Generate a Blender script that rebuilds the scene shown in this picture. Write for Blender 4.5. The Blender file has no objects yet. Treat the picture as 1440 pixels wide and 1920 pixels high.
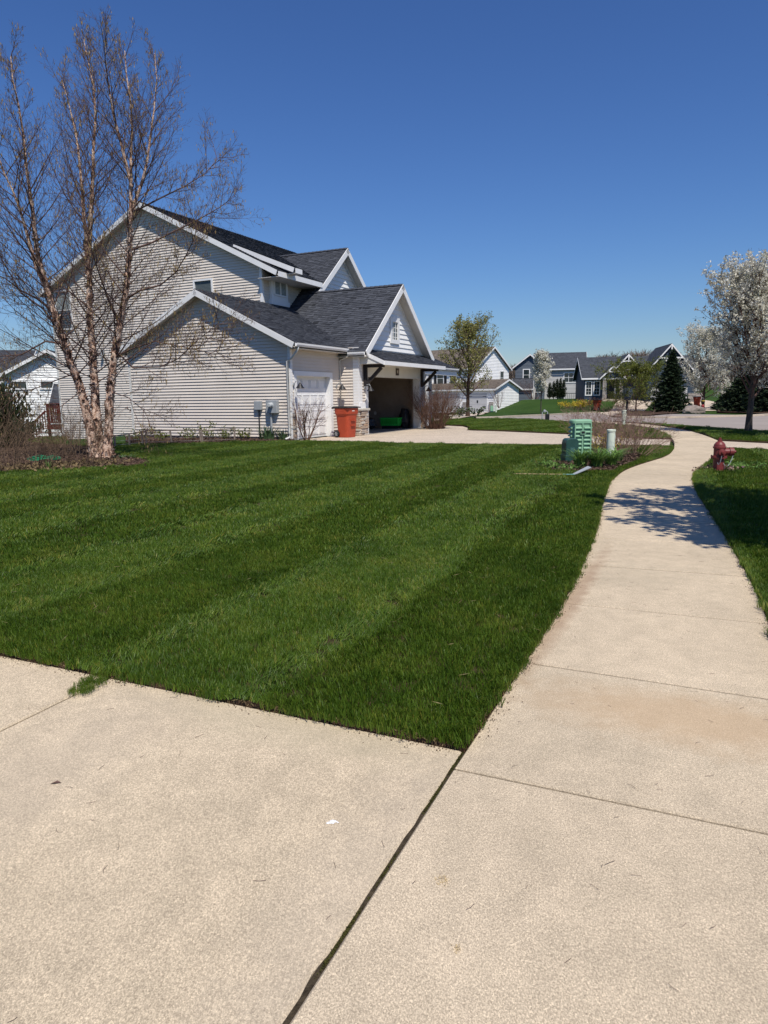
import bpy, bmesh, math, random
import numpy as np
from mathutils import Vector, Matrix

# ------------------------------------------------------------------ camera
SC = bpy.context.scene
COL = SC.collection
FPX, PITCH, ROLL, CAMH = 1295.0, math.radians(9.44), math.radians(-0.75), 1.5
cp, sp = math.cos(PITCH), math.sin(PITCH)
_r0, _f0, _u0 = Vector((1, 0, 0)), Vector((0, cp, -sp)), Vector((0, sp, cp))
RT = _r0 * math.cos(ROLL) + _u0 * math.sin(ROLL)
UP = _u0 * math.cos(ROLL) - _r0 * math.sin(ROLL)
CAMPOS = Vector((0, 0, CAMH))
cam_d = bpy.data.cameras.new('camera')
cam = bpy.data.objects.new('camera', cam_d)
COL.objects.link(cam)
M = Matrix((RT, UP, -_f0)).transposed().to_4x4()
M.translation = CAMPOS
cam.matrix_world = M
cam_d.sensor_fit = 'VERTICAL'
cam_d.sensor_height = 36.0
cam_d.lens = FPX / 1920.0 * 36.0
cam_d.clip_start = 0.05
cam_d.clip_end = 5000
SC.camera = cam

# ------------------------------------------------------------------ light
SUN_AZ, SUN_EL = math.radians(163), math.radians(58)
sun_dir = Vector((math.sin(SUN_AZ) * math.cos(SUN_EL), math.cos(SUN_AZ) * math.cos(SUN_EL), math.sin(SUN_EL)))
W = bpy.data.worlds.new('World')
SC.world = W
W.use_nodes = True
wn, wl = W.node_tree.nodes, W.node_tree.links
wn.clear()
sky = wn.new('ShaderNodeTexSky')
sky.sky_type = 'NISHITA'
sky.sun_disc = False
sky.sun_elevation = SUN_EL
sky.sun_rotation = SUN_AZ
sky.altitude = 0
sky.air_density = 1.4
sky.dust_density = 0.0
sky.ozone_density = 10.0
gam = wn.new('ShaderNodeGamma')
gam.inputs[1].default_value = 1.2
tint = wn.new('ShaderNodeMix')
tint.data_type = 'RGBA'
tint.blend_type = 'MULTIPLY'
tint.inputs[0].default_value = 1.0
tint.inputs[7].default_value = (0.468, 0.506, 0.622, 1)
bg = wn.new('ShaderNodeBackground')
bg.inputs['Strength'].default_value = 0.11
wo = wn.new('ShaderNodeOutputWorld')
wl.new(sky.outputs[0], gam.inputs[0])
wl.new(gam.outputs[0], tint.inputs[6])
wl.new(tint.outputs[2], bg.inputs[0])
wl.new(bg.outputs[0], wo.inputs[0])
sl = bpy.data.lights.new('sun', 'SUN')
sl.energy = 5.0
sl.angle = math.radians(0.5)
sl.color = (1.0, 0.95, 0.87)
so = bpy.data.objects.new('sun', sl)
COL.objects.link(so)
so.rotation_euler = (-sun_dir).to_track_quat('-Z', 'Y').to_euler()
so.location = sun_dir * 60
VS = SC.view_settings
VS.view_transform = 'Standard'
VS.look = 'None'
VS.gamma = 1
VS.exposure = 0.0
VS.use_curve_mapping = False
SC.render.engine = 'CYCLES'
SC.cycles.max_bounces = 6
SC.cycles.diffuse_bounces = 3
SC.cycles.glossy_bounces = 3
SC.cycles.transmission_bounces = 4
SC.cycles.use_denoising = True
SC.cycles.sample_clamp_indirect = 4

# ------------------------------------------------------------------ terrain and pixel rays (layout helpers)
def smooth(a, b, x):
    t = np.clip((x - a) / (b - a), 0, 1)
    return t * t * (3 - 2 * t)

HA = math.radians(25.9)                      # heading of the house front
HU = Vector((math.sin(HA), math.cos(HA), 0))
HV = Vector((-math.cos(HA), math.sin(HA), 0))
HO = Vector((-3.254, 24.991, 0))

def T(x, y):
    z = -0.35 * smooth(45, 75, y)
    z = z + 1.35 * smooth(74, 92, y) * smooth(13, 20, x)
    z = z + 0.35 * smooth(82, 100, y) * (1 - smooth(4, 14, x)) * smooth(-6, 2, x)
    z = z + 5.0 * smooth(170, 300, y)
    vv = (x - HO.x) * HV.x + (y - HO.y) * HV.y
    z = z - 0.75 * smooth(10.5, 17.5, vv) * smooth(19, 30, y)
    return z

def ray(x, y):
    return _f0 + RT * ((x - 720) / FPX) - UP * ((y - 960) / FPX)

def G(x, y, off=0.0):
    """ground point under a photo pixel"""
    d = ray(x, y)
    z = 0.0
    p = CAMPOS
    for _ in range(25):
        t = (z + off - CAMH) / d.z
        p = CAMPOS + d * t
        z = 0.5 * z + 0.5 * float(T(p.x, p.y))
    return p

def D(x, y, depth):
    """point under a photo pixel at a given distance ahead (world Y)"""
    d = ray(x, y)
    return CAMPOS + d * (depth / d.y)

# ------------------------------------------------------------------ object helpers
def tag(o, label=None, cat=None, group=None, kind=None):
    if label: o['label'] = label
    if cat: o['category'] = cat
    if group: o['group'] = group
    if kind: o['kind'] = kind
    return o

def thing(name, label, cat, loc=(0, 0, 0), rz=0.0, group=None):
    o = bpy.data.objects.new(name, None)
    o.empty_display_size = 0.2
    COL.objects.link(o)
    o.location = loc
    o.rotation_euler = (0, 0, rz)
    return tag(o, label, cat, group)

def copy_tree(o, parent=None):
    c = o.copy()
    COL.objects.link(c)
    if parent: c.parent = parent
    for ch in o.children:
        copy_tree(ch, c)
    return c

class MB:
    def __init__(self):
        self.v, self.f, self.uv = [], [], {}
    def quad(self, *p):
        n = len(self.v)
        self.v += [tuple(q) for q in p]
        self.f.append(tuple(range(n, n + len(p))))
        return self
    def box(self, x0, x1, y0, y1, z0, z1):
        n = len(self.v)
        self.v += [(x, y, z) for z in (z0, z1) for x, y in ((x0, y0), (x1, y0), (x1, y1), (x0, y1))]
        for f in ((0, 3, 2, 1), (4, 5, 6, 7), (0, 1, 5, 4), (1, 2, 6, 5), (2, 3, 7, 6), (3, 0, 4, 7)):
            self.f.append(tuple(n + i for i in f))
        return self
    def obox(self, c, ax, ay, az):
        """box from centre and three half-axis vectors"""
        n = len(self.v)
        c, ax, ay, az = map(Vector, (c, ax, ay, az))
        for k in (-1, 1):
            for i, j in ((-1, -1), (1, -1), (1, 1), (-1, 1)):
                self.v.append(tuple(c + ax * i + ay * j + az * k))
        for f in ((0, 3, 2, 1), (4, 5, 6, 7), (0, 1, 5, 4), (1, 2, 6, 5), (2, 3, 7, 6), (3, 0, 4, 7)):
            self.f.append(tuple(n + i for i in f))
        return self
    def bar(self, p, q, w, h, up=(0, 0, 1)):
        """rectangular bar from p to q; w across, h along up"""
        p, q, up = Vector(p), Vector(q), Vector(up)
        d = q - p
        s = d.cross(up).normalized()
        u2 = s.cross(d).normalized()
        return self.obox((p + q) / 2, d / 2, s * w / 2, u2 * h / 2)
    def prism(self, pts, ax):
        """extrude polygon pts (3D list) along vector ax"""
        n, k = len(self.v), len(pts)
        ax = Vector(ax)
        self.v += [tuple(p) for p in pts] + [tuple(Vector(p) + ax) for p in pts]
        self.f.append(tuple(range(n + k - 1, n - 1, -1)))
        self.f.append(tuple(range(n + k, n + 2 * k)))
        for i in range(k):
            j = (i + 1) % k
            self.f.append((n + i, n + j, n + k + j, n + k + i))
        return self
    def tube(self, pts, rad, sides=6, cap=True):
        n = len(self.v)
        m = len(pts)
        pts = [Vector(p) for p in pts]
        ref = Vector((0.31, 0.17, 0.93))
        for i, p in enumerate(pts):
            d = pts[min(i + 1, m - 1)] - pts[max(i - 1, 0)]
            if d.length < 1e-9: d = Vector((0, 0, 1))
            d.normalize()
            a = d.cross(ref)
            if a.length < 0.2: a = d.cross(Vector((1, 0, 0)))
            a.normalize()
            b = d.cross(a)
            r = rad[i] if hasattr(rad, '__len__') else rad
            for k in range(sides):
                t = 2 * math.pi * k / sides
                self.v.append(tuple(p + a * (r * math.cos(t)) + b * (r * math.sin(t))))
        for i in range(m - 1):
            for k in range(sides):
                k2 = (k + 1) % sides
                o = n + i * sides
                self.f.append((o + k, o + k2, o + sides + k2, o + sides + k))
        if cap:
            self.f.append(tuple(n + k for k in range(sides - 1, -1, -1)))
            self.f.append(tuple(n + (m - 1) * sides + k for k in range(sides)))
        return self
    def lathe(self, prof, c=(0, 0, 0), sides=20, axis='z'):
        """prof: list of (radius, height)"""
        n = len(self.v)
        for r, h in prof:
            for k in range(sides):
                t = 2 * math.pi * k / sides
                a, b = r * math.cos(t), r * math.sin(t)
                if axis == 'z': p = (a, b, h)
                elif axis == 'x': p = (h, a, b)
                else: p = (a, h, b)
                self.v.append((c[0] + p[0], c[1] + p[1], c[2] + p[2]))
        m = len(prof)
        for i in range(m - 1):
            for k in range(sides):
                k2 = (k + 1) % sides
                o = n + i * sides
                self.f.append((o + k, o + k2, o + sides + k2, o + sides + k))
        self.f.append(tuple(n + k for k in range(sides - 1, -1, -1)))
        self.f.append(tuple(n + (m - 1) * sides + k for k in range(sides)))
        return self
    def build(self, name, mat=None, parent=None, smooth_=False, bevel=0.0, fix=True):
        me = bpy.data.meshes.new(name)
        me.from_pydata(self.v, [], self.f)
        if fix and len(self.f) < 4000:
            bm = bmesh.new()
            bm.from_mesh(me)
            bmesh.ops.recalc_face_normals(bm, faces=bm.faces)
            bm.to_mesh(me)
            bm.free()
        o = bpy.data.objects.new(name, me)
        COL.objects.link(o)
        if mat: me.materials.append(mat)
        if parent: o.parent = parent
        if smooth_:
            me.polygons.foreach_set('use_smooth', [True] * len(me.polygons))
        if bevel:
            b = o.modifiers.new('bevel', 'BEVEL')
            b.width = bevel
            b.segments = 2
            b.limit_method = 'ANGLE'
        return o

def np_mesh(name, verts, faces, mat, parent=None, smooth_=False):
    """fast mesh from numpy arrays; faces (n,k)"""
    me = bpy.data.meshes.new(name)
    nf, k = faces.shape
    me.vertices.add(len(verts))
    me.vertices.foreach_set('co', np.asarray(verts, dtype=np.float32).ravel())
    me.loops.add(nf * k)
    me.loops.foreach_set('vertex_index', faces.astype(np.int32).ravel())
    me.polygons.add(nf)
    me.polygons.foreach_set('loop_start', np.arange(0, nf * k, k, dtype=np.int32))
    me.polygons.foreach_set('loop_total', np.full(nf, k, dtype=np.int32))
    if smooth_:
        me.polygons.foreach_set('use_smooth', np.ones(nf, dtype=bool))
    me.update(calc_edges=True)
    if mat: me.materials.append(mat)
    o = bpy.data.objects.new(name, me)
    COL.objects.link(o)
    if parent: o.parent = parent
    return o

# ------------------------------------------------------------------ material helpers
def mat_new(name):
    m = bpy.data.materials.new(name)
    m.use_nodes = True
    nt = m.node_tree
    return m, nt.nodes, nt.links, nt.nodes['Principled BSDF']

def ramp(n, l, fac, stops):
    r = n.new('ShaderNodeValToRGB')
    e = r.color_ramp.elements
    while len(e) < len(stops): e.new(0.5)
    for i, (p, c) in enumerate(stops):
        e[i].position = p
        e[i].color = (*c, 1) if len(c) == 3 else c
    l.new(fac, r.inputs[0])
    return r.outputs[0]

def noise(n, l, scale, detail=4, rough=0.55, vec=None, dist=0.0):
    t = n.new('ShaderNodeTexNoise')
    t.inputs['Scale'].default_value = scale
    t.inputs['Detail'].default_value = detail
    t.inputs['Roughness'].default_value = rough
    t.inputs['Distortion'].default_value = dist
    if vec is not None: l.new(vec, t.inputs['Vector'])
    return t.outputs[0]

def mixc(n, l, fac, a, b, mode='MIX'):
    m = n.new('ShaderNodeMix')
    m.data_type = 'RGBA'
    m.blend_type = mode
    for s, val in ((0, fac), (6, a), (7, b)):
        if hasattr(val, 'links') or hasattr(val, 'is_linked'):
            l.new(val, m.inputs[s])
        else:
            m.inputs[s].default_value = val if s == 0 else ((*val, 1) if len(val) == 3 else val)
    return m.outputs[2]

def mathn(n, l, op, a, b=None, c=None):
    m = n.new('ShaderNodeMath')
    m.operation = op
    for i, val in enumerate((a, b, c)):
        if val is None: continue
        if hasattr(val, 'is_linked'): l.new(val, m.inputs[i])
        else: m.inputs[i].default_value = val
    return m.outputs[0]

def bump(n, l, b, h, strength=0.4, dist=0.01):
    bn = n.new('ShaderNodeBump')
    bn.inputs['Strength'].default_value = strength
    bn.inputs['Distance'].default_value = dist
    l.new(h, bn.inputs['Height'])
    l.new(bn.outputs[0], b.inputs['Normal'])

def pos(n):
    return n.new('ShaderNodeNewGeometry').outputs['Position']

def simple(name, col, rough=0.6, var=0.12, scale=3.0, spec=0.3, metal=0.0, bstr=0.0, bscale=60):
    """plain paint with slight weathering"""
    m, n, l, b = mat_new(name)
    p = pos(n)
    f = noise(n, l, scale, 5, 0.6, p)
    lo = tuple(c * (1 - var) for c in col)
    hi = tuple(min(1, c * (1 + var)) for c in col)
    l.new(ramp(n, l, f, [(0.3, lo), (0.7, hi)]), b.inputs['Base Color'])
    b.inputs['Roughness'].default_value = rough
    b.inputs['Specular IOR Level'].default_value = spec
    b.inputs['Metallic'].default_value = metal
    if bstr:
        bump(n, l, b, noise(n, l, bscale, 3, 0.6, p), bstr, 0.005)
    return m

def leafmat(name, cols, trans=0.3, rough=0.5, scale=6.0, spec=0.25):
    """foliage: colour varies through the crown, some light passes through"""
    m, n, l, b = mat_new(name)
    p = pos(n)
    f = noise(n, l, scale, 3, 0.7, p)
    k = len(cols)
    c = ramp(n, l, f, [(0.3 + 0.4 * i / max(1, k - 1), cc) for i, cc in enumerate(cols)])
    l.new(c, b.inputs['Base Color'])
    b.inputs['Roughness'].default_value = rough
    b.inputs['Specular IOR Level'].default_value = spec
    tr = n.new('ShaderNodeBsdfTranslucent')
    l.new(c, tr.inputs[0])
    mx = n.new('ShaderNodeMixShader')
    mx.inputs[0].default_value = trans
    l.new(b.outputs[0], mx.inputs[1])
    l.new(tr.outputs[0], mx.inputs[2])
    l.new(mx.outputs[0], n['Material Output'].inputs[0])
    return m

MT = {}
def concrete_mat(name, base, warm=1.0, stain=None):
    m, n, l, b = mat_new(name)
    p = pos(n)
    big = noise(n, l, 0.9, 5, 0.6, p)
    mid = noise(n, l, 7, 6, 0.65, p)
    mpf = n.new('ShaderNodeMapping')
    mpf.inputs['Rotation'].default_value = (0, 0, math.radians(25))
    mpf.inputs['Scale'].default_value = (1.0, 0.6, 1.0)
    l.new(p, mpf.inputs['Vector'])
    fine = noise(n, l, 210, 3, 0.75, mpf.outputs[0], 0.35)
    vg = n.new('ShaderNodeTexVoronoi')
    vg.inputs['Scale'].default_value = 300
    l.new(p, vg.inputs['Vector'])
    sepc = n.new('ShaderNodeSeparateColor')
    l.new(vg.outputs['Color'], sepc.inputs[0])
    grain = sepc.outputs[0]
    oi = n.new('ShaderNodeObjectInfo')
    c1 = tuple(x * 0.87 for x in base)
    c2 = tuple(min(1, x * 1.08) for x in base)
    c = ramp(n, l, big, [(0.3, c1), (0.7, c2)])
    c = mixc(n, l, 0.6, c, ramp(n, l, mid, [(0.32, (0.82, 0.81, 0.79)), (0.68, (1.12, 1.1, 1.08))]), 'MULTIPLY')
    # pale worn flakes, darker paste between them, fine grit
    fl = ramp(n, l, fine, [(0.38, (0.68, 0.67, 0.66)), (0.50, (0.97, 0.97, 0.97)), (0.60, (1.36, 1.36, 1.34))])
    c = mixc(n, l, 0.8, c, fl, 'MULTIPLY')
    c = mixc(n, l, 0.65, c, ramp(n, l, grain, [(0.0, (0.66, 0.65, 0.64)), (0.25, (0.92, 0.92, 0.92)), (0.75, (1.06, 1.06, 1.06)), (1.0, (1.42, 1.42, 1.40))]), 'MULTIPLY')
    c = mixc(n, l, 1.0, c, ramp(n, l, oi.outputs['Random'], [(0.0, (0.955, 0.955, 0.95)), (1.0, (1.045, 1.04, 1.035))]), 'MULTIPLY')
    vo = n.new('ShaderNodeTexVoronoi')
    vo.inputs['Scale'].default_value = 120
    l.new(p, vo.inputs['Vector'])
    pit = ramp(n, l, vo.outputs['Distance'], [(0.08, (1, 1, 1)), (0.20, (0, 0, 0))])
    gate = ramp(n, l, noise(n, l, 45, 2, 0.5, p), [(0.54, (0, 0, 0)), (0.60, (1, 1, 1))])
    c = mixc(n, l, mathn(n, l, 'MULTIPLY', mathn(n, l, 'MULTIPLY', pit, gate), 0.65), c, tuple(x * 0.38 for x in base))
    if stain:
        for (sx, sy, rx, ry, ang, col, amt) in stain:
            mp = n.new('ShaderNodeMapping')
            mp.vector_type = 'TEXTURE'
            mp.inputs['Location'].default_value = (sx, sy, 0)
            mp.inputs['Rotation'].default_value = (0, 0, ang)
            mp.inputs['Scale'].default_value = (rx, ry, 1)
            l.new(p, mp.inputs['Vector'])
            ln = n.new('ShaderNodeVectorMath')
            ln.operation = 'LENGTH'
            l.new(mp.outputs[0], ln.inputs[0])
            d = mathn(n, l, 'ADD', ln.outputs['Value'], mathn(n, l, 'MULTIPLY', mathn(n, l, 'SUBTRACT', mid, 0.5), 1.2))
            msk = ramp(n, l, d, [(0.35, (1, 1, 1)), (1.0, (0, 0, 0))])
            c = mixc(n, l, mathn(n, l, 'MULTIPLY', msk, amt), c, col)
    l.new(c, b.inputs['Base Color'])
    b.inputs['Roughness'].default_value = 0.88
    b.inputs['Specular IOR Level'].default_value = 0.2
    h = mathn(n, l, 'SUBTRACT', fine, mathn(n, l, 'MULTIPLY', mathn(n, l, 'MULTIPLY', pit, gate), 0.8))
    bump(n, l, b, h, 0.55, 0.004)
    return m

CONC = (0.520, 0.430, 0.312)
MT['walk'] = concrete_mat('concrete_walk', CONC, stain=[
    (1.42, 3.02, 0.95, 0.36, math.radians(-24), (0.47, 0.325, 0.19), 0.55),
    (2.1, 5.6, 0.5, 0.6, math.radians(-24), (0.40, 0.34, 0.24), 0.25),
    (3.55, 9.9, 0.6, 1.0, 0, (0.42, 0.34, 0.25), 0.3),
    (1.42, 5.0, 0.10, 2.2, math.radians(-25), (0.30, 0.19, 0.12), 0.55),
    (2.30, 7.6, 0.10, 1.8, math.radians(-23), (0.32, 0.21, 0.13), 0.5)])
MT['drive'] = concrete_mat('concrete_drive', (0.525, 0.432, 0.308), stain=[
    (-0.5, 3.05, 1.1, 0.30, math.radians(-25), (0.42, 0.36, 0.24), 0.35),
    (-1.6, 2.3, 0.45, 1.6, math.radians(-24), (0.40, 0.33, 0.25), 0.30),
    (-0.1, 1.9, 0.30, 1.2, math.radians(-24), (0.43, 0.36, 0.28), 0.25)])
MT['drive_far'] = concrete_mat('concrete_house_drive', (0.50, 0.42, 0.33))

def asphalt_mat():
    m, n, l, b = mat_new('street_surface')
    p = pos(n)
    c = ramp(n, l, noise(n, l, 0.35, 5, 0.6, p), [(0.3, (0.265, 0.222, 0.19)), (0.7, (0.325, 0.275, 0.236))])
    c = mixc(n, l, 0.5, c, ramp(n, l, noise(n, l, 60, 3, 0.7, p), [(0.3, (0.75, 0.75, 0.75)), (0.7, (1.15, 1.15, 1.15))]), 'MULTIPLY')
    l.new(c, b.inputs['Base Color'])
    b.inputs['Roughness'].default_value = 0.9
    bump(n, l, b, noise(n, l, 80, 3, 0.7, p), 0.4, 0.005)
    return m
MT['street'] = asphalt_mat()

def soil_mat(name, a, c_, scale=25):
    m, n, l, b = mat_new(name)
    p = pos(n)
    f = noise(n, l, scale, 6, 0.75, p)
    l.new(ramp(n, l, f, [(0.3, a), (0.7, c_)]), b.inputs['Base Color'])
    b.inputs['Roughness'].default_value = 0.95
    b.inputs['Specular IOR Level'].default_value = 0.1
    bump(n, l, b, f, 0.8, 0.02)
    return m
MT['soil'] = soil_mat('lawn_soil', (0.030, 0.026, 0.014), (0.085, 0.060, 0.030))
MT['edge'] = soil_mat('cut_soil', (0.05, 0.030, 0.018), (0.17, 0.105, 0.065), 45)
MT['mulch'] = soil_mat('mulch', (0.030, 0.017, 0.011), (0.12, 0.075, 0.05), 18)

def turf_mat():
    m, n, l, b = mat_new('far_turf')
    p = pos(n)
    c = ramp(n, l, noise(n, l, 0.25, 5, 0.6, p), [(0.3, (0.026, 0.058, 0.010)), (0.7, (0.048, 0.092, 0.018))])
    c = mixc(n, l, 0.6, c, ramp(n, l, noise(n, l, 9, 5, 0.7, p), [(0.3, (0.55, 0.55, 0.5)), (0.7, (1.3, 1.3, 1.25))]), 'MULTIPLY')
    l.new(c, b.inputs['Base Color'])
    b.inputs['Roughness'].default_value = 0.9
    b.inputs['Specular IOR Level'].default_value = 0.1
    bump(n, l, b, noise(n, l, 14, 5, 0.8, p), 1.0, 0.08)
    return m
MT['turf'] = turf_mat()
def grass_mat():
    m, n, l, b = mat_new('grass_blade')
    p = pos(n)
    c = ramp(n, l, noise(n, l, 1.3, 5, 0.7, p), [(0.32, (0.046, 0.092, 0.008)), (0.5, (0.074, 0.134, 0.013)), (0.68, (0.118, 0.170, 0.022))])
    at = n.new('ShaderNodeAttribute')
    at.attribute_name = 'shade'
    c = mixc(n, l, 0.85, c, ramp(n, l, at.outputs['Fac'], [(0.0, (0.55, 0.6, 0.5)), (0.45, (0.95, 0.98, 0.88)), (0.8, (1.35, 1.28, 1.1)), (0.95, (1.7, 1.5, 1.3)), (0.985, (3.0, 1.6, 3.0))]), 'MULTIPLY')
    oi = n.new('ShaderNodeObjectInfo')
    c = mixc(n, l, 0.7, c, ramp(n, l, oi.outputs['Random'], [(0.0, (0.75, 0.8, 0.8)), (0.7, (1.1, 1.08, 1.0)), (1.0, (1.45, 1.25, 1.1))]), 'MULTIPLY')
    l.new(c, b.inputs['Base Color'])
    b.inputs['Roughness'].default_value = 0.5
    b.inputs['Specular IOR Level'].default_value = 0.3
    tr = n.new('ShaderNodeBsdfTranslucent')
    l.new(c, tr.inputs[0])
    mx = n.new('ShaderNodeMixShader')
    mx.inputs[0].default_value = 0.28
    l.new(b.outputs[0], mx.inputs[1])
    l.new(tr.outputs[0], mx.inputs[2])
    l.new(mx.outputs[0], n['Material Output'].inputs[0])
    return m
MT['grass'] = grass_mat()

def siding_mat(name, col, var=0.05):
    m, n, l, b = mat_new(name)
    p = pos(n)
    c = ramp(n, l, noise(n, l, 1.2, 4, 0.6, p), [(0.3, tuple(x * (1 - var) for x in col)), (0.7, tuple(x * (1 + var) for x in col))])
    l.new(c, b.inputs['Base Color'])
    b.inputs['Roughness'].default_value = 0.55
    b.inputs['Specular IOR Level'].default_value = 0.25
    mp = n.new('ShaderNodeMapping')
    mp.inputs['Scale'].default_value = (3, 3, 45)
    l.new(p, mp.inputs['Vector'])
    bump(n, l, b, noise(n, l, 6, 3, 0.6, mp.outputs[0]), 0.12, 0.004)
    return m
MT['siding'] = siding_mat('beige_siding', (0.68, 0.605, 0.525))
MT['siding_white'] = siding_mat('white_siding', (0.86, 0.85, 0.82))
MT['siding_grey'] = siding_mat('grey_siding', (0.50, 0.49, 0.47))
MT['siding_slate'] = siding_mat('slate_siding', (0.105, 0.125, 0.15))
MT['siding_navy'] = siding_mat('navy_siding', (0.035, 0.055, 0.085))
MT['white'] = simple('white_trim', (0.80, 0.79, 0.77), 0.45, 0.04, 2.0)
MT['offwhite'] = simple('offwhite_trim', (0.68, 0.66, 0.61), 0.5, 0.05, 2.0)
MT['soffit'] = simple('soffit', (0.60, 0.56, 0.50), 0.6, 0.04, 2.0)

def roof_mat(name, a, c_):
    m, n, l, b = mat_new(name)
    uv = n.new('ShaderNodeUVMap').outputs[0]
    br = n.new('ShaderNodeTexBrick')
    br.inputs['Scale'].default_value = 1.0
    br.inputs['Mortar Size'].default_value = 0.004
    br.inputs['Brick Width'].default_value = 0.21
    br.inputs['Row Height'].default_value = 0.143
    br.inputs['Color1'].default_value = (*a, 1)
    br.inputs['Color2'].default_value = (*c_, 1)
    br.inputs['Mortar'].default_value = (*[x * 0.55 for x in a], 1)
    br.inputs['Bias'].default_value = 0.1
    br.offset_frequency = 2
    br.offset = 0.37
    l.new(uv, br.inputs['Vector'])
    br2 = n.new('ShaderNodeTexBrick')
    br2.inputs['Scale'].default_value = 1.0
    br2.inputs['Mortar Size'].default_value = 0.0
    br2.inputs['Brick Width'].default_value = 0.37
    br2.inputs['Row Height'].default_value = 0.143
    br2.inputs['Color1'].default_value = (0.7, 0.7, 0.7, 1)
    br2.inputs['Color2'].default_value = (1.3, 1.3, 1.3, 1)
    br2.offset = 0.61
    l.new(uv, br2.inputs['Vector'])
    c = mixc(n, l, 0.8, br.outputs[0], br2.outputs[0], 'MULTIPLY')
    f = noise(n, l, 60, 4, 0.8, pos(n))
    c = mixc(n, l, 0.5, c, ramp(n, l, f, [(0.3, (0.6, 0.6, 0.6)), (0.7, (1.4, 1.4, 1.4))]), 'MULTIPLY')
    l.new(c, b.inputs['Base Color'])
    b.inputs['Roughness'].default_value = 0.8
    b.inputs['Specular IOR Level'].default_value = 0.3
    bump(n, l, b, f, 0.5, 0.006)
    return m
MT['roof'] = roof_mat('charcoal_shingle', (0.036, 0.039, 0.047), (0.060, 0.064, 0.075))
MT['roof_brown'] = roof_mat('brown_shingle', (0.13, 0.105, 0.082), (0.18, 0.145, 0.115))
MT['roof_slate'] = roof_mat('slate_shingle', (0.045, 0.05, 0.06), (0.07, 0.075, 0.085))

def glass_mat(name, col=(0.02, 0.03, 0.035), rough=0.03):
    m, n, l, b = mat_new(name)
    b.inputs['Base Color'].default_value = (*col, 1)
    b.inputs['Roughness'].default_value = rough
    b.inputs['Specular IOR Level'].default_value = 0.9
    f = noise(n, l, 1.5, 2, 0.5, pos(n))
    bump(n, l, b, f, 0.05, 0.02)
    return m
MT['glass'] = glass_mat('window_glass')
MT['blind'] = simple('window_blind', (0.30, 0.33, 0.32), 0.6, 0.05)
MT['blind_dark'] = simple('window_blind_dark', (0.10, 0.12, 0.12), 0.6, 0.05)
MT['black'] = simple('black_metal', (0.012, 0.012, 0.014), 0.45, 0.2, 5, 0.4)
MT['dark_wood'] = simple('dark_wood', (0.022, 0.018, 0.018), 0.6, 0.2, 8)
MT['grey_metal'] = simple('grey_metal', (0.33, 0.35, 0.36), 0.45, 0.08, 8, 0.4)
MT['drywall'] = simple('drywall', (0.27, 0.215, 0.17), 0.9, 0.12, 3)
MT['compound'] = simple('joint_compound', (0.60, 0.55, 0.48), 0.9, 0.12, 6)
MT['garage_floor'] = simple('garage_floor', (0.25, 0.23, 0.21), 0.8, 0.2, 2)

def stone_mat(name, cols):
    m, n, l, b = mat_new(name)
    oi = n.new('ShaderNodeObjectInfo')
    k = len(cols)
    c = ramp(n, l, oi.outputs['Random'], [(i / (k - 1), cc) for i, cc in enumerate(cols)])
    f = noise(n, l, 22, 5, 0.7, pos(n))
    c = mixc(n, l, 0.6, c, ramp(n, l, f, [(0.3, (0.65, 0.62, 0.6)), (0.7, (1.3, 1.3, 1.3))]), 'MULTIPLY')
    l.new(c, b.inputs['Base Color'])
    b.inputs['Roughness'].default_value = 0.9
    bump(n, l, b, f, 0.8, 0.02)
    return m
MT['stone'] = stone_mat('ledge_stone', [(0.24, 0.15, 0.10), (0.50, 0.42, 0.33), (0.36, 0.24, 0.16), (0.58, 0.52, 0.44), (0.30, 0.27, 0.24), (0.46, 0.30, 0.19)])
MT['stone_far'] = stone_mat('grey_stone', [(0.20, 0.19, 0.18), (0.36, 0.33, 0.30), (0.27, 0.24, 0.22)])
MT['stone_cap'] = simple('stone_cap', (0.50, 0.46, 0.39), 0.8, 0.1, 10)
MT['mortar'] = simple('mortar', (0.20, 0.17, 0.14), 0.95, 0.2, 20)
MT['deck'] = simple('red_deck_stain', (0.115, 0.026, 0.017), 0.6, 0.25, 10)
MT['grey_wood'] = simple('weathered_wood', (0.20, 0.16, 0.13), 0.85, 0.25, 12)
# ================================================================== GROUND
rng = random.Random(7)
nr = np.random.default_rng(11)

def struct(o):
    o['kind'] = 'structure'
    return o

# one terrain sheet to the horizon, finer near the camera
xs = np.unique(np.concatenate([np.linspace(-1500, -80, 14), np.linspace(-80, 80, 81), np.linspace(80, 1500, 14)]))
ys = np.unique(np.concatenate([np.linspace(-300, -10, 8), np.linspace(-10, 130, 85), np.linspace(130, 320, 20), np.linspace(320, 2500, 12)]))
gx, gy = np.meshgrid(xs, ys)
gz = T(gx, gy) - 0.09
gv = np.stack([gx, gy, gz], -1).reshape(-1, 3)
nx, ny = len(xs), len(ys)
ii = (np.arange(ny - 1)[:, None] * nx + np.arange(nx - 1)[None, :]).ravel()
gf = np.stack([ii, ii + 1, ii + 1 + nx, ii + nx], -1)
struct(np_mesh('ground', gv, gf, MT['turf'], smooth_=True))

def px_line(lst):
    return [G(*p).to_2d() for p in lst]

def resample(poly, step):
    out = [poly[0]]
    for a, b in zip(poly[:-1], poly[1:]):
        n = max(1, int((b - a).length / step))
        out += [a + (b - a) * ((i + 1) / n) for i in range(n)]
    return out

def chaikin(poly, k=2):
    for _ in range(k):
        q = [poly[0]]
        for a, b in zip(poly[:-1], poly[1:]):
            q += [a * 0.75 + b * 0.25, a * 0.25 + b * 0.75]
        q.append(poly[-1])
        poly = q
    return poly

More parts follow.
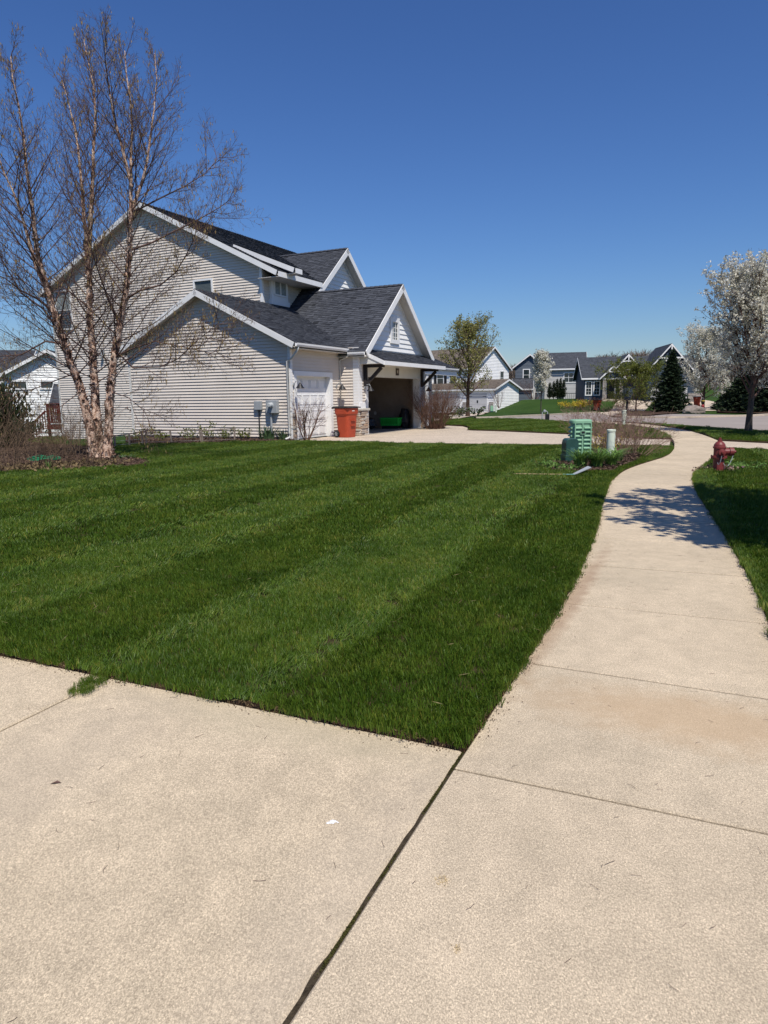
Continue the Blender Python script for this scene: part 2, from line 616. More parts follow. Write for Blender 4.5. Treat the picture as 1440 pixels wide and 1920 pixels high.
WD = Vector((0.410, 0.912))                 # sidewalk heading near the camera
WN = Vector((0.912, -0.410))                # to its right

# sidewalk edges, near to far
SJ = Vector((0.33, 2.745))                  # inner corner of driveway and walk
L_near = [SJ - WD * 5.5, SJ - WD * 1.5, SJ]
L_px = [(985, 1240), (1045, 1150), (1092, 1060), (1118, 990), (1128, 943), (1140, 907), (1159, 890), (1174, 880), (1205, 869), (1243, 858), (1258, 850), (1263, 841), (1265, 832), (1263, 824), (1246, 812), (1223, 804), (1191, 799), (1130, 794.5), (1066, 791)]
SL = L_near + px_line(L_px)
R_px = [(1411, 1093), (1373, 1027), (1340, 972), (1308, 928), (1299, 900), (1302, 887), (1316, 876), (1333, 864), (1356, 849), (1364, 840), (1360, 833), (1347, 826), (1319, 815), (1293, 807.7), (1261, 802), (1229, 797.5), (1184, 792.7), (1130, 790), (1066, 787.5)]
R0 = G(1440, 1160).to_2d()
wdt = (R0 - SJ).dot(WN)
R_near = [SJ + WN * wdt - WD * 5.5, SJ + WN * wdt - WD * 1.5, SJ + WN * wdt, R0]
SR = R_near + px_line(R_px)
SL = chaikin(SL, 2)
SR = chaikin(SR, 2)

def arclen(poly):
    s = [0.0]
    for a, b in zip(poly[:-1], poly[1:]): s.append(s[-1] + (b - a).length)
    return s
def at_len(poly, s, d):
    for i in range(len(s) - 1):
        if s[i + 1] >= d:
            t = (d - s[i]) / max(1e-9, s[i + 1] - s[i])
            return poly[i] + (poly[i + 1] - poly[i]) * t
    return poly[-1]

def slab_mesh(poly, top=0.0, thick=0.10, bev=0.006, jit=0.0):
    """flat slab from a 2D outline with eased edges, local to the outline's first point"""
    n = len(poly)
    area = sum(poly[i].x * poly[(i + 1) % n].y - poly[(i + 1) % n].x * poly[i].y for i in range(n))
    if area < 0: poly = poly[::-1]
    inner = []
    for i in range(n):
        a, b, c = poly[i - 1], poly[i], poly[(i + 1) % n]
        d1, d2 = (b - a), (c - b)
        if d1.length < 1e-6: d1 = d2
        if d2.length < 1e-6: d2 = d1
        d1, d2 = d1.normalized(), d2.normalized()
        nn = Vector((-d1.y - d2.y, d1.x + d2.x))
        if nn.length < 1e-6: nn = Vector((-d1.y, d1.x))
        inner.append(b + nn.normalized() * bev)
    tz = lambda p: float(T(p.x, p.y))
    mb = MB()
    mb.v = [(p.x, p.y, tz(p) + top) for p in inner] + [(p.x, p.y, tz(p) + top - bev) for p in poly] + [(p.x, p.y, tz(p) + top - thick) for p in poly]
    mb.f = [tuple(range(n))]
    for k in range(2):
        for i in range(n):
            j = (i + 1) % n
            mb.f.append((k * n + i, (k + 1) * n + i, (k + 1) * n + j, k * n + j))
    return mb

MT['joint_dark'] = soil_mat('joint_dirt', (0.012, 0.009, 0.006), (0.05, 0.036, 0.022), 60)
walk = MB().box(-0.3, -0.2, -3.0, -2.9, -0.12, -0.11).build('sidewalk', MT['walk'])
struct(walk)
sL, sR = arclen(SL), arclen(SR)
# joints: first one at SJ - ~0.15 m, then every 1.24 m along the left edge
d_sj = min(range(len(SL)), key=lambda i: (SL[i] - Vector((0.28, 2.62))).length)
cuts = [0.0]
d = sL[d_sj] + 0.07
while d < sL[-1]:
    cuts.append(d)
    d += 1.24 if d < 15 else 1.5
cuts.append(sL[-1])
def right_at(p, dprev):
    best = min((i for i in range(len(SR)) if sR[i] > dprev - 0.5), key=lambda i: (SR[i] - p).length)
    return sR[best]
prev_r = 0.0
SLAB_PTS = []
for k in range(len(cuts) - 1):
    a, b = cuts[k], cuts[k + 1]
    GAP = (0.009, 0.010, 0.014, 0.018)[min(k, 3)]
    pa, pb = at_len(SL, sL, a), at_len(SL, sL, b)
    ra = prev_r
    # right end of the joint: straight across the walk
    dirn = (at_len(SL, sL, min(b + 0.4, sL[-1])) - at_len(SL, sL, max(b - 0.4, 0))).normalized()
    rb = min(np.linspace(ra + 0.2, min(ra + 3.6 if k else 9, sR[-1]), 120), key=lambda s: abs((at_len(SR, sR, s) - pb).dot(dirn)))
    if k == len(cuts) - 2: rb = sR[-1]
    n = max(2, int((b - a) / 0.3))
    left = [at_len(SL, sL, a + GAP + (b - a - 2 * GAP) * i / n) for i in range(n + 1)]
    right = [at_len(SR, sR, ra + GAP + (rb - ra - 2 * GAP) * i / n) for i in range(n + 1)]
    m = slab_mesh(left + right[::-1], rng.uniform(-0.0008, 0.0008), 0.10, 0.008)
    m.build('slab', MT['walk'], walk)
    if 0 < k and pb.y < 30:
        jl, jr_ = at_len(SL, sL, a), at_len(SR, sR, ra)
        MB().quad(*[(*q_, -0.022 - dz_) for q_, dz_ in ((jl - WD * 0.03, 0), (jl + WD * 0.03, 0), (jr_ + WD * 0.03, 0), (jr_ - WD * 0.03, 0))]).build('joint_dirt', MT['joint_dark'], walk)
    prev_r = rb
    SLAB_PTS.append((pa, pb))

# foreground driveway, three lanes of slabs left of the joint
DE = Vector((-2.65, 1.21)).normalized()     # driveway edge heading (to the left)
drive = MB().box(-3.3, -3.2, -3.0, -2.9, -0.12, -0.11).build('driveway', MT['drive'])
struct(drive)
JG = 0.012
def lane(o0, o1, y0, name='slab'):
    p = SJ
    a0 = p - WN * o0
    a1 = p - WN * o1
    # far edge lies on the lawn line
    def far(off):
        # point on line SJ + DE*s with -WN component = off
        s = off / (-(DE.dot(WN)))
        return SJ + DE * s
    f0, f1 = far(o0), far(o1)
    near0, near1 = SJ - WN * o0 - WD * y0, SJ - WN * o1 - WD * y0
    return [near0, f0, f1, near1]
lane_edges = [(JG, 2.024), (2.046, 4.08), (4.095, 6.1)]
for a, b in lane_edges:
    q = lane(a, b, 5.5)
    ql = [q[0]] + [q[0] + (q[1] - q[0]) * t for t in (0.3, 0.6, 0.9)] + [q[1]] + [q[1] + (q[2] - q[1]) * t for t in (0.5,)] + [q[2], q[3]]
    if a == JG:                               # worn, slightly chipped edge along the joint
        wr = random.Random(5)
        m_ = 70
        ql = [q[0] + (q[1] - q[0]) * (i / m_) - WN * (abs(wr.gauss(0, 0.0028)) + (0.006 if wr.random() < 0.06 else 0)) for i in range(m_)] + [q[1]] + ql[5:]
    slab_mesh(ql, 0.002, 0.10, 0.009).build('slab', MT['drive'], drive)
# apron to the right of the walk (towards the street)
q = [SJ + WN * (wdt + 0.012) - WD * 5.5, SJ + WN * (wdt + 0.012) - WD * 0.1, SJ + WN * (wdt + 4) - WD * 0.1, SJ + WN * (wdt + 4) - WD * 5.5]
slab_mesh(q, 0.0).build('slab', MT['drive'], drive)

# house driveway between walk and garage
HD_near = px_line([(560, 826), (600, 827), (707, 829), (780, 832), (903, 834), (1058, 835), (1180, 836), (1255, 837)])
HD_far = px_line([(1257, 824), (1197, 822.4), (1061, 814), (945, 809), (874, 806.6), (879, 802.5), (868, 799.5), (840, 798), (815, 800.5)])
hfront = [HO + HU * 11.3 + HV * -0.9, HO + HU * 3.4 + HV * -0.9, HO + HU * 3.4 + HV * 0.02, HO + HU * 0.3 + HV * 0.02]
HD = HD_near + HD_far + [p.to_2d() for p in hfront]
def clip_poly(poly, p0, nrm):
    out = []
    for i in range(len(poly)):
        a, b = poly[i], poly[(i + 1) % len(poly)]
        da, db = (a - p0).dot(nrm), (b - p0).dot(nrm)
        if da >= 0: out.append(a)
        if (da >= 0) != (db >= 0): out.append(a + (b - a) * (da / (da - db)))
    return out
hdrive = MB().box(0.5, 0.6, 29, 29.1, -0.12, -0.11).build('house_driveway', MT['drive_far'])
struct(hdrive)
hu2, hv2 = HU.to_2d(), HV.to_2d()
ho2 = HO.to_2d()
def bands(lo, hi, n):
    return [(lo + (hi - lo) * i / n, lo + (hi - lo) * (i + 1) / n) for i in range(n)]
for a0, a1 in bands(-2, 14, 4):
    for b0, b1 in bands(-20, 1, 6):
        q = clip_poly(HD, ho2 + hu2 * (a0 + 0.005), hu2)
        if len(q) > 2: q = clip_poly(q, ho2 + hu2 * (a1 - 0.005), -hu2)
        if len(q) > 2: q = clip_poly(q, ho2 + hv2 * (b0 + 0.005), hv2)
        if len(q) > 2: q = clip_poly(q, ho2 + hv2 * (b1 - 0.005), -hv2)
        if len(q) > 2:
            ar = abs(sum(q[i].x * q[(i + 1) % len(q)].y - q[(i + 1) % len(q)].x * q[i].y for i in range(len(q)))) / 2
            if ar > 0.05: slab_mesh(q, -0.004).build('slab', MT['drive_far'], hdrive)
# its apron right of the walk down to the street
AP = px_line([(1366, 840.5), (1356, 830), (1351, 826.8), (1440, 831), (1700, 842), (1700, 862), (1440, 844)])
slab_mesh(AP, -0.004).build('slab', MT['drive_far'], hdrive)

# street and far paving as sheets that follow the terrain
def sheet(name, poly, mat, off, sub=2.5):
    bm = bmesh.new()
    vs = [bm.verts.new((p.x, p.y, 0)) for p in poly]
    bm.faces.new(vs)
    bmesh.ops.triangulate(bm, faces=bm.faces[:])
    for _ in range(5):
        long = [e for e in bm.edges if e.calc_length() > sub]
        if not long: break
        bmesh.ops.subdivide_edges(bm, edges=long, cuts=1)
        bmesh.ops.triangulate(bm, faces=bm.faces[:])
    for v in bm.verts: v.co.z = float(T(v.co.x, v.co.y)) + off
    bmesh.ops.recalc_face_normals(bm, faces=bm.faces[:])
    if sum(f.normal.z for f in bm.faces) < 0: bmesh.ops.reverse_faces(bm, faces=bm.faces[:])
    me = bpy.data.meshes.new(name)
    bm.to_mesh(me)
    bm.free()
    o = bpy.data.objects.new(name, me)
    COL.objects.link(o)
    me.materials.append(mat)
    return o

ST_near = px_line([(845, 785.5), (903, 785.2), (992, 785.6), (1066, 788), (1130, 789), (1184, 791.2), (1229, 794.5), (1267, 797.5), (1331, 802.5), (1440, 809), (1700, 826), (2300, 870)])
ST_far = px_line([(2300, 772), (1700, 774), (1440, 778), (1410, 780), (1330, 782), (1252, 783.5), (1180, 783), (1148, 781.5), (1128, 778), (1118, 773.2), (1060, 776), (1016, 778.5), (940, 782), (890, 783.6), (845, 784.2)])
struct(sheet('street', ST_near + ST_far, MT['street'], -0.05))
# kerb along the far side
def strip(name, line, w, h0, h1, mat):
    mb = MB()
    line = resample(line, 2.0)
    n = len(line)
    for i, p in enumerate(line):
        d = (line[min(i + 1, n - 1)] - line[max(i - 1, 0)]).normalized()
        s = Vector((-d.y, d.x)) * w / 2
        z = float(T(p.x, p.y))
        mb.v += [(*(p - s), z + h0), (*(p - s), z + h1), (*(p + s), z + h1), (*(p + s), z + h0)]
    for i in range(n - 1):
        for k in range(3):
            o = i * 4
            mb.f.append((o + k, o + k + 1, o + 4 + k + 1, o + 4 + k))
    return mb.build(name, mat)
struct(strip('kerb', px_line([(2300, 771), (1700, 773), (1445, 777), (1410, 779), (1330, 781), (1252, 782.5), (1180, 782), (1150, 780.6)]), 0.35, -0.1, 0.06, MT['drive_far']))
struct(strip('kerb', px_line([(1116, 772.6), (1060, 775.3), (1016, 777.8), (940, 781.4), (890, 783)]), 0.3, -0.1, 0.05, MT['drive_far']))
# blue house driveway, white house driveway
struct(sheet('far_driveway', px_line([(1120, 773), (1148, 781), (1150, 775), (1190, 764), (1222, 757), (1222, 752.5), (1172, 756.5), (1142, 767)]), MT['drive_far'], -0.02))
struct(sheet('far_driveway', px_line([(815, 788), (850, 786.5), (895, 772), (932, 765.5), (905, 764), (834, 764), (815, 772)]), MT['drive_far'], -0.02))
struct(sheet('far_driveway', px_line([(1270, 763.5), (1302, 765), (1440, 768), (1440, 762), (1302, 757), (1270, 757)]), MT['drive_far'], -0.02))

# ------------------------------------------------------------------ lawns: raised turf beds with a cut soil edge
def off_line(line, d):
    out = []
    n = len(line)
    for i, p in enumerate(line):
        t = (line[min(i + 1, n - 1)] - line[max(i - 1, 0)]).normalized()
        out.append(p + Vector((-t.y, t.x)) * d)
    return out

i_sj = d_sj
corner_cut = max(range(len(SL)), key=lambda i: -(SL[i] - SJ).length)
left_edge_upto = [i for i in range(len(SL)) if sL[i] > sL[corner_cut] + 0.05 and SL[i].y < G(1262, 838).y]
L1_walk = off_line([SL[i] for i in left_edge_upto], 0.016)
DEN = Vector((-DE.y, DE.x))
if DEN.y < 0: DEN = -DEN
L1_drive = [SJ + DE * s + DEN * 0.016 for s in (0.02, 0.5, 1.2, 2.2, 3.2, 4.5, 6, 9, 14, 20)]
def wob(line, amp, seed):
    r = random.Random(seed)
    return [p + Vector((r.uniform(-amp, amp), r.uniform(-amp, amp))) for p in resample(line, 0.12)]
L1_back = [Vector(p) for p in ((-24, 14), (-24, 30), (-15, 33))] + px_line([(120, 836), (236, 833), (300, 833), (470, 829), (548, 828), (600, 828.5), (707, 830.5), (780, 833.5), (903, 835.5), (1058, 836.5), (1180, 837.5), (1250, 838.5)])
LAWN1 = wob(L1_drive[:8], 0.012, 1) + L1_drive[8:] + L1_back + wob(L1_walk[::-1], 0.012, 2)
right_upto = [i for i in range(len(SR)) if SR[i].y > SJ.y + 0.5 and SR[i].y < G(1366, 841.5).y and sR[i] < 40]
L2_walk = off_line([SR[i] for i in right_upto], -0.016)
LAWN2 = wob(L2_walk, 0.012, 3) + px_line([(1380, 843), (1440, 846.5), (1690, 864)]) + [Vector((16, 8)), Vector((9, -2)), SJ + WN * (wdt + 3.5) + WD * 0.1, SJ + WN * (wdt + 0.2) + WD * 0.1]
LAWN4 = px_line([(1260, 822.8), (1197, 821), (1061, 812.8), (945, 807.8), (878, 806), (883, 802.5), (870, 798), (835, 796.5), (812, 796), (827, 788), (850, 786.4), (903, 786), (992, 786.4), (1066, 792), (1130, 795.5), (1191, 800), (1223, 805), (1245, 813)])
LAWN5 = px_line([(1350, 825.5), (1322, 814.2), (1296, 807), (1264, 801.2), (1231, 796.8), (1186, 792), (1150, 789.8), (1184, 791.8), (1229, 795.2), (1267, 798.2), (1331, 803.2), (1440, 809.8), (1690, 826), (1690, 840), (1440, 829.5)])

BED_BIRCH = px_line([(-260, 905), (-60, 893), (60, 884), (170, 880), (240, 878), (285, 870), (270, 864), (225, 857), (205, 845), (150, 838), (-260, 836)])
BED_UTIL = px_line([(1018, 880), (1040, 886), (1095, 887), (1150, 886), (1170, 876), (1195, 866), (1205, 856), (1180, 846), (1120, 842), (1055, 862)])
BED_WALL = px_line([(236, 834), (330, 834), (470, 830), (552, 829), (552, 820), (236, 820)])

def lawn_bed(name, poly):
    mb = MB()
    n = len(poly)
    tz = lambda p: float(T(p.x, p.y))
    bm = bmesh.new()
    top = [bm.verts.new((p.x, p.y, tz(p) + 0.022)) for p in poly]
    bot = [bm.verts.new((p.x, p.y, tz(p) - 0.12)) for p in poly]
    f = bm.faces.new(top)
    for i in range(n):
        j = (i + 1) % n
        g = bm.faces.new((top[j], top[i], bot[i], bot[j]))
        g.material_index = 1
    bmesh.ops.triangulate(bm, faces=[f])
    bmesh.ops.recalc_face_normals(bm, faces=bm.faces[:])
    me = bpy.data.meshes.new(name)
    bm.to_mesh(me)
    bm.free()
    o = bpy.data.objects.new(name, me)
    COL.objects.link(o)
    me.materials.append(MT['soil'])
    me.materials.append(MT['edge'])
    return struct(o)

for poly in (LAWN1, LAWN2, LAWN4, LAWN5):
    lawn_bed('lawn', poly)
struct(sheet('mulch_bed', BED_BIRCH, MT['mulch'], 0.045, 1.5))
struct(sheet('planting_bed', BED_UTIL, MT['mulch'], 0.04, 1.0))
struct(sheet('planting_bed', BED_WALL, MT['mulch'], 0.04, 1.0))

# ------------------------------------------------------------------ grass: tufts of blades scattered as instances
def inside(P, poly):
    x, y = P[:, 0], P[:, 1]
    c = np.zeros(len(P), bool)
    n = len(poly)
    for i in range(n):
        a, b = poly[i], poly[i - 1]
        cond = ((a.y > y) != (b.y > y))
        with np.errstate(divide='ignore', invalid='ignore'):
            xx = (b.x - a.x) * (y - a.y) / (b.y - a.y) + a.x
        c ^= cond & (x < xx)
    return c
def edge_dist(P, poly):
    d = np.full(len(P), 1e9)
    n = len(poly)
    for i in range(n):
        a, b = np.array(poly[i]), np.array(poly[i - 1])
        ab = b - a
        t = np.clip(((P - a) @ ab) / max(1e-12, ab @ ab), 0, 1)
        d = np.minimum(d, np.linalg.norm(P - a - t[:, None] * ab, axis=1))
    return d

def tuft_mesh(name, nb, rad, h0, h1, w, lean, seed):
    r = np.random.default_rng(seed)
    V, Fq, SH_ = [], [], []
    for i in range(nb):
        SH_ += [r.uniform(0, 1)] * 7
        a, rr = r.uniform(0, 6.283), rad * math.sqrt(r.uniform(0, 1))
        bx, by = rr * math.cos(a), rr * math.sin(a)
        h = r.uniform(h0, h1)
        le = lean + r.normal(0, 0.30)
        le2 = r.normal(0, 0.30)
        yaw = r.uniform(0, 6.283)
        wx, wy = math.cos(yaw) * w / 2, math.sin(yaw) * w / 2
        n = len(V)
        for t, k in ((0, 1.0), (0.5, 0.85), (0.85, 0.5)):
            q = t * t * 0.6 + t * 0.4
            cx, cy, cz = bx + le * h * q, by + le2 * h * q, h * t * (1 - 0.12 * abs(le) * t)
            V += [(cx - wx * k, cy - wy * k, cz), (cx + wx * k, cy + wy * k, cz)]
        V.append((bx + le * h, by + le2 * h, h * (1 - 0.14 * abs(le))))
        Fq += [(n, n + 1, n + 3, n + 2), (n + 2, n + 3, n + 5, n + 4), (n + 4, n + 5, n + 6, n + 6)]
    me = bpy.data.meshes.new(name)
    me.from_pydata(V, [], [f if f[2] != f[3] else f[:3] for f in Fq])
    at = me.attributes.new('shade', 'FLOAT', 'POINT')
    at.data.foreach_set('value', SH_)
    me.materials.append(MT['grass'])
    return bpy.data.objects.new(name, me)

def tuft_collection(name, n, *args):
    c = bpy.data.collections.new(name)
    for k in range(n):
        c.objects.link(tuft_mesh(name, *args, 100 + k))
    return c
TUFT_NEAR = tuft_collection('grass_tuft_near', 5, 34, 0.052, 0.024, 0.047, 0.0034, 0.23)
TUFT_FAR = tuft_collection('grass_tuft_far', 5, 62, 0.13, 0.027, 0.052, 0.0072, 0.24)

def scatter_nodes(name, coll):
    ng = bpy.data.node_groups.new(name, 'GeometryNodeTree')
    ng.interface.new_socket('Geometry', in_out='INPUT', socket_type='NodeSocketGeometry')
    ng.interface.new_socket('Geometry', in_out='OUTPUT', socket_type='NodeSocketGeometry')
    N, L = ng.nodes, ng.links
    gi, go = N.new('NodeGroupInput'), N.new('NodeGroupOutput')
    ci = N.new('GeometryNodeCollectionInfo')
    ci.inputs['Collection'].default_value = coll
    ci.inputs['Separate Children'].default_value = True
    ci.inputs['Reset Children'].default_value = True
    iop = N.new('GeometryNodeInstanceOnPoints')
    iop.inputs['Pick Instance'].default_value = True
    def attr(nm, typ):
        a = N.new('GeometryNodeInputNamedAttribute')
        a.data_type = typ
        a.inputs['Name'].default_value = nm
        return a.outputs[0]
    L.new(gi.outputs[0], iop.inputs['Points'])
    L.new(ci.outputs[0], iop.inputs['Instance'])
    L.new(attr('pick', 'INT'), iop.inputs['Instance Index'])
    L.new(attr('rot', 'FLOAT_VECTOR'), iop.inputs['Rotation'])
    L.new(attr('scl', 'FLOAT_VECTOR'), iop.inputs['Scale'])
    L.new(iop.outputs[0], go.inputs[0])
    return ng
NG_NEAR = scatter_nodes('scatter_near', TUFT_NEAR)
NG_FAR = scatter_nodes('scatter_far', TUFT_FAR)

STRIPE = math.radians(90 - 23.0)
def stripe_yaw(P, period=2.4, phase=0.0, ang=STRIPE):
    """heading of the lean left by the mower: one pass away, one pass back, flattened where wheels ran"""
    nx_, ny_ = math.sin(ang), -math.cos(ang)
    s = P[:, 0] * nx_ + P[:, 1] * ny_
    s = s + 0.05 * np.sin(P[:, 1] * 0.9 + P[:, 0] * 0.4) + 0.02 * np.sin(P[:, 1] * 4.1) + phase
    ph = ((-s - 1.75) / period) % 1.0
    light = ph < 0.53
    e = np.minimum(np.abs(ph - 0.055), np.abs(ph - 0.475))
    fade = 0.75 + 0.25 * np.sin(P[:, 1] * 0.55 + P[:, 0] * 1.1)
    tilt = np.exp(-(e / 0.05) ** 2) * 0.88 * fade - 0.10
    edge_dark = np.exp(-(np.minimum(np.abs(ph - 0.585), np.abs(ph - 0.945)) / 0.06) ** 2) * 0.26 - 0.16
    tilt = np.where(light, tilt, edge_dark)
    light = (ph + nr.normal(0, 0.018, len(ph))) < 0.53
    return ang + np.where(light, 0.0, math.pi), tilt

def scatter(name, P, pick_n, ng, label, hs=1.0, yaw=None, jit=0.7, sc=(0.8, 1.25)):
    n = len(P)
    z = T(P[:, 0], P[:, 1]) + 0.018
    me = bpy.data.meshes.new(name)
    me.vertices.add(n)
    me.vertices.foreach_set('co', np.column_stack([P, z]).astype(np.float32).ravel())
    rot = np.zeros((n, 3), np.float32)
    if yaw is not None:
        rot[:, 1] = yaw[1]
        yaw = yaw[0]
    rot[:, 2] = (yaw if yaw is not None else nr.uniform(0, 6.283, n)) + nr.normal(0, jit, n)
    s = nr.uniform(sc[0], sc[1], n)
    scl = np.column_stack([s, s, s * hs * nr.uniform(0.85, 1.2, n)]).astype(np.float32)
    for nm, typ, arr in (('pick', 'INT', nr.integers(0, pick_n, n).astype(np.int32)), ('rot', 'FLOAT_VECTOR', rot), ('scl', 'FLOAT_VECTOR', scl)):
        a = me.attributes.new(nm, typ, 'POINT')
        a.data.foreach_set('value' if typ == 'INT' else 'vector', arr.ravel())
    me.materials.append(MT['grass'])
    o = bpy.data.objects.new(name, me)
    COL.objects.link(o)
    md = o.modifiers.new('scatter', 'NODES')
    md.node_group = ng
    return tag(o, label, 'grass', kind='stuff')

def lawn_points(poly, dens_near, dens_far, ymax, holes=(), edge=0.10, xlim=(-16, 22), near_r=7.5):
    x0, x1 = max(xlim[0], min(p.x for p in poly)), min(xlim[1], max(p.x for p in poly))
    y0, y1 = max(1.0, min(p.y for p in poly)), min(ymax, max(p.y for p in poly))
    A = (x1 - x0) * (y1 - y0)
    def gen(dens):
        P = np.column_stack([nr.uniform(x0, x1, int(A * dens)), nr.uniform(y0, y1, int(A * dens))])
        # only where a camera near this one could look
        P = P[(np.abs(P[:, 0]) < 0.72 * P[:, 1] + 3.5)]
        P = P[inside(P, poly)]
        for h in holes: P = P[~inside(P, h)]
        return P
    Pn = gen(dens_near)
    r = np.hypot(Pn[:, 0], Pn[:, 1])
    e = edge_dist(Pn, poly)
    near = Pn[((r < near_r) | ((e < edge + 0.1) & (r < 22))) & (e > 0.004)]
    Pf = gen(dens_far)
    r = np.hypot(Pf[:, 0], Pf[:, 1])
    far = Pf[(r >= near_r - 1.0) & (edge_dist(Pf, poly) > edge)]
    return near, far

HOLES = (BED_BIRCH, BED_UTIL, BED_WALL)
n1, f1 = lawn_points(LAWN1, 780, 125, 40, HOLES)
def edge_row(line, off, per_m, seed):
    rg = np.random.default_rng(seed)
    q = off_line(resample(line, 0.1), off)
    L = arclen(q)
    n = int(L[-1] * per_m)
    return np.array([tuple(at_len(q, L, x)) for x in rg.uniform(0, L[-1], n)]) + rg.normal(0, 0.017, (n, 2))
er = [edge_row([SL[i] for i in left_edge_upto if SL[i].y < 13], 0.034, 85, 1), np.array([tuple(SJ + DE * x_ + DEN * 0.036) for x_ in nr.uniform(0.03, 4.6, 380)]) + nr.normal(0, 0.018, (380, 2)),
      np.array([tuple(SJ + DE * 0.06 + WD * 0.07)]) + np.abs(nr.normal(0, 0.03, (60, 2))) * np.array([-1, 1]),
      np.array([tuple(SJ + WD * a_ - WN * b_) for a_, b_ in zip(nr.uniform(0.03, 0.4, 70), nr.uniform(0.03, 0.06, 70))])]
n1 = np.concatenate([n1] + er)
scatter('grass', n1, 5, NG_NEAR, 'mown striped front lawn grass, near part by the driveway corner', yaw=stripe_yaw(n1))
scatter('grass', f1, 5, NG_FAR, 'mown striped front lawn grass reaching back to the garage', yaw=stripe_yaw(f1))
n2, f2 = lawn_points(LAWN2, 700, 125, 22)
n2 = np.concatenate([n2, edge_row([SR[i] for i in right_upto if SR[i].y < 13], -0.045, 60, 2)])
scatter('grass', n2, 5, NG_NEAR, 'grass right of the sidewalk, edge and near part', yaw=stripe_yaw(n2))
scatter('grass', f2, 5, NG_FAR, 'grass around the red hydrant', yaw=stripe_yaw(f2))
n4, f4 = lawn_points(LAWN4, 60, 60, 48, near_r=0, edge=0.06)
scatter('grass', f4, 5, NG_FAR, 'striped lawn grass island beyond the house driveway', yaw=stripe_yaw(f4, 2.6, 0, math.radians(45)), sc=(1.0, 1.5))
n5, f5 = lawn_points(LAWN5, 60, 60, 45, near_r=0, edge=0.06)
scatter('grass', f5, 5, NG_FAR, 'grass strip between curved sidewalk and street', yaw=stripe_yaw(f5, 2.2, 0, math.radians(60)), sc=(1.0, 1.5))
# ================================================================== HOUSE BUILDING BLOCKS
def siding(root, p0, p1, z0, top, mat, openings=(), pitch=0.114, lip=0.033, name='siding'):
    """lap siding between p0 (left) and p1 (right, seen from outside); top: float or list of (t,z)"""
    p0, p1 = Vector(p0), Vector(p1)
    L = (p1 - p0).length
    d = (p1 - p0) / L
    nrm = Vector((d.y, -d.x))
    if not isinstance(top, (list, tuple)): top = [(0, top), (L, top)]
    zmax = max(z for _, z in top)
    def lr(z):
        """interval of the wall at height z"""
        ts = []
        for (ta, za), (tb, zb) in zip(top[:-1], top[1:]):
            if (za - z) * (zb - z) < 0:
                ts.append(ta + (tb - ta) * (z - za) / (zb - za))
        l = 0.0 if top[0][1] >= z else (min(ts) if ts else None)
        r = L if top[-1][1] >= z else (max(ts) if ts else None)
        return l, r
    mb = MB()
    def P(t, o, z):
        q = p0 + d * t + nrm * o
        return (q.x, q.y, z)
    brk = sorted(set([c for o_ in openings for c in (o_[2], o_[3]) if z0 < c < zmax]))
    z, zc = z0, z0
    while z < zmax - 1e-4:
        zt = min(zc + pitch, zmax)
        for c in brk:
            if z + 0.002 < c < zt - 0.002: zt = c; break
        la, ra = lr(z + 1e-5)
        lb, rb = lr(zt - 1e-5)
        if la is None or ra is None: break
        if lb is None or rb is None:
            m_ = max(top, key=lambda q: q[1])[0]
            lb = rb = m_
        spans = [(la, ra, lb, rb)]
        for (a, b, c0, c1) in openings:
            new = []
            if zt > c0 + 0.003 and z < c1 - 0.003:
                for (l1, r1, l2, r2) in spans:
                    if b <= l1 or a >= r1:
                        new.append((l1, r1, l2, r2)); continue
                    if a > l1: new.append((l1, a, min(l2, a), a))
                    if b < r1: new.append((b, r1, b, max(r2, b)))
                spans = new
        o0, o1 = lip * (1 - (z - zc) / pitch), lip * (1 - (zt - zc) / pitch)
        for (l1, r1, l2, r2) in spans:
            if r1 - l1 < 0.005: continue
            mb.quad(P(l1, o0, z), P(r1, o0, z), P(r2, o1, zt), P(l2, o1, zt))
            if o0 > 0.001: mb.quad(P(l1, 0, z), P(r1, 0, z), P(r1, o0, z), P(l1, o0, z))
        if zt >= zc + pitch - 1e-4: zc = zt
        z = zt
    return mb.build(name, mat, root, fix=False)

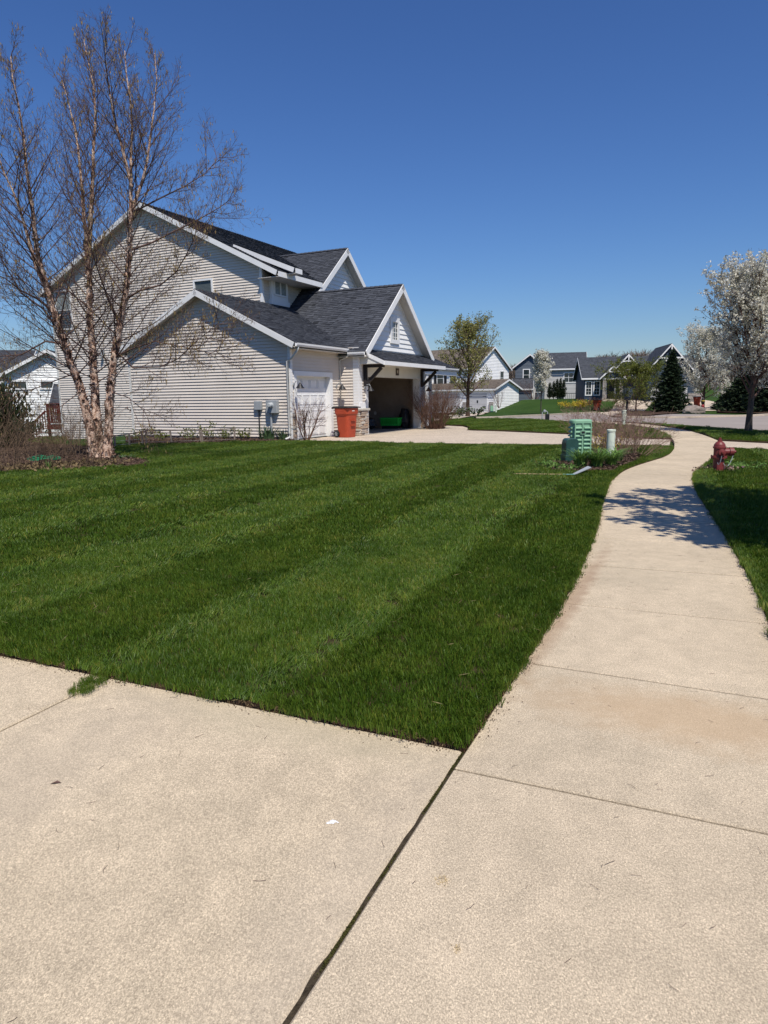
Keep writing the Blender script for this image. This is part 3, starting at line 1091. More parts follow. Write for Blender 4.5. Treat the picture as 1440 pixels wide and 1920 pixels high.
def roof_slope(root, a, b, c, d, mat, thick=0.14, course=0.143, name='roof_slope', uoff=0.0, tabs=0):
    """a-b along the eave, c above b, d above a; stepped shingle courses with an underside"""
    a, b, c, d = map(Vector, (a, b, c, d))
    nrm = (b - a).cross(d - a).normalized()
    if nrm.z < 0: nrm = -nrm
    ln = (d - a).length
    n = max(1, int(round(ln / course)))
    V, Fc, UVs = [], [], []
    e = (b - a).normalized()
    sl_ = (d - a) - e * (d - a).dot(e)
    sld = sl_.normalized()
    step = 0.011
    for i in range(n):
        t0, t1 = i / n, (i + 1) / n
        A, B = a + (d - a) * t0, b + (c - b) * t0
        Cc, Dd = b + (c - b) * t1, a + (d - a) * t1
        k = len(V)
        V += [A + nrm * step, B + nrm * step, Cc, Dd, A, B]
        Fc += [(k, k + 1, k + 2, k + 3), (k + 4, k + 5, k + 1, k)]
        def uv(p, vv): return ((p - a).dot(e) + uoff, vv)
        v0, v1 = i * course + 0.001, (i + 1) * course - 0.001
        UVs += [uv(A, v0), uv(B, v0), uv(Cc, v1), uv(Dd, v1), uv(A, v0), uv(B, v0), uv(B, v0), uv(A, v0)]
    if tabs:                                  # laminated tabs standing proud of each course
        rr = random.Random(tabs)
        for i in range(n):
            t0, t1 = i / n, (i + 1.0) / n
            A, B = a + (d - a) * t0, b + (c - b) * t0
            Dd, Cc = a + (d - a) * t1, b + (c - b) * t1
            W = (B - A).length
            x = rr.uniform(-0.2, 0.1)
            while x < W:
                w = rr.uniform(0.12, 0.42)
                x0, x1 = max(0, x) / W, min(W, x + w) / W
                if x1 > x0:
                    h = nrm * rr.uniform(0.018, 0.026)
                    k = len(V)
                    dn = (A - Dd).normalized() * 0.012
                    p0, p1, p2, p3 = A + (B - A) * x0 + dn, A + (B - A) * x1 + dn, Dd + (Cc - Dd) * x1, Dd + (Cc - Dd) * x0
                    up = nrm * 0.004
                    V += [p0 + h, p1 + h, p2 + up, p3 + up, p0, p1]
                    Fc += [(k, k + 1, k + 2, k + 3), (k + 4, k + 5, k + 1, k)]
                    vv = (i + 0.5) * course
                    uu0 = rr.uniform(0, 40)
                    for pp in (p0, p1, p2, p3, p0, p1, p1, p0):
                        UVs.append((uu0 + 0.05, vv + 0.001 * rr.random()))
                x += w + rr.uniform(0.06, 0.30)
    k = len(V)
    lo = nrm * -thick
    V += [a, b, c, d, a + lo, b + lo, c + lo, d + lo]
    for f in ((4, 7, 6, 5), (0, 4, 5, 1), (1, 5, 6, 2), (2, 6, 7, 3), (3, 7, 4, 0)):
        Fc.append(tuple(k + i for i in f))
        UVs += [(0.05, 0.05)] * 4
    me = bpy.data.meshes.new(name)
    me.from_pydata([tuple(v) for v in V], [], Fc)
    ul = me.uv_layers.new(name='UVMap')
    ul.data.foreach_set('uv', np.array(UVs, np.float32).ravel())
    me.materials.append(mat)
    o = bpy.data.objects.new(name, me)
    COL.objects.link(o)
    o.parent = root
    return o

def ridge_cap(root, a, b, mat, w=0.28):
    a, b = Vector(a), Vector(b)
    n = max(1, int((b - a).length / 0.22))
    mb = MB()
    e = (b - a) / n
    s = e.cross(Vector((0, 0, 1))).normalized() * w / 2
    for i in range(n):
        p, q = a + e * i, a + e * (i + 1.1)
        h0, h1 = Vector((0, 0, 0.028)), Vector((0, 0, 0.012))
        dn = Vector((0, 0, -0.07))
        mb.quad(p + h0, q + h1, q + s + dn, p + s + dn + Vector((0, 0, 0.012)))
        mb.quad(p + h0, p - s + dn + Vector((0, 0, 0.012)), q - s + dn, q + h1)
    o = mb.build('ridge_cap', mat, root, fix=False)
    me = o.data
    ul = me.uv_layers.new(name='UVMap')
    return o

def board(root, p, q, w, h, mat, name='trim_board', up=(0, 0, 1), bev=0.0):
    return MB().bar(p, q, w, h, up).build(name, mat, root)

def window(root, c, w, h, nrm, trim=0.09, mat=None, blind=None, sash=True, depth=0.06, head=0.0, mull=0, grid=None):
    """window on a wall: c centre (x,y,z) on the wall face, nrm outward 2D"""
    c = Vector(c)
    n = Vector((nrm[0], nrm[1], 0)).normalized()
    s = Vector((-n.y, n.x, 0))
    Z = Vector((0, 0, 1))
    mat = mat or MT['white']
    mb = MB()
    o = n * (depth / 2)
    for sg in (-1, 1):
        mb.obox(c + s * sg * (w / 2 + trim / 2) + o, s * trim / 2, n * depth / 2, Z * (h / 2 + trim))
    mb.obox(c + Z * (h / 2 + trim / 2 + head / 2) + o * 1.1, s * (w / 2), n * depth * 0.55, Z * (trim / 2 + head / 2))
    mb.obox(c - Z * (h / 2 + trim / 2) + o * 1.1, s * (w / 2), n * depth * 0.55, Z * trim / 2)
    if sash:
        mb.obox(c + n * 0.025, s * (w / 2), n * 0.02, Z * 0.025)
    for i in range(mull):
        t = (i + 1) / (mull + 1) - 0.5
        mb.obox(c + s * (w * t) + n * 0.03, s * 0.03, n * 0.02, Z * h / 2)
    if grid:
        gxn, gyn = grid
        for i in range(1, gxn):
            mb.obox(c + s * (w * (i / gxn - 0.5)) + n * 0.022, s * 0.011, n * 0.008, Z * h / 2)
        for j in range(1, gyn):
            mb.obox(c + Z * (h * (j / gyn - 0.5)) + n * 0.0215, s * (w / 2), n * 0.008, Z * 0.011)
    f = mb.build('window', mat, root)
    MB().obox(c + n * 0.008, s * (w / 2), n * 0.004, Z * h / 2).build('pane', MT['glass'], f)
    if blind:
        k = max(3, int(h / 0.055))
        bl = MB()
        z0, z1 = blind[0], blind[1]
        for i in range(k):
            zz = c.z + h * (-0.5 + (i + 0.5) / k)
            fr = (i + 0.5) / k
            if fr < z0 or fr > z1: continue
            bl.obox(Vector((c.x, c.y, zz)) + n * 0.014, s * (w / 2 - 0.02), n * 0.001, Z * (h / k * 0.40))
        bl.build('blind', blind[2], f)
    return f

BLK = MB().box(-0.5, 0.5, -0.5, 0.5, -0.5, 0.5)
def stone_proto():
    o = BLK.build('stone_proto', MT['stone'])
    bm = bmesh.new()
    bm.from_mesh(o.data)
    bmesh.ops.bevel(bm, geom=bm.edges[:], offset=0.09, segments=1, affect='EDGES')
    r = random.Random(4)
    for v in bm.verts:
        v.co += Vector((r.uniform(-.03, .03), r.uniform(-.05, .05), r.uniform(-.04, .04)))
    me = bpy.data.meshes.new('stone')
    bm.to_mesh(me)
    bm.free()
    me.materials.append(MT['stone'])
    bpy.data.objects.remove(o)
    return me
STONE_ME = stone_proto()
STONE_ME2 = STONE_ME.copy()
STONE_ME2.materials[0] = MT['stone_far']
def stone_face(parent, p0, p1, z0, z1, seed, rowh=0.085, me=None, wid=(0.16, 0.42)):
    """individual ledge stones over a face"""
    r = random.Random(seed)
    p0, p1 = Vector(p0), Vector(p1)
    L = (p1 - p0).length
    d = (p1 - p0) / L
    nrm = Vector((d.y, -d.x))
    z = z0
    while z < z1 - 0.02:
        h = min(r.uniform(rowh * 0.6, rowh * 1.35), z1 - z)
        t = 0.0
        while t < L - 0.01:
            w = min(r.uniform(*wid), L - t)
            if L - t - w < 0.06: w = L - t
            o = bpy.data.objects.new('stone', me or STONE_ME)
            COL.objects.link(o)
            o.parent = parent
            dep = r.uniform(0.07, 0.11)
            c = p0 + d * (t + w / 2) + nrm * (dep / 2 - 0.03)
            o.location = (c.x, c.y, z + h / 2)
            o.rotation_euler = (0, 0, math.atan2(d.y, d.x))
            o.scale = (w - 0.010, dep, h - 0.008)
            t += w
        z += h

# ================================================================== MAIN HOUSE (local x: along the front, y: leftwards along the gable side)
HRZ = math.pi / 2 - HA
H = thing('house', 'beige sided two storey house with charcoal shingle roof and open garage', 'house', HO, HRZ)
SM = MT['siding']
GW = 7.67                                    # garage gable wall width
RS = 0.49                                    # main and garage roof slope
GR, GZ = 3.83, 5.50                          # garage ridge
def gz(v): return GZ - RS * abs(v - GR)
MR, MZ = 10.25, 10.30                        # main ridge
def mz(v): return MZ - RS * abs(v - MR)

# walls -------------------------------------------------------------
siding(H, (0, GW), (0, 0), 0.12, [(0, gz(GW) - 0.15), (GW - GR, GZ - 0.15), (GW, gz(0) - 0.15)], SM)
MB().box(0.0, 0.16, 0.0, GW, -0.25, 0.115).build('foundation', MT['garage_floor'], H)
siding(H, (4.07, 16.75), (4.07, 3.95), -0.75, [(0, mz(16.75) - 0.15), (16.75 - MR, MZ - 0.15), (16.75 - 3.95, mz(3.95) - 0.15)], SM)
# garage front wall with the single door
siding(H, (0, 0), (3.5, 0), 0.12, 3.35, SM, openings=[(0.16, 2.86, -1, 2.47)])
# bay side return
siding(H, (3.55, 0.0), (3.55, -0.85), 0.12, 3.45, SM)
# bay front: siding on both sides of the wide opening, gable above
BU0, BU1, BUC = 3.55, 10.35, 6.95
B3Z, B3S = 6.25, 0.83
siding(H, (BU0, -0.85), (BU1, -0.85), 0.12, 3.3, SM, openings=[(0.55, 6.25, -1, 3.1)])
siding(H, (BU0, -0.852), (BU1, -0.852), 3.25, [(0, B3Z - 0.2 - B3S * (BUC - BU0)), (BUC - BU0, B3Z - 0.2), (BU1 - BU0, B3Z - 0.2 - B3S * (BU1 - BUC))], MT['siding_white'], pitch=0.20)
siding(H, (BU1, -0.85), (BU1, 2.0), 0.0, 3.35, SM)
siding(H, (BU1, 1.2), (16.4, 1.2), 0.0, 3.4, SM)
# second floor front wall and window bump
siding(H, (4.07, 3.95), (8.2, 3.95), 5.2, 6.85, SM)
siding(H, (16.4, 3.95), (16.4, 16.75), -0.7, [(0, mz(3.95) - .15), (MR - 3.95, MZ - .15), (16.75 - 3.95, mz(16.75) - .15)], SM)
siding(H, (16.4, 16.75), (4.07, 16.75), -1.2, mz(16.75) - 0.2, SM)
siding(H, (8.2, 3.96), (16.4, 3.96), 5.2, 6.85, SM)
# garage rear wall bit
siding(H, (4.07, GW), (0, GW), 0.1, gz(GW) - 0.15, SM)
# upper cross gable wall
B2C, B2Z = 9.85, 8.65
siding(H, (7.2, 3.4), (12.5, 3.4), 6.3, [(0, B2Z - 0.2 - B3S * 2.65), (2.65, B2Z - 0.2), (5.3, B2Z - 0.2 - B3S * 2.65)], MT['siding_white'], pitch=0.20)

# corner boards -------------------------------------------------------
def vboard(x0, x1, y0, y1, z0, z1, mat=None, name='corner_board'):
    return MB().box(x0, x1, y0, y1, z0, z1).build(name, mat or MT['white'], H)
vboard(-0.03, 0.10, -0.03, 0.08, 0.05, 3.38)
vboard(-0.03, 0.09, GW - 0.09, GW + 0.03, 0.05, 3.5, MT['offwhite'])
vboard(4.035, 4.16, 3.92, 4.05, 5.3, 7.05)
vboard(4.035, 4.16, 16.66, 16.78, -0.8, 6.9, MT['offwhite'])
vboard(3.52, 3.80, -0.88, -0.62, 0.95, 3.45)
vboard(4.07, 4.085, 11.6, 11.9, 3.5, 3.7, MT['offwhite'], 'wall_block')

# roofs -----------------------------------------------------------------
RM = MT['roof']
roof_slope(H, (-0.32, -0.42, gz(-0.42)), (7.2, -0.42, gz(-0.42)), (7.2, GR, GZ), (-0.32, GR, GZ), RM, tabs=1)
roof_slope(H, (4.07, GW + 0.42, gz(GW + .42)), (-0.32, GW + 0.42, gz(GW + .42)), (-0.32, GR, GZ), (4.07, GR, GZ), RM, tabs=2)
ridge_cap(H, (-0.33, GR, GZ), (4.07, GR, GZ), RM)
EV = 2.92
roof_slope(H, (3.75, EV, mz(EV)), (7.35, EV, mz(EV)), (7.35, MR, MZ), (3.75, MR, MZ), RM, tabs=3)
roof_slope(H, (7.35, 4.1, mz(4.1)), (16.7, 4.1, mz(4.1)), (16.7, MR, MZ), (7.35, MR, MZ), RM, tabs=4)
roof_slope(H, (16.7, 17.3, mz(17.3)), (3.75, 17.3, mz(17.3)), (3.75, MR, MZ), (16.7, MR, MZ), RM, tabs=5)
ridge_cap(H, (3.74, MR, MZ), (16.7, MR, MZ), RM)
# garage bay gable and the upper cross gable share their left slope
def bz(u): return B3Z - B3S * (BUC - u)
E0, RK3, RK2 = 3.36, -1.27, 2.95
roof_slope(H, (E0, 5.2, bz(E0)), (E0, RK3, bz(E0)), (BUC, RK3, B3Z), (BUC, 5.2, B3Z), RM, uoff=0, tabs=6)
B2Zr = bz(B2C)
roof_slope(H, (BUC, 7.6, B3Z), (BUC, RK2, B3Z), (B2C, RK2, B2Zr), (B2C, 7.6, B2Zr), RM, uoff=0.1, tabs=7)
roof_slope(H, (2 * BUC - E0, RK3, bz(E0)), (2 * BUC - E0, 4.5, bz(E0)), (BUC, 4.5, B3Z), (BUC, RK3, B3Z), RM, tabs=8)
roof_slope(H, (2 * B2C - BUC, RK2, B3Z), (2 * B2C - BUC, 7.6, B3Z), (B2C, 7.6, B2Zr), (B2C, RK2, B2Zr), RM, tabs=9)
ridge_cap(H, (BUC, 3.2, B3Z + .005), (BUC, RK3, B3Z + .005), RM)
ridge_cap(H, (B2C, 7.4, B2Zr + .005), (B2C, RK2, B2Zr + .005), RM)
# shed roof over the window bump-out
roof_slope(H, (4.32, 2.45, 6.86), (4.85, 2.45, 6.86), (4.85, 5.6, 8.13), (4.32, 5.6, 8.13), RM, tabs=10)
# front entry porch roof to the right of the bay
roof_slope(H, (10.0, -0.35, 3.02), (16.4, -0.35, 3.02), (16.4, 1.3, 3.75), (10.0, 1.3, 3.75), RM, tabs=11)

# rake fascias, eave fascias and soffits ------------------------------------
def rake(p, q, nrm, h=0.20, t=0.035, drop=0.11, mat=None):
    """white board under a roof edge from p to q, nrm: outward 3D"""
    p, q, nrm = Vector(p), Vector(q), Vector(nrm)
    up = (q - p).cross(nrm)
    if up.z < 0: up = -up
    up.normalize()
    c0, c1 = p - up * drop + nrm * t * 0.5, q - up * drop + nrm * t * 0.5
    return MB().obox((c0 + c1) / 2, (c1 - c0) / 2, nrm * t / 2, up * h / 2).build('rake_board', mat or MT['white'], H)
uN = (-1, 0, 0)
vN = (0, -1, 0)
rake((-0.32, -0.42, gz(-0.42)), (-0.32, GR, GZ), uN)
rake((-0.32, GW + 0.42, gz(-0.42)), (-0.32, GR, GZ), uN)
rake((3.75, EV, mz(EV)), (3.75, MR, MZ), uN)
rake((3.75, 17.3, mz(17.3)), (3.75, MR, MZ), uN)
rake((4.32, 2.45, 6.86), (4.32, 5.5, 8.09), uN, 0.19)
for (uc, hw, zr, rk) in ((BUC, BUC - E0, B3Z, RK3), (B2C, B2C - BUC, B2Zr, RK2)):
    for s in (-1, 1):
        rake((uc + s * hw, rk, zr - B3S * hw), (uc, rk, zr), vN, 0.24, drop=0.13)
        # soffit under the projecting gable
        dz = 0.205
        MB().prism([(uc + s * hw, rk, zr - B3S * hw - dz), (uc, rk, zr - dz), (uc, rk, zr - dz - 0.02), (uc + s * hw, rk, zr - B3S * hw - dz - 0.02)], (0, 0.44, 0)).build('soffit', MT['soffit'], H)
        # inner frieze board along the gable wall
        p = Vector((uc + s * (hw - 0.28), rk + 0.40, zr - B3S * (hw - 0.28) - 0.26))
        q = Vector((uc, rk + 0.40, zr - 0.26))
        up = (q - p).cross(Vector(vN)); up = up if up.z > 0 else -up; up.normalize()
        MB().obox((p + q) / 2, (q - p) / 2, Vector((0, 0.012, 0)), up * 0.07).build('frieze_board', MT['white'], H)
# gable side soffits
for (x0, vr, zr, va, vb) in ((-0.32, GR, GZ, -0.40, GW + 0.40), (3.75, MR, MZ, EV, 17.28)):
    for ve in (va, vb):
        ze = zr - RS * abs(ve - vr)
        MB().prism([(x0 + .01, ve, ze - .165), (x0 + .01, vr, zr - .165), (x0 + .01, vr, zr - .185), (x0 + .01, ve, ze - .185)], (0.33, 0, 0)).build('soffit', MT['soffit'], H)
# eave fascia, soffit of the second floor
MB().box(3.78, 7.3, EV - 0.03, EV, mz(EV) - 0.24, mz(EV) - 0.03).build('eave_board', MT['white'], H)
MB().box(3.78, 7.3, EV, 3.95, mz(EV) - 0.245, mz(EV) - 0.225).build('soffit', MT['soffit'], H)
MB().box(4.36, 4.85, 2.42, 2.45, 6.64, 6.84).build('eave_board', MT['white'], H)
MB().box(4.36, 4.85, 2.45, 2.92, 6.63, 6.65).build('soffit', MT['soffit'], H)

# gutter: garage eave, then along the bay's left eave
def gutter(p, q, out):
    p, q, out = Vector(p), Vector(q), Vector(out)
    d = (q - p)
    prof = [(0, 0), (0, -0.12), (0.07, -0.12), (0.10, -0.06), (0.105, 0), (0.09, 0), (0.085, -0.05), (0.012, -0.10), (0.012, 0)]
    pts = [p + out * a + Vector((0, 0, b)) for a, b in prof]
    return MB().prism(pts, d).build('gutter', MT['white'], H)
gutter((-0.30, -0.42, gz(-0.42) - 0.02), (3.42, -0.42, gz(-0.42) - 0.02), (0, -1, 0))
gutter((E0, -0.52, bz(E0) - 0.02), (E0, RK3 + 0.02, bz(E0) - 0.02), (-1, 0, 0))
gutter((10.4, -0.35, 3.0), (16.4, -0.35, 3.0), (0, -1, 0))
MB().box(0.0, 3.5, -0.42, 0.0, gz(-.42) - 0.20, gz(-.42) - 0.18).build('soffit', MT['soffit'], H)
MB().box(E0, 3.56, RK3, 0.0, bz(E0) - 0.20, bz(E0) - 0.18).build('soffit', MT['soffit'], H)
MB().box(10.0, 16.4, -0.35, 1.2, 2.86, 2.88).build('soffit', MT['soffit'], H)
MB().box(10.4, 16.4, -0.32, -0.2, 2.62, 2.86).build('porch_beam', MT['white'], H)
# downspout at the near corner: elbow from the gutter then down the side wall
MB().tube([(-0.16, -0.45, gz(-.42) - .13), (-0.16, -0.44, gz(-.42) - .24), (-0.10, -0.14, gz(-.42) - .52), (-0.09, 0.06, gz(-.42) - .62), (-0.085, 0.06, 0.30), (-0.085, 0.07, 0.12), (-0.30, 0.10, 0.06)],
          0.042, 8).build('downspout', MT['offwhite'], H, smooth_=True)
MB().tube([(3.46, -0.50, 3.22), (3.46, -0.42, 3.1), (3.50, -0.05, 2.95), (3.50, -0.05, 0.1)], 0.035, 8).build('downspout', MT['offwhite'], H, smooth_=True)

# single garage door ---------------------------------------------------------
DU0, DU1, DH = 0.33, 2.72, 2.30
for (x0, x1, z0, z1) in ((0.14, DU0, 0.0, 2.47), (DU1, 2.90, 0.0, 2.47), (DU0, DU1, DH, 2.47)):
    MB().box(x0, x1, -0.045, 0.25, z0, z1).build('door_trim', MT['white'], H)
gd = MB().box(DU0, DU1, 0.20, 0.24, 0.0, DH).build('garage_door', MT['white'], H)
for r_ in range(4):
    z0 = 0.02 + r_ * DH / 4
    sec = MB().box(DU0 + 0.005, DU1 - 0.005, 0.175, 0.199, z0, z0 + DH / 4 - 0.012).build('section', MT['white'], H, bevel=0.004)
    sec.parent = gd
    for c_ in range(4):
        x0 = DU0 + 0.07 + c_ * (DU1 - DU0 - 0.14) / 4 + 0.03
        x1 = x0 + (DU1 - DU0 - 0.14) / 4 - 0.06
        mb = MB()
        za, zb = z0 + 0.11, z0 + DH / 4 - 0.12
        for (a, b, c, d) in ((x0, x1, za, za + 0.02), (x0, x1, zb - 0.02, zb), (x0, x0 + 0.02, za + .02, zb - .02), (x1 - 0.02, x1, za + .02, zb - .02)):
            mb.box(a, b, 0.155, 0.174, c, d)
        mb.box(x0 + 0.05, x1 - 0.05, 0.160, 0.174, za + 0.05, zb - 0.05)
        mb.build('panel', MT['white'], gd)

# wide open garage -----------------------------------------------------------
OU0, OU1, OH = 4.28, 9.62, 2.33
FV = -0.85
for (x0, x1, z0, z1) in ((4.08, OU0, 0.0, 3.0), (OU1, 9.85, 0.0, 3.0), (OU0, OU1, OH, 3.0)):
    MB().box(x0, x1, FV - 0.05, FV + 0.30, z0, z1).build('door_trim', MT['offwhite'] if z0 else MT['white'], H)
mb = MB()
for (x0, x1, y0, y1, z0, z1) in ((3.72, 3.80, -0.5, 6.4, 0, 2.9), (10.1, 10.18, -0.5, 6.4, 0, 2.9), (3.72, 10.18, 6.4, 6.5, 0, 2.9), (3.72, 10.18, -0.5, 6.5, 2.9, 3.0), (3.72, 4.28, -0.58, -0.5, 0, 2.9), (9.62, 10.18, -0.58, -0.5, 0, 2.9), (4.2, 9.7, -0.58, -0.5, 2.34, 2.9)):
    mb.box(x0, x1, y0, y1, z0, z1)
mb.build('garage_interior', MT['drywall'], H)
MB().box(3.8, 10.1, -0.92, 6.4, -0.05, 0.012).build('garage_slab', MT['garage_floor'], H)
r2 = random.Random(3)
def smear(pts, nx_, name='taped_joint'):
    pass
def blot(cx, cz, w, h, y=6.39, k=14, seed=1):
    rr = random.Random(seed)
    ring = []
    for i in range(k):
        t = 2 * math.pi * i / k
        e = rr.uniform(0.75, 1.15)
        x_ = max(-1, min(1, 1.35 * math.cos(t))) * w / 2 * e
        z_ = max(-1, min(1, 1.2 * math.sin(t))) * h / 2 * (e * .3 + .7)
        ring.append((cx + x_, y, cz + z_))
    MB().prism(ring, (0, -0.003, 0)).build('compound_patch', MT['compound'], H)
blot(8.15, 1.45, 0.34, 2.8, seed=1)
for k_ in range(9):
    blot(4.4 + k_ * 0.62, 0.5 + (k_ * 37 % 19) * 0.11, 0.13, 0.13, seed=k_ + 5)
blot(5.6, 1.45, 0.22, 2.8, seed=22)
for k_ in range(6):
    cz = 0.3 + k_ * 0.42
    y = 0.8 + k_ * 0.9
    ring = [(10.099, y + 0.07 * math.cos(2 * math.pi * i / 10), cz + 0.09 * math.sin(2 * math.pi * i / 10)) for i in range(10)]
    MB().prism(ring, (-0.003, 0, 0)).build('compound_patch', MT['compound'], H)
MB().prism([(10.099, 2.55, 0.1), (10.099, 2.95, 0.1), (10.099, 2.85, 0.6), (10.099, 3.0, 1.2), (10.099, 2.88, 1.7), (10.099, 2.95, 2.8), (10.099, 2.58, 2.8), (10.099, 2.66, 2.0), (10.099, 2.55, 1.3)], (-0.003, 0, 0)).build('taped_joint', MT['compound'], H)

# shed roof over the opening, brackets, plaque
SV = -1.95
roof_slope(H, (3.62, SV, 2.92), (10.25, SV, 2.92), (10.25, FV + 0.02, 3.42), (3.62, FV + 0.02, 3.42), RM, thick=0.08, tabs=31)
MB().box(3.62, 10.25, SV - 0.03, SV, 2.74, 2.90).build('eave_board', MT['white'], H)
for x in (3.60, 10.25):
    MB().prism([(x, SV, 2.74), (x, SV, 2.90), (x, FV, 3.40), (x, FV, 3.24)], (0.03, 0, 0)).build('rake_board', MT['white'], H)
MB().prism([(3.63, SV + .01, 2.80), (3.63, FV, 3.28), (3.63, FV, 2.80)], (6.62, 0, 0)).build('soffit', MT['offwhite'], H)
for x in (3.98, 9.82):
    mb = MB()
    mb.box(x - 0.07, x + 0.07, FV - 0.16, FV - 0.03, 1.95, 2.79)
    mb.box(x - 0.07, x + 0.07, FV - 0.92, FV - 0.16, 2.67, 2.79)
    mb.bar((x, FV - 0.16, 2.05), (x, FV - 0.80, 2.66), 0.12, 0.13, (1, 0, 0))
    mb.build('bracket', MT['dark_wood'], H, bevel=0.006)
pq = MB().box(6.95, 7.25, FV - 0.075, FV - 0.052, 2.44, 2.74).build('house_number_plaque', simple('plaque_brown', (0.05, 0.03, 0.022), 0.5), H)
mb = MB()
mb.box(7.04, 7.07, FV - 0.082, FV - 0.076, 2.52, 2.67)
mb.box(7.12, 7.15, FV - 0.082, FV - 0.076, 2.52, 2.67)
mb.box(7.07, 7.12, FV - 0.082, FV - 0.076, 2.58, 2.61)
mb.build('numeral', MT['compound'], pq)
MB().box(9.68, 9.76, FV - 0.07, FV - 0.055, 1.30, 1.50).build('keypad', MT['compound'], H)

# stone piers with caps
piers = [(3.44, 4.14, FV - 0.14, -0.55), (9.78, 10.44, FV - 0.14, -0.5)]
for k_, (x0, x1, y0, y1) in enumerate(piers):
    pr = MB().box(x0 + 0.06, x1 - 0.06, y0 + 0.06, y1, 0, 0.98).build('stone_pier', MT['mortar'], H)
    stone_face(pr, (x0 + .05, y0 + .05), (x1 - .05, y0 + .05), 0, 0.98, 30 + k_)
    stone_face(pr, (x0 + .05, y1), (x0 + .05, y0 + .05), 0, 0.98, 50 + k_)
    stone_face(pr, (x1 - .05, y0 + .05), (x1 - .05, y1), 0, 0.98, 60 + k_)
    cp_ = MB().box(x0 - 0.04, x1 + 0.04, y0 - 0.04, y1 + 0.02, 0.98, 1.07).build('cap_stone', MT['stone_cap'], H, bevel=0.012)
    cp_.parent = pr
    MB().box(x0 + 0.1, x1 - 0.1, y0 + 0.09, y1, 1.07, 1.30).build('pier_block', MT['white'], H)
pr = MB().box(0.02, 0.14, -0.05, 0.0, 0.0, 0.98).build('stone_pier', MT['mortar'], H)
stone_face(pr, (-0.02, -0.06), (0.16, -0.06), 0, 0.98, 77)
MB().box(9.86, 10.36, FV - 0.035, FV - 0.022, 1.30, 3.0).build('siding_panel', SM, H)

# attic window in the bay gable
window(H, (6.9, FV - 0.02, 4.32), 0.56, 0.74, (0, -1), 0.17, sash=False, grid=(3, 1), head=0.05)
# bump-out window: trimmed white surround
MB().box(4.56, 5.80, 3.80, 3.94, 5.66, 6.66).build('window_surround', MT['white'], H)
window(H, (5.18, 3.80, 6.28), 0.84, 0.66, (0, -1), 0.06, blind=(0.0, 1, MT['blind']), sash=False, mull=1, depth=0.05)
MB().box(4.50, 5.86, 3.76, 3.95, 5.50, 5.70).build('window_apron', MT['white'], H)
# gable side windows
window(H, (4.05, 15.88, 5.96), 0.98, 1.76, (-1, 0), 0.08, blind=(0.45, 1.0, MT['blind']), depth=0.07)
window(H, (4.05, 7.05, 6.05), 0.92, 1.20, (-1, 0), 0.08, blind=(0.0, 1.0, MT['blind_dark']), depth=0.07)
# black bracket tucked under the upper gable peak
MB().prism([(9.3, 3.36, 8.0), (9.75, 3.36, 8.35), (9.75, 3.36, 8.0)], (0, -0.05, 0)).build('gable_bracket', MT['dark_wood'], H)

# wall lamps: barn style -----------------------------------------------------
def wall_lamp(x, y, z):
    m = MB()
    m.lathe([(0.05, 0), (0.05, 0.02)], (x, y, z), 12, 'y')
    m.v = [(a, y - (b - y), c) for a, b, c in m.v]
    m.tube([(x, y - .02, z), (x, y - .10, z + .12), (x, y - .22, z + .14), (x, y - .27, z + .05)], 0.014, 6)
    lo = m.build('wall_lamp', MT['grey_metal'], H)
    MB().lathe([(0.02, 0.10), (0.05, 0.06), (0.07, 0.02), (0.16, -0.10), (0.155, -0.10), (0.06, 0.0)], (x, y - .27, z - .03), 14).build('lamp_shade', MT['black'], lo)
wall_lamp(0.08, -0.06, 1.98)
wall_lamp(3.2, -0.03, 1.95)
wall_lamp(3.93, FV - 0.06, 1.88)
wall_lamp(10.1, FV - 0.06, 1.88)

# utility boxes on the side wall, floodlight, siding vents
ub = MB().box(-0.15, -0.005, 1.24, 1.54, 1.10, 1.42).build('cable_box', MT['grey_metal'], H, bevel=0.012)
MB().tube([(-0.07, 1.38, 1.10), (-0.07, 1.38, 0.0)], 0.022, 8).build('conduit', MT['black'], H).parent = ub
me_ = MB().box(-0.20, -0.005, 0.52, 0.98, 0.98, 1.44).build('electric_meter', MT['grey_metal'], H, bevel=0.012)
MB().lathe([(0.0, -0.15), (0.06, -0.15), (0.085, -0.13), (0.09, 0.0), (0.11, 0.0), (0.11, 0.03)], (-0.21, 0.74, 1.27), 18, 'x').build('meter_dome', simple('meter_glass', (0.45, 0.47, 0.47), 0.15), H, smooth_=False).parent = me_
MB().tube([(-0.10, 0.83, 0.98), (-0.10, 0.83, 0.0)], 0.04, 8).build('conduit', MT['grey_metal'], H).parent = me_
fl = MB().box(3.98, 4.05, 13.35, 13.55, 3.7, 3.95).build('floodlight', MT['grey_metal'], H)
MB().lathe([(0.05, 0.0), (0.09, -0.16), (0.08, -0.16)], (3.92, 13.45, 3.75), 12).build('lamp_head', MT['grey_metal'], H).parent = fl
# porch column and grey entry wall
MB().box(12.0, 12.27, -0.28, -0.02, 0, 2.62).build('porch_column', MT['white'], H)
MB().box(10.36, 12.4, 0.6, 0.75, 0.0, 2.86).build('entry_wall', MT['siding_grey'], H)

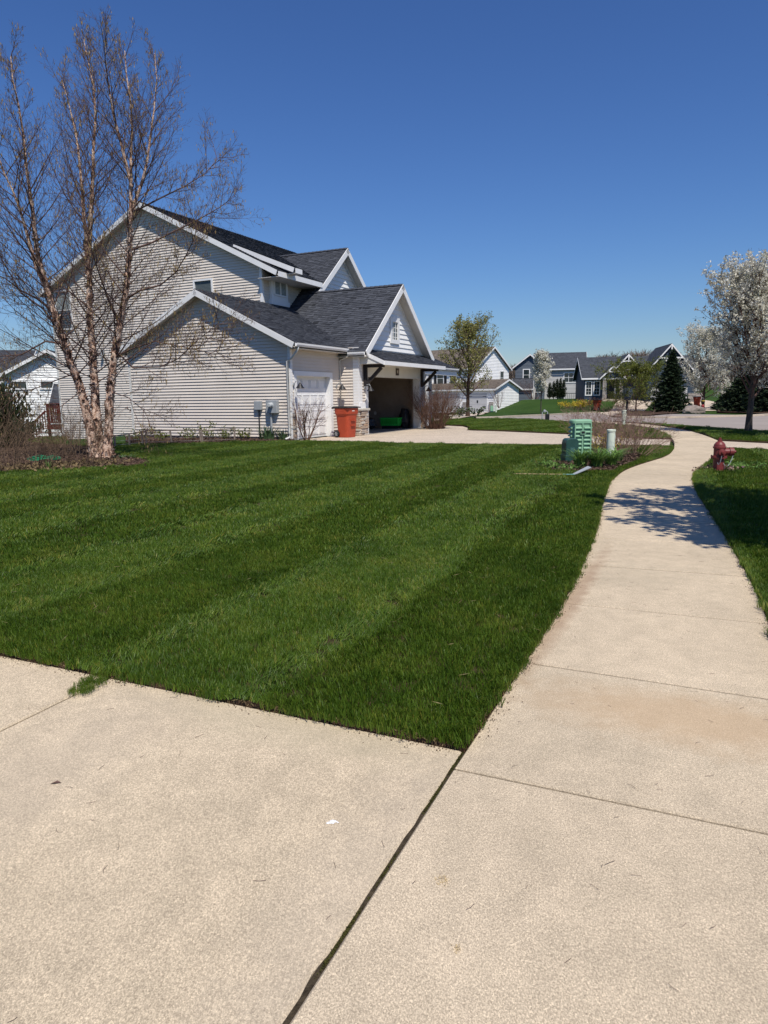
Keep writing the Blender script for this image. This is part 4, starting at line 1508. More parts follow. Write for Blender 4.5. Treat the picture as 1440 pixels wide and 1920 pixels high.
# ------------------------------------------------------------------ deck on the back corner
DK = thing('deck', 'red stained wooden deck with railing behind the house corner', 'deck', HO, HRZ)
d0, d1, e0, e1, zf, zr_ = 5.2, 9.0, 16.95, 19.3, 0.25, 1.34
gzk = -1.3
for x in np.arange(d0, d1 - 0.05, 0.15):
    MB().box(x, x + 0.138, e0, e1, zf - 0.04, zf).build('deck_board', MT['deck'], DK)
MB().box(d0 - 0.03, d0 - 0.005, e0, e1, zf - 0.26, zf + 0.01).build('rim_board', MT['deck'], DK)
MB().box(d0 - 0.03, d1, e1, e1 + 0.03, zf - 0.26, zf + 0.01).build('rim_board', MT['deck'], DK)
for (x, y) in ((d0 + .05, e0 + 0.1), (d0 + .05, e1 - 0.06), (d1, e1 - 0.06)):
    MB().box(x - 0.06, x + 0.06, y - 0.06, y + 0.06, zf, zr_ + 0.02).build('post', MT['deck'], DK)
    MB().box(x - 0.06, x + 0.06, y - 0.06, y + 0.06, gzk, zf - 0.05).build('leg', MT['deck'], DK)
MB().box(d0 + .01, d0 + .12, e0, e1 + 0.03, zr_ + 0.02, zr_ + 0.06).build('handrail', MT['deck'], DK)
MB().box(d0 + .12, d1, e1 - 0.1, e1 + 0.03, zr_ + 0.02, zr_ + 0.06).build('handrail', MT['deck'], DK)
MB().box(d0 + .03, d0 + .07, e0, e1, zf + 0.08, zf + 0.16).build('lower_rail', MT['deck'], DK)
for y in np.arange(e0 + 0.25, e1 - 0.1, 0.13):
    MB().box(d0 + .03, d0 + .07, y, y + 0.045, zf + 0.16, zr_ + 0.02).build('baluster', MT['deck'], DK)
for x in np.arange(d0 + 0.25, d1 - 0.1, 0.13):
    MB().box(x, x + 0.045, e1 - .08, e1 - .04, zf + 0.1, zr_ + 0.02).build('baluster', MT['deck'], DK)
# stair down with its own balusters
for k_ in range(5):
    MB().box(d0 - 0.3 - k_ * 0.27, d0 - 0.03 - k_ * 0.27, e1 - 1.0, e1, zf - 0.22 - k_ * 0.2, zf - 0.18 - k_ * 0.2).build('stair_tread', MT['deck'], DK)
MB().bar((d0 - .05, e1, zf + 0.75), (d0 - 1.5, e1, zf - 0.35), 0.05, 0.09).build('handrail', MT['deck'], DK)
for k_ in range(9):
    x = d0 - 0.12 - k_ * 0.155
    zt = zf + 0.75 - (0.07 + k_ * 0.155) * 0.76
    MB().box(x - 0.02, x + 0.02, e1 - 0.02, e1 + 0.02, zt - 0.85, zt).build('baluster', MT['deck'], DK)
# ================================================================== NEIGHBOUR HOUSES
def gable_box(root, x0, x1, y0, y1, z0, ze, zr, wall, roofm, axis='x', ov=0.35, faces='nsew', pitch=0.15):
    """box with a gable roof; ridge along axis; walls clad in laps"""
    fx = lambda *a: None
    if axis == 'x':
        ym = (y0 + y1) / 2
        s = (zr - ze) / (y1 - ym)
        if 'n' in faces: siding(root, (x0, y0), (x1, y0), z0, ze, wall, pitch=pitch)
        if 's' in faces: siding(root, (x1, y1), (x0, y1), z0, ze, wall, pitch=pitch)
        tri = [(0, ze), ((y1 - y0) / 2, zr), (y1 - y0, ze)]
        if 'w' in faces: siding(root, (x0, y1), (x0, y0), z0, tri, wall, pitch=pitch)
        if 'e' in faces: siding(root, (x1, y0), (x1, y1), z0, tri, wall, pitch=pitch)
        a0, a1 = x0 - ov, x1 + ov
        zo = ze - s * ov
        k = 0.14
        roof_slope(root, (a0, y0 - ov, zo + k), (a1, y0 - ov, zo + k), (a1, ym, zr + k), (a0, ym, zr + k), roofm, 0.12)
        roof_slope(root, (a1, y1 + ov, zo + k), (a0, y1 + ov, zo + k), (a0, ym, zr + k), (a1, ym, zr + k), roofm, 0.12)
        for a, sg in ((a0, -1), (a1, 1)):
            for yy in (y0 - ov, y1 + ov):
                MB().prism([(a, yy, zo - 0.10), (a, yy, zo + k - .02), (a, ym, zr + k - .02), (a, ym, zr - 0.10)], (0.03 * sg, 0, 0)).build('rake_board', MT['white'], root)
        for yy, sg in ((y0 - ov, -1), (y1 + ov, 1)):
            MB().box(a0, a1, yy if sg > 0 else yy - .04, yy + .04 if sg > 0 else yy, zo - 0.10, zo + k - .04).build('eave_board', MT['white'], root)
    else:
        xm = (x0 + x1) / 2
        s = (zr - ze) / (x1 - xm)
        tri = [(0, ze), ((x1 - x0) / 2, zr), (x1 - x0, ze)]
        if 'n' in faces: siding(root, (x0, y0), (x1, y0), z0, tri, wall, pitch=pitch)
        if 's' in faces: siding(root, (x1, y1), (x0, y1), z0, tri, wall, pitch=pitch)
        if 'w' in faces: siding(root, (x0, y1), (x0, y0), z0, ze, wall, pitch=pitch)
        if 'e' in faces: siding(root, (x1, y0), (x1, y1), z0, ze, wall, pitch=pitch)
        b0, b1 = y0 - ov, y1 + ov
        zo = ze - s * ov
        k = 0.14
        roof_slope(root, (x0 - ov, b1, zo + k), (x0 - ov, b0, zo + k), (xm, b0, zr + k), (xm, b1, zr + k), roofm, 0.12)
        roof_slope(root, (x1 + ov, b0, zo + k), (x1 + ov, b1, zo + k), (xm, b1, zr + k), (xm, b0, zr + k), roofm, 0.12)
        for b, sg in ((b0, -1), (b1, 1)):
            for xx in (x0 - ov, x1 + ov):
                MB().prism([(xx, b, zo - 0.10), (xx, b, zo + k - .02), (xm, b, zr + k - .02), (xm, b, zr - 0.10)], (0, 0.03 * sg, 0)).build('rake_board', MT['white'], root)
        for xx, sg in ((x0 - ov, -1), (x1 + ov, 1)):
            MB().box(xx if sg > 0 else xx - .04, xx + .04 if sg > 0 else xx, b0, b1, zo - 0.10, zo + k - .04).build('eave_board', MT['white'], root)

def shutters(root, c, w, h, nrm, off):
    n = Vector((nrm[0], nrm[1], 0)).normalized()
    s = Vector((-n.y, n.x, 0))
    for sg in (-1, 1):
        MB().obox(Vector(c) + s * sg * off + n * 0.02, s * w / 2, n * 0.02, Vector((0, 0, h / 2))).build('shutter', MT['black'], root)

MT['door_grey'] = simple('grey_door_paint', (0.50, 0.50, 0.50), 0.5, 0.04)
# --- white house with brown roof and two garage doors
wa = math.radians(40)
cw = D(927, 762, 89)
cw.z = float(T(cw.x, cw.y))
WH = thing('house', 'white house with brown roof and grey garage doors across the street', 'house', cw, math.pi / 2 - wa)
SW, RB = MT['siding_white'], MT['roof_brown']
gable_box(WH, 0, 6.2, 0, 13.5, -0.3, 2.75, 3.85, SW, RB, 'y', 0.35, 'nsew', 0.2)
gable_box(WH, 2.0, 10.8, 4.2, 15.5, -0.3, 5.6, 8.35, SW, RB, 'y', 0.35, 'nsew', 0.2)
gable_box(WH, 1.2, 6.0, 11.2, 15.4, 2.5, 5.3, 7.2, SW, RB, 'x', 0.35, 'nw', 0.2)
for (v0, v1, hh) in ((1.1, 3.9, 2.2), (5.2, 10.2, 2.2)):
    g = MB().box(-0.05, -0.025, v0, v1, 0.0, hh).build('garage_door', MT['door_grey'], WH)
    for k in range(3):
        MB().box(-0.062, -0.051, v0 + .04, v1 - .04, 0.07 + k * 0.72, 0.07 + k * 0.72 + 0.66).build('section', MT['door_grey'], g)
    for vv in (v0 + 0.1, v1 - 0.6):
        for zz in (0.5, 1.75):
            MB().box(-0.075, -0.063, vv, vv + 0.5, zz, zz + 0.06).build('strap_hinge', MT['black'], g)
    MB().box(-0.08, -0.063, (v0 + v1) / 2 - 0.1, (v0 + v1) / 2 + 0.1, 0.95, 1.3).build('handle', MT['black'], g)
    for (a, b) in ((v0 - 0.14, v0), (v1, v1 + 0.14)):
        MB().box(-0.06, -0.022, a, b, 0, hh + 0.14).build('door_trim', MT['white'], WH)
    MB().box(-0.06, -0.022, v0, v1, hh, hh + 0.14).build('door_trim', MT['white'], WH)
for vv in (0.15, 4.15, 10.45):
    pr = MB().box(-0.16, -0.03, vv, vv + 0.55, -0.2, 1.1).build('stone_pier', MT['mortar'], WH)
    stone_face(pr, (-0.16, vv + .55), (-0.16, vv), 0, 1.1, 90 + int(vv), 0.2, STONE_ME2, (0.25, 0.5))
window(WH, (10.0 - 1.2, 4.15, 4.3), 0.9, 1.7, (0, -1), 0.1)
window(WH, (1.97, 12.9 - 5.2, 4.3), 1.0, 1.5, (-1, 0), 0.1)
window(WH, (1.17, 13.2, 4.15), 1.0, 1.5, (-1, 0), 0.1)
shutters(WH, (1.17, 13.2, 4.15), 0.42, 1.6, (-1, 0), 0.85)
window(WH, (1.97, 9.8, 4.3), 1.0, 1.5, (-1, 0), 0.1)
shutters(WH, (1.97, 9.8, 4.3), 0.42, 1.6, (-1, 0), 0.85)

# --- slate and grey house further back
ca = D(960, 766, 104)
ca.z = float(T(ca.x, ca.y)) - 0.1
GH = thing('house', 'two storey house with slate blue gable and pale grey wing', 'house', ca, math.radians(-14))
RS_ = MT['roof_slate']
gable_box(GH, 0.4, 4.6, 0, 9, -0.4, 5.3, 6.9, MT['siding_slate'], RS_, 'y', 0.4, 'nsew', 0.2)
gable_box(GH, 3.2, 10.2, 3.6, 12.0, -0.4, 5.1, 7.4, MT['siding_grey'], RS_, 'x', 0.5, 'nsew', 0.2)
gable_box(GH, 0.3, 2.8, -1.2, 0.0, -0.4, 2.4, 3.4, MT['siding_slate'], RS_, 'x', 0.3, 'nwe', 0.2)
gable_box(GH, 8.6, 12.0, 9.0, 15.0, 0.0, 5.6, 7.1, MT['siding_grey'], RS_, 'y', 0.3, 'nsew', 0.2)
window(GH, (2.0, -0.03, 4.0), 0.8, 1.5, (0, -1), 0.13)
window(GH, (3.75, -0.03, 1.75), 0.75, 0.45, (0, -1), 0.13, sash=False)
window(GH, (8.4, 3.57, 3.6), 1.9, 1.3, (0, -1), 0.13, mull=2)
window(GH, (6.9, 3.57, 1.0), 1.0, 1.9, (0, -1), 0.13, sash=False)
MB().box(2.9, 3.3, -1.25, -0.75, -0.4, 2.3).build('porch_column', MT['offwhite'], GH)
pt = MB().box(6.4, 10.5, 1.6, 3.5, 0.15, 0.3).build('porch_deck', MT['dark_wood'], GH)
for k in range(14):
    MB().box(6.45 + k * 0.3, 6.49 + k * 0.3, 1.62, 1.66, 0.3, 1.2).build('baluster', MT['black'], pt)
MB().box(6.4, 10.5, 1.6, 1.68, 1.2, 1.27).build('handrail', MT['black'], pt)

# --- navy house on its rise to the right
cn = D(1092, 750, 89)
cn.z = 0.92
NH = thing('house', 'navy single storey house with white gable trusses across the street', 'house', cn, math.radians(-9))
NV = MT['siding_navy']
# long main roof with ridge along the front
gable_box(NH, 0.2, 13.5, 0.3, 9.5, -1.2, 2.75, 5.3, NV, RS_, 'x', 0.4, 'nsew', 0.2)
# entry gable, middle gable, big garage gable facing the street
def truss_gable(x0, x1, y0, zf, ze, zr, dep):
    gable_box(NH, x0, x1, y0, y0 + dep, zf, ze, zr, NV, RS_, 'y', 0.35, 'nwe', 0.2)
    xm, hw = (x0 + x1) / 2, (x1 - x0) / 2
    yb = y0 - 0.40
    s = (zr - ze) / hw
    zc = zr - s * hw * 0.5
    MB().box(xm - hw * 0.55, xm + hw * 0.55, yb - 0.08, yb - 0.02, zc - 0.12, zc + 0.04).build('truss', MT['white'], NH)
    MB().box(xm - 0.07, xm + 0.07, yb - 0.08, yb - 0.02, zc + 0.05, zr - 0.05).build('truss', MT['white'], NH)
truss_gable(2.2, 4.6, -1.2, 2.55, 2.8, 3.95, 4)
truss_gable(4.0, 6.6, -0.4, 2.6, 3.9, 5.35, 5)
truss_gable(7.2, 12.4, -2.6, -1.2, 3.3, 6.35, 8)
for x in (2.25, 4.25):
    pr = MB().box(x, x + 0.4, -1.15, -0.75, -1.0, 2.55).build('stone_column', MT['mortar'], NH)
    stone_face(pr, (x, -1.15), (x + .4, -1.15), -0.6, 2.55, int(x * 10), 0.22, STONE_ME2, (0.15, 0.3))
MB().box(2.2, 4.7, -1.25, -0.65, 2.4, 2.6).build('porch_beam', MT['offwhite'], NH)
MB().box(2.0, 4.9, -1.6, 0.3, -1.2, -0.02).build('porch_step', MT['drive_far'], NH)
dr = MB().box(3.0, 3.85, 0.24, 0.29, 0.0, 2.2).build('front_door', MT['black'], NH)
for x in (2.78, 3.88):
    MB().box(x, x + 0.2, 0.22, 0.28, 0, 2.3).build('door_trim', MT['white'], NH)
for x in (0.75, 1.75):
    window(NH, (x, 0.28, 1.35), 0.62, 1.6, (0, -1), 0.12, grid=(2, 4))
window(NH, (5.3, -0.43, 3.2), 1.0, 0.7, (0, -1), 0.12)
window(NH, (9.8, -2.63, 4.0), 0.9, 0.9, (0, -1), 0.12)
g = MB().box(7.7, 11.9, -2.66, -2.63, -1.1, 1.3).build('garage_door', MT['door_grey'], NH)
for k in range(4):
    MB().box(7.75, 11.85, -2.675, -2.661, -1.06 + k * .59, -1.06 + k * .59 + .55).build('section', MT['door_grey'], g)
pr = MB().box(12.0, 13.9, -2.75, -2.55, -1.5, 0.6).build('stone_wall', MT['mortar'], NH)
stone_face(pr, (12.0, -2.75), (13.9, -2.75), -1.5, 0.6, 5, 0.2, STONE_ME2, (0.25, 0.5))

# --- small far gable between the houses
cz_ = D(1068, 720, 150)
FH = thing('house', 'small distant house gable half hidden between grey and navy houses', 'house', (cz_.x, cz_.y, float(T(cz_.x, cz_.y))), math.radians(-20))
gable_box(FH, 0, 7, 0, 9, -0.5, 5.6, 8.0, MT['siding_slate'], MT['roof_brown'], 'y', 0.4, 'nsew', 0.25)
window(FH, (3.5, -0.03, 5.0), 1.2, 1.2, (0, -1), 0.15)

# --- white house far left behind the shrubs
cl = D(18, 815, 46)
LH = thing('house', 'white sided house with dark roof at far left behind the birch', 'house', (cl.x, cl.y, -1.4), math.radians(12))
gable_box(LH, 0, 5.6, 0, 10, 0, 4.65, 6.15, MT['siding_white'], MT['roof'], 'y', 0.4, 'nsew', 0.16)
gable_box(LH, -14, 0.2, 2.5, 9.5, 0, 4.45, 6.5, MT['siding_white'], MT['roof'], 'x', 0.4, 'nsew', 0.16)
gable_box(LH, 3.6, 9.4, -3.0, 0.3, 0, 2.6, 3.9, MT['siding_white'], MT['roof'], 'x', 0.3, 'nwe', 0.16)
window(LH, (0.95, -0.03, 4.0), 0.75, 0.42, (0, -1), 0.1, sash=False)
window(LH, (2.6, -0.03, 4.0), 0.75, 0.42, (0, -1), 0.1, sash=False)
MB().tube([(-2.2, 4.0, 5.7), (-2.2, 4.0, 6.5)], 0.05, 8).build('vent_pipe', MT['white'], LH)

# ================================================================== VEGETATION
def frame_rand(r):
    v = Vector((r.gauss(0, 1), r.gauss(0, 1), r.gauss(0, 1)))
    return v.normalized() if v.length > 1e-6 else Vector((1, 0, 0))

def grow(r, p, d, L, rad, lvl, cfg, out, tips):
    n = cfg['segs'][lvl]
    pts, ds = [p.copy()], []
    d = d.normalized()
    for i in range(n):
        d = (d + frame_rand(r) * cfg['wig'][lvl] + Vector((0, 0, cfg['trop'][lvl]))).normalized()
        p = p + d * (L / n)
        pts.append(p.copy())
        ds.append(d.copy())
    end = cfg.get('end', 0.25)
    rads = [max(cfg['rmin'], rad * (1 - (1 - end) * i / n)) for i in range(n + 1)]
    out.append((pts, rads, lvl))
    if lvl + 1 >= len(cfg['segs']):
        tips.append((pts, ds))
        return
    nc = cfg['kids'][lvl]
    k = max(1, int(r.gauss(nc, nc * 0.12) * (cfg.get('lenk', 0) and min(1.5, max(0.3, L / cfg['lenk'])) or 1)))
    t0 = cfg['t0'][lvl]
    az = r.uniform(0, 6.283)
    for j in range(k):
        t = t0 + (1 - t0) * (j + r.uniform(0.1, 0.9)) / k
        f = t * n
        i = min(n - 1, int(f))
        q = pts[i] + (pts[i + 1] - pts[i]) * (f - i)
        dd = ds[i]
        az += 2.4 + r.uniform(-0.5, 0.5)
        a = dd.cross(Vector((0.2, 0.3, 1)))
        if a.length < 0.1: a = dd.cross(Vector((1, 0, 0)))
        a.normalize()
        b = dd.cross(a)
        an = math.radians(r.gauss(cfg['ang'][lvl], cfg.get('angv', 8)))
        cd = dd * math.cos(an) + (a * math.cos(az) + b * math.sin(az)) * math.sin(an)
        Lc = L * cfg['ratio'][lvl] * (1 - cfg['fall'][lvl] * t) * r.uniform(0.75, 1.2)
        rc = min(rads[i] * 0.75, rad * cfg['rr'][lvl] * (1 - 0.5 * t))
        grow(r, q, cd, Lc, max(rc, cfg['rmin']), lvl + 1, cfg, out, tips)

def tubes(branches, sides, name, mat, parent, lv=None):
    mb = MB()
    for pts, rads, l_ in branches:
        if lv is not None and l_ not in lv: continue
        mb.tube(pts, rads, sides[min(l_, len(sides) - 1)], cap=False)
    return mb.build(name, mat, parent, smooth_=True, fix=False)

def leaf_quads(C, w, h, seed, up=0.0, squash=None, dirs=None):
    """small folded leaf faces at centres C (n,3)"""
    r = np.random.default_rng(seed)
    n = len(C)
    a = r.normal(size=(n, 3))
    if dirs is not None: a = dirs + 0.45 * a / np.linalg.norm(a, axis=1)[:, None]
    a[:, 2] += up
    a /= np.linalg.norm(a, axis=1)[:, None]
    b = np.cross(a, r.normal(size=(n, 3)))
    b /= np.linalg.norm(b, axis=1)[:, None] + 1e-9
    s = r.uniform(0.7, 1.3, n)[:, None]
    h_, w_ = h * s / 2, w * s / 2
    V = np.stack([C - a * h_, C + b * w_, C + a * h_, C - b * w_], 1).reshape(-1, 3)
    Fq = np.arange(4 * n).reshape(n, 4)
    return V, Fq

def tip_points(tips, per, jit, seed, tmin=0.1):
    r = np.random.default_rng(seed)
    P, Dd = [], []
    for pts, ds in tips:
        A = np.array([tuple(p) for p in pts])
        n = len(A) - 1
        t = r.uniform(tmin, 1, per) * n
        i = np.minimum(n - 1, t.astype(int))
        P.append(A[i] + (A[i + 1] - A[i]) * (t - i)[:, None])
        Dd.append(np.array([tuple(ds[k]) for k in i]))
    P = np.concatenate(P)
    return P + r.normal(0, jit, P.shape), np.concatenate(Dd)

MT['bark_grey'] = simple('grey_bark', (0.075, 0.062, 0.052), 0.9, 0.35, 14, 0.1, 0, 0.8, 40)
MT['bark_brown'] = simple('brown_bark', (0.07, 0.045, 0.033), 0.9, 0.35, 14, 0.1, 0, 0.8, 40)
MT['twig'] = simple('dark_twig', (0.115, 0.070, 0.058), 0.8, 0.3, 5, 0.15)
MT['twig_tan'] = simple('tan_twig', (0.17, 0.115, 0.075), 0.85, 0.35, 9, 0.1)
MT['twig_pink'] = simple('pinkish_twig', (0.26, 0.16, 0.125), 0.85, 0.3, 9, 0.1)
MT['twig_red'] = simple('reddish_twig', (0.15, 0.085, 0.06), 0.85, 0.3, 9, 0.1)
MT['blossom'] = leafmat('white_blossom', [(0.40, 0.41, 0.28), (0.68, 0.65, 0.55), (0.80, 0.78, 0.70)], 0.35, 0.6, 3)
MT['young_leaf'] = leafmat('young_leaf', [(0.15, 0.165, 0.03), (0.26, 0.25, 0.07), (0.38, 0.35, 0.15)], 0.35, 0.5, 2)
MT['lime_leaf'] = leafmat('lime_leaf', [(0.10, 0.13, 0.02), (0.19, 0.20, 0.035)], 0.35, 0.5, 2)
MT['spruce'] = leafmat('spruce_needle', [(0.010, 0.022, 0.009), (0.022, 0.038, 0.015), (0.034, 0.05, 0.022)], 0.1, 0.6, 3)
MT['yew'] = leafmat('yew_needle', [(0.012, 0.026, 0.009), (0.032, 0.046, 0.014)], 0.1, 0.6, 5)
MT['catkin'] = leafmat('catkin', [(0.24, 0.16, 0.06), (0.34, 0.25, 0.10)], 0.2, 0.7, 9)
MT['strap_leaf'] = leafmat('strap_leaf', [(0.09, 0.19, 0.035), (0.19, 0.30, 0.07)], 0.3, 0.45, 8)
MT['iris_leaf'] = leafmat('iris_leaf', [(0.045, 0.09, 0.035), (0.09, 0.14, 0.06)], 0.2, 0.5, 8)
MT['lime_plant'] = leafmat('lime_plant', [(0.09, 0.12, 0.02), (0.16, 0.18, 0.04)], 0.3, 0.5, 8)
MT['yellow_flower'] = leafmat('yellow_flower', [(0.55, 0.40, 0.02), (0.7, 0.55, 0.06)], 0.3, 0.6, 3)
MT['burgundy'] = leafmat('burgundy_leaf', [(0.04, 0.012, 0.012), (0.08, 0.025, 0.02)], 0.2, 0.6, 6)

def birch_bark():
    m, n, l, b = mat_new('river_birch_bark')
    p = pos(n)
    mp = n.new('ShaderNodeMapping')
    mp.inputs['Scale'].default_value = (1, 1, 0.55)
    l.new(p, mp.inputs['Vector'])
    f = noise(n, l, 7.5, 8, 0.72, mp.outputs[0], 0.7)
    mp2 = n.new('ShaderNodeMapping')
    mp2.inputs['Scale'].default_value = (1, 1, 3.5)
    l.new(p, mp2.inputs['Vector'])
    g = noise(n, l, 16, 6, 0.75, mp2.outputs[0], 0.4)
    c = ramp(n, l, f, [(0.36, (0.022, 0.014, 0.012)), (0.43, (0.085, 0.040, 0.028)), (0.465, (0.34, 0.19, 0.125)), (0.51, (0.68, 0.48, 0.36)), (0.64, (0.82, 0.69, 0.58))])
    c = mixc(n, l, 0.75, c, ramp(n, l, g, [(0.38, (0.20, 0.14, 0.12)), (0.54, (1.1, 1.05, 1.0))]), 'MULTIPLY')
    l.new(c, b.inputs['Base Color'])
    b.inputs['Roughness'].default_value = 0.8
    h = mathn(n, l, 'ADD', f, mathn(n, l, 'MULTIPLY', g, 0.7))
    bump(n, l, b, h, 1.0, 0.03)
    return m
MT['birch'] = birch_bark()

# ------------------------------------------------------------------ river birch with three stems
BB = G(193, 860)
r = random.Random(21)
BT = thing('birch_tree', 'leafless multi stemmed river birch with peeling bark in mulch bed', 'tree', (0, 0, 0))
def stem(pxs, d0, d1):
    n = len(pxs)
    return [D(x, y, BB.y + d0 + (d1 - d0) * (i / (n - 1)) ** 1.2) for i, (x, y) in enumerate(pxs)]
stems = [
    (stem([(180, 866), (176, 838), (166, 790), (158, 755), (148, 722), (140, 698), (131, 672), (122, 648), (111, 615), (100, 580), (88, 545), (80, 515), (73, 480), (66, 440), (60, 395), (55, 350), (49, 310), (44, 255), (36, 200), (26, 150), (20, 105)], 0.0, -0.7), 0.128, 0.010),
    (stem([(188, 866), (186, 838), (183, 800), (180, 757), (178, 720), (175, 690), (173, 660), (170, 620), (169, 585), (168, 550), (167, 515), (165, 480), (162, 445), (158, 410), (154, 370), (151, 330), (146, 280), (138, 235), (126, 190), (116, 150)], 0.15, 0.8), 0.132, 0.010),
    (stem([(203, 866), (202, 838), (203, 800), (206, 757), (208, 720), (212, 685), (216, 650), (222, 615), (230, 580), (236, 545), (240, 510), (243, 475), (245, 430), (246, 385), (247, 340), (246, 290), (246, 240), (243, 190), (238, 140), (234, 95)], -0.1, 0.2), 0.125, 0.010),
    (stem([(166, 480), (169, 430), (172, 385), (174, 330), (176, 280), (178, 220), (175, 160), (165, 110), (153, 55)], 0.5, 1.2), 0.065, 0.008),
    (stem([(83, 533), (70, 500), (56, 455), (43, 417), (33, 385), (22, 355), (8, 325), (-8, 280), (-20, 220)], -0.3, -1.0), 0.055, 0.007),
    (stem([(246, 410), (255, 375), (268, 340), (277, 300), (283, 255), (290, 205), (294, 150), (290, 100)], 0.1, 0.6), 0.05, 0.007),
    (stem([(247, 350), (238, 310), (225, 265), (213, 215), (205, 165), (196, 110), (200, 75)], 0.0, -0.6), 0.045, 0.006)]
trunk_b, twig_b, tips = [], [], []
BCFG = dict(segs=[7, 5, 4], wig=[0.09, 0.12, 0.14], trop=[0.055, 0.07, 0.05], kids=[11, 5.5], t0=[0.12, 0.12], ang=[38, 36], angv=10,
            ratio=[0.50, 0.55], fall=[0.45, 0.35], rr=[0.42, 0.5], rmin=0.0021, end=0.2, lenk=0)
for si, (pts, r0, r1) in enumerate(stems):
    n = len(pts)
    # small kinks in the traced stem
    pts = [p + Vector((r.uniform(-.02, .02), r.uniform(-.03, .03), 0)) if 0 < i < n - 1 else p for i, p in enumerate(pts)]
    rads = [r1 + (r0 - r1) * (1 - i / (n - 1)) ** 1.05 for i in range(n)]
    if si < 3: rads[0] *= 1.3; rads[1] *= 1.08
    trunk_b.append((pts, rads, 0))
    tot = sum((pts[i + 1] - pts[i]).length for i in range(n - 1))
    cnt = int(tot * (5.2 if si < 3 else 5.8))
    az = r.uniform(0, 6.28)
    for k in range(cnt):
        t = (0.20 if si < 3 else 0.08) + (0.80 if si < 3 else 0.9) * (k + r.uniform(0.1, 0.9)) / cnt
        f = t * (n - 1)
        i = min(n - 2, int(f))
        q = pts[i] + (pts[i + 1] - pts[i]) * (f - i)
        dd = (pts[i + 1] - pts[i]).normalized()
        az += 2.4 + r.uniform(-0.6, 0.6)
        low = 1 - (q.z / 10.5)
        an = math.radians(30 + 38 * max(0, low) + r.uniform(-8, 8))
        side = Vector((math.cos(az), math.sin(az) * 0.8, 0))
        cd = dd * math.cos(an) + side * math.sin(an)
        Lc = (0.75 + 2.0 * max(0, low) ** 0.8) * r.uniform(0.65, 1.15)
        if t > 0.75: Lc *= 0.65
        grow(r, q, cd, Lc, 0.006 + 0.0065 * Lc * r.uniform(0.6, 1.1), 0, BCFG, twig_b, tips)
# long lower limbs reaching right over the garage and left out of the picture
for pxs, d0, d1, rr0 in (
        ([(215, 655), (250, 690), (300, 688), (335, 672), (362, 645), (390, 622), (415, 600)], 0.0, -1.5, 0.022),
        ([(236, 560), (262, 545), (300, 535), (330, 510), (348, 480), (362, 452), (372, 420)], 0.1, -0.8, 0.028),
        ([(222, 600), (205, 565), (188, 520), (175, 480), (160, 430)], 0.0, -1.2, 0.03),
        ([(243, 470), (285, 455), (330, 432), (375, 410), (410, 390), (440, 368)], 0.1, 1.4, 0.03),
        ([(246, 400), (300, 372), (345, 350), (385, 325), (415, 290)], 0.1, 1.0, 0.026),
        ([(100, 583), (70, 560), (40, 545), (10, 522), (-30, 505)], -0.2, -1.0, 0.034),
        ([(120, 645), (85, 640), (40, 665), (0, 668), (-40, 660)], -0.2, -0.8, 0.028),
        ([(112, 620), (80, 578), (40, 550), (0, 480), (-30, 430)], -0.2, -1.2, 0.03),
        ([(214, 670), (245, 655), (290, 640), (340, 650), (395, 662), (420, 655)], 0.0, -0.6, 0.024),
        ([(140, 700), (100, 715), (50, 735), (10, 742)], 0.0, -0.8, 0.018),
        ([(208, 735), (240, 745), (270, 770), (285, 800)], 0.0, -0.5, 0.014),
        ([(150, 735), (110, 765), (85, 790)], 0.0, -0.8, 0.014)):
    pts = stem(pxs, d0, d1)
    n = len(pts)
    rads = [rr0 * (1 - 0.8 * i / (n - 1)) for i in range(n)]
    twig_b.append((pts, rads, 0))
    tot = sum((pts[i + 1] - pts[i]).length for i in range(n - 1))
    cnt = max(6, int(tot * 5.5))
    az = 0
    for k in range(cnt):
        t = 0.2 + 0.8 * (k + r.uniform(0.1, 0.9)) / cnt
        f = t * (n - 1)
        i = min(n - 2, int(f))
        q = pts[i] + (pts[i + 1] - pts[i]) * (f - i)
        dd = (pts[i + 1] - pts[i]).normalized()
        az += 2.4
        a_ = dd.cross(Vector((0, 0, 1))).normalized()
        b_ = a_.cross(dd)
        cd = dd * 0.72 + (a_ * math.cos(az) + b_ * math.sin(az)) * 0.65
        grow(r, q, cd, r.uniform(0.5, 1.3), 0.009, 0, BCFG, twig_b, tips)
tubes(trunk_b, [14], 'trunk', MT['birch'], BT)
tubes(twig_b, [5, 4, 3], 'branches', MT['twig'], BT)
P_, D_ = tip_points(tips, 1, 0.01, 5, 0.4)
P_ = P_[np.random.default_rng(3).random(len(P_)) < 0.42]
P_[:, 2] -= 0.03
V_, F_ = leaf_quads(P_, 0.02, 0.085, 7, dirs=np.tile([0.0, 0.0, -1.6], (len(P_), 1)))
np_mesh('catkins', V_, F_, MT['catkin'], BT)['kind'] = 'stuff'
# curls of peeling bark on the stems
mb = MB()
for pts, rads, _ in trunk_b[:3]:
    for k in range(330):
        f = r.uniform(0.3, len(pts) * 0.62)
        i = min(len(pts) - 2, int(f))
        q = pts[i] + (pts[i + 1] - pts[i]) * (f - i)
        rd = rads[i] * 1.0
        a = r.uniform(0, 6.283)
        o = Vector((math.cos(a), math.sin(a), 0))
        s = Vector((-o.y, o.x, 0))
        w, h = r.uniform(0.02, 0.05), r.uniform(0.02, 0.07)
        p1 = q + o * rd
        mb.quad(p1 - s * w, p1 + s * w, p1 + s * w + o * r.uniform(.015, .05) + Vector((0, 0, h)), p1 - s * w * 0.6 + o * r.uniform(.015, .06) + Vector((0, 0, h)))
mb.build('peeling_bark', MT['birch'], BT, fix=False)['kind'] = 'stuff'

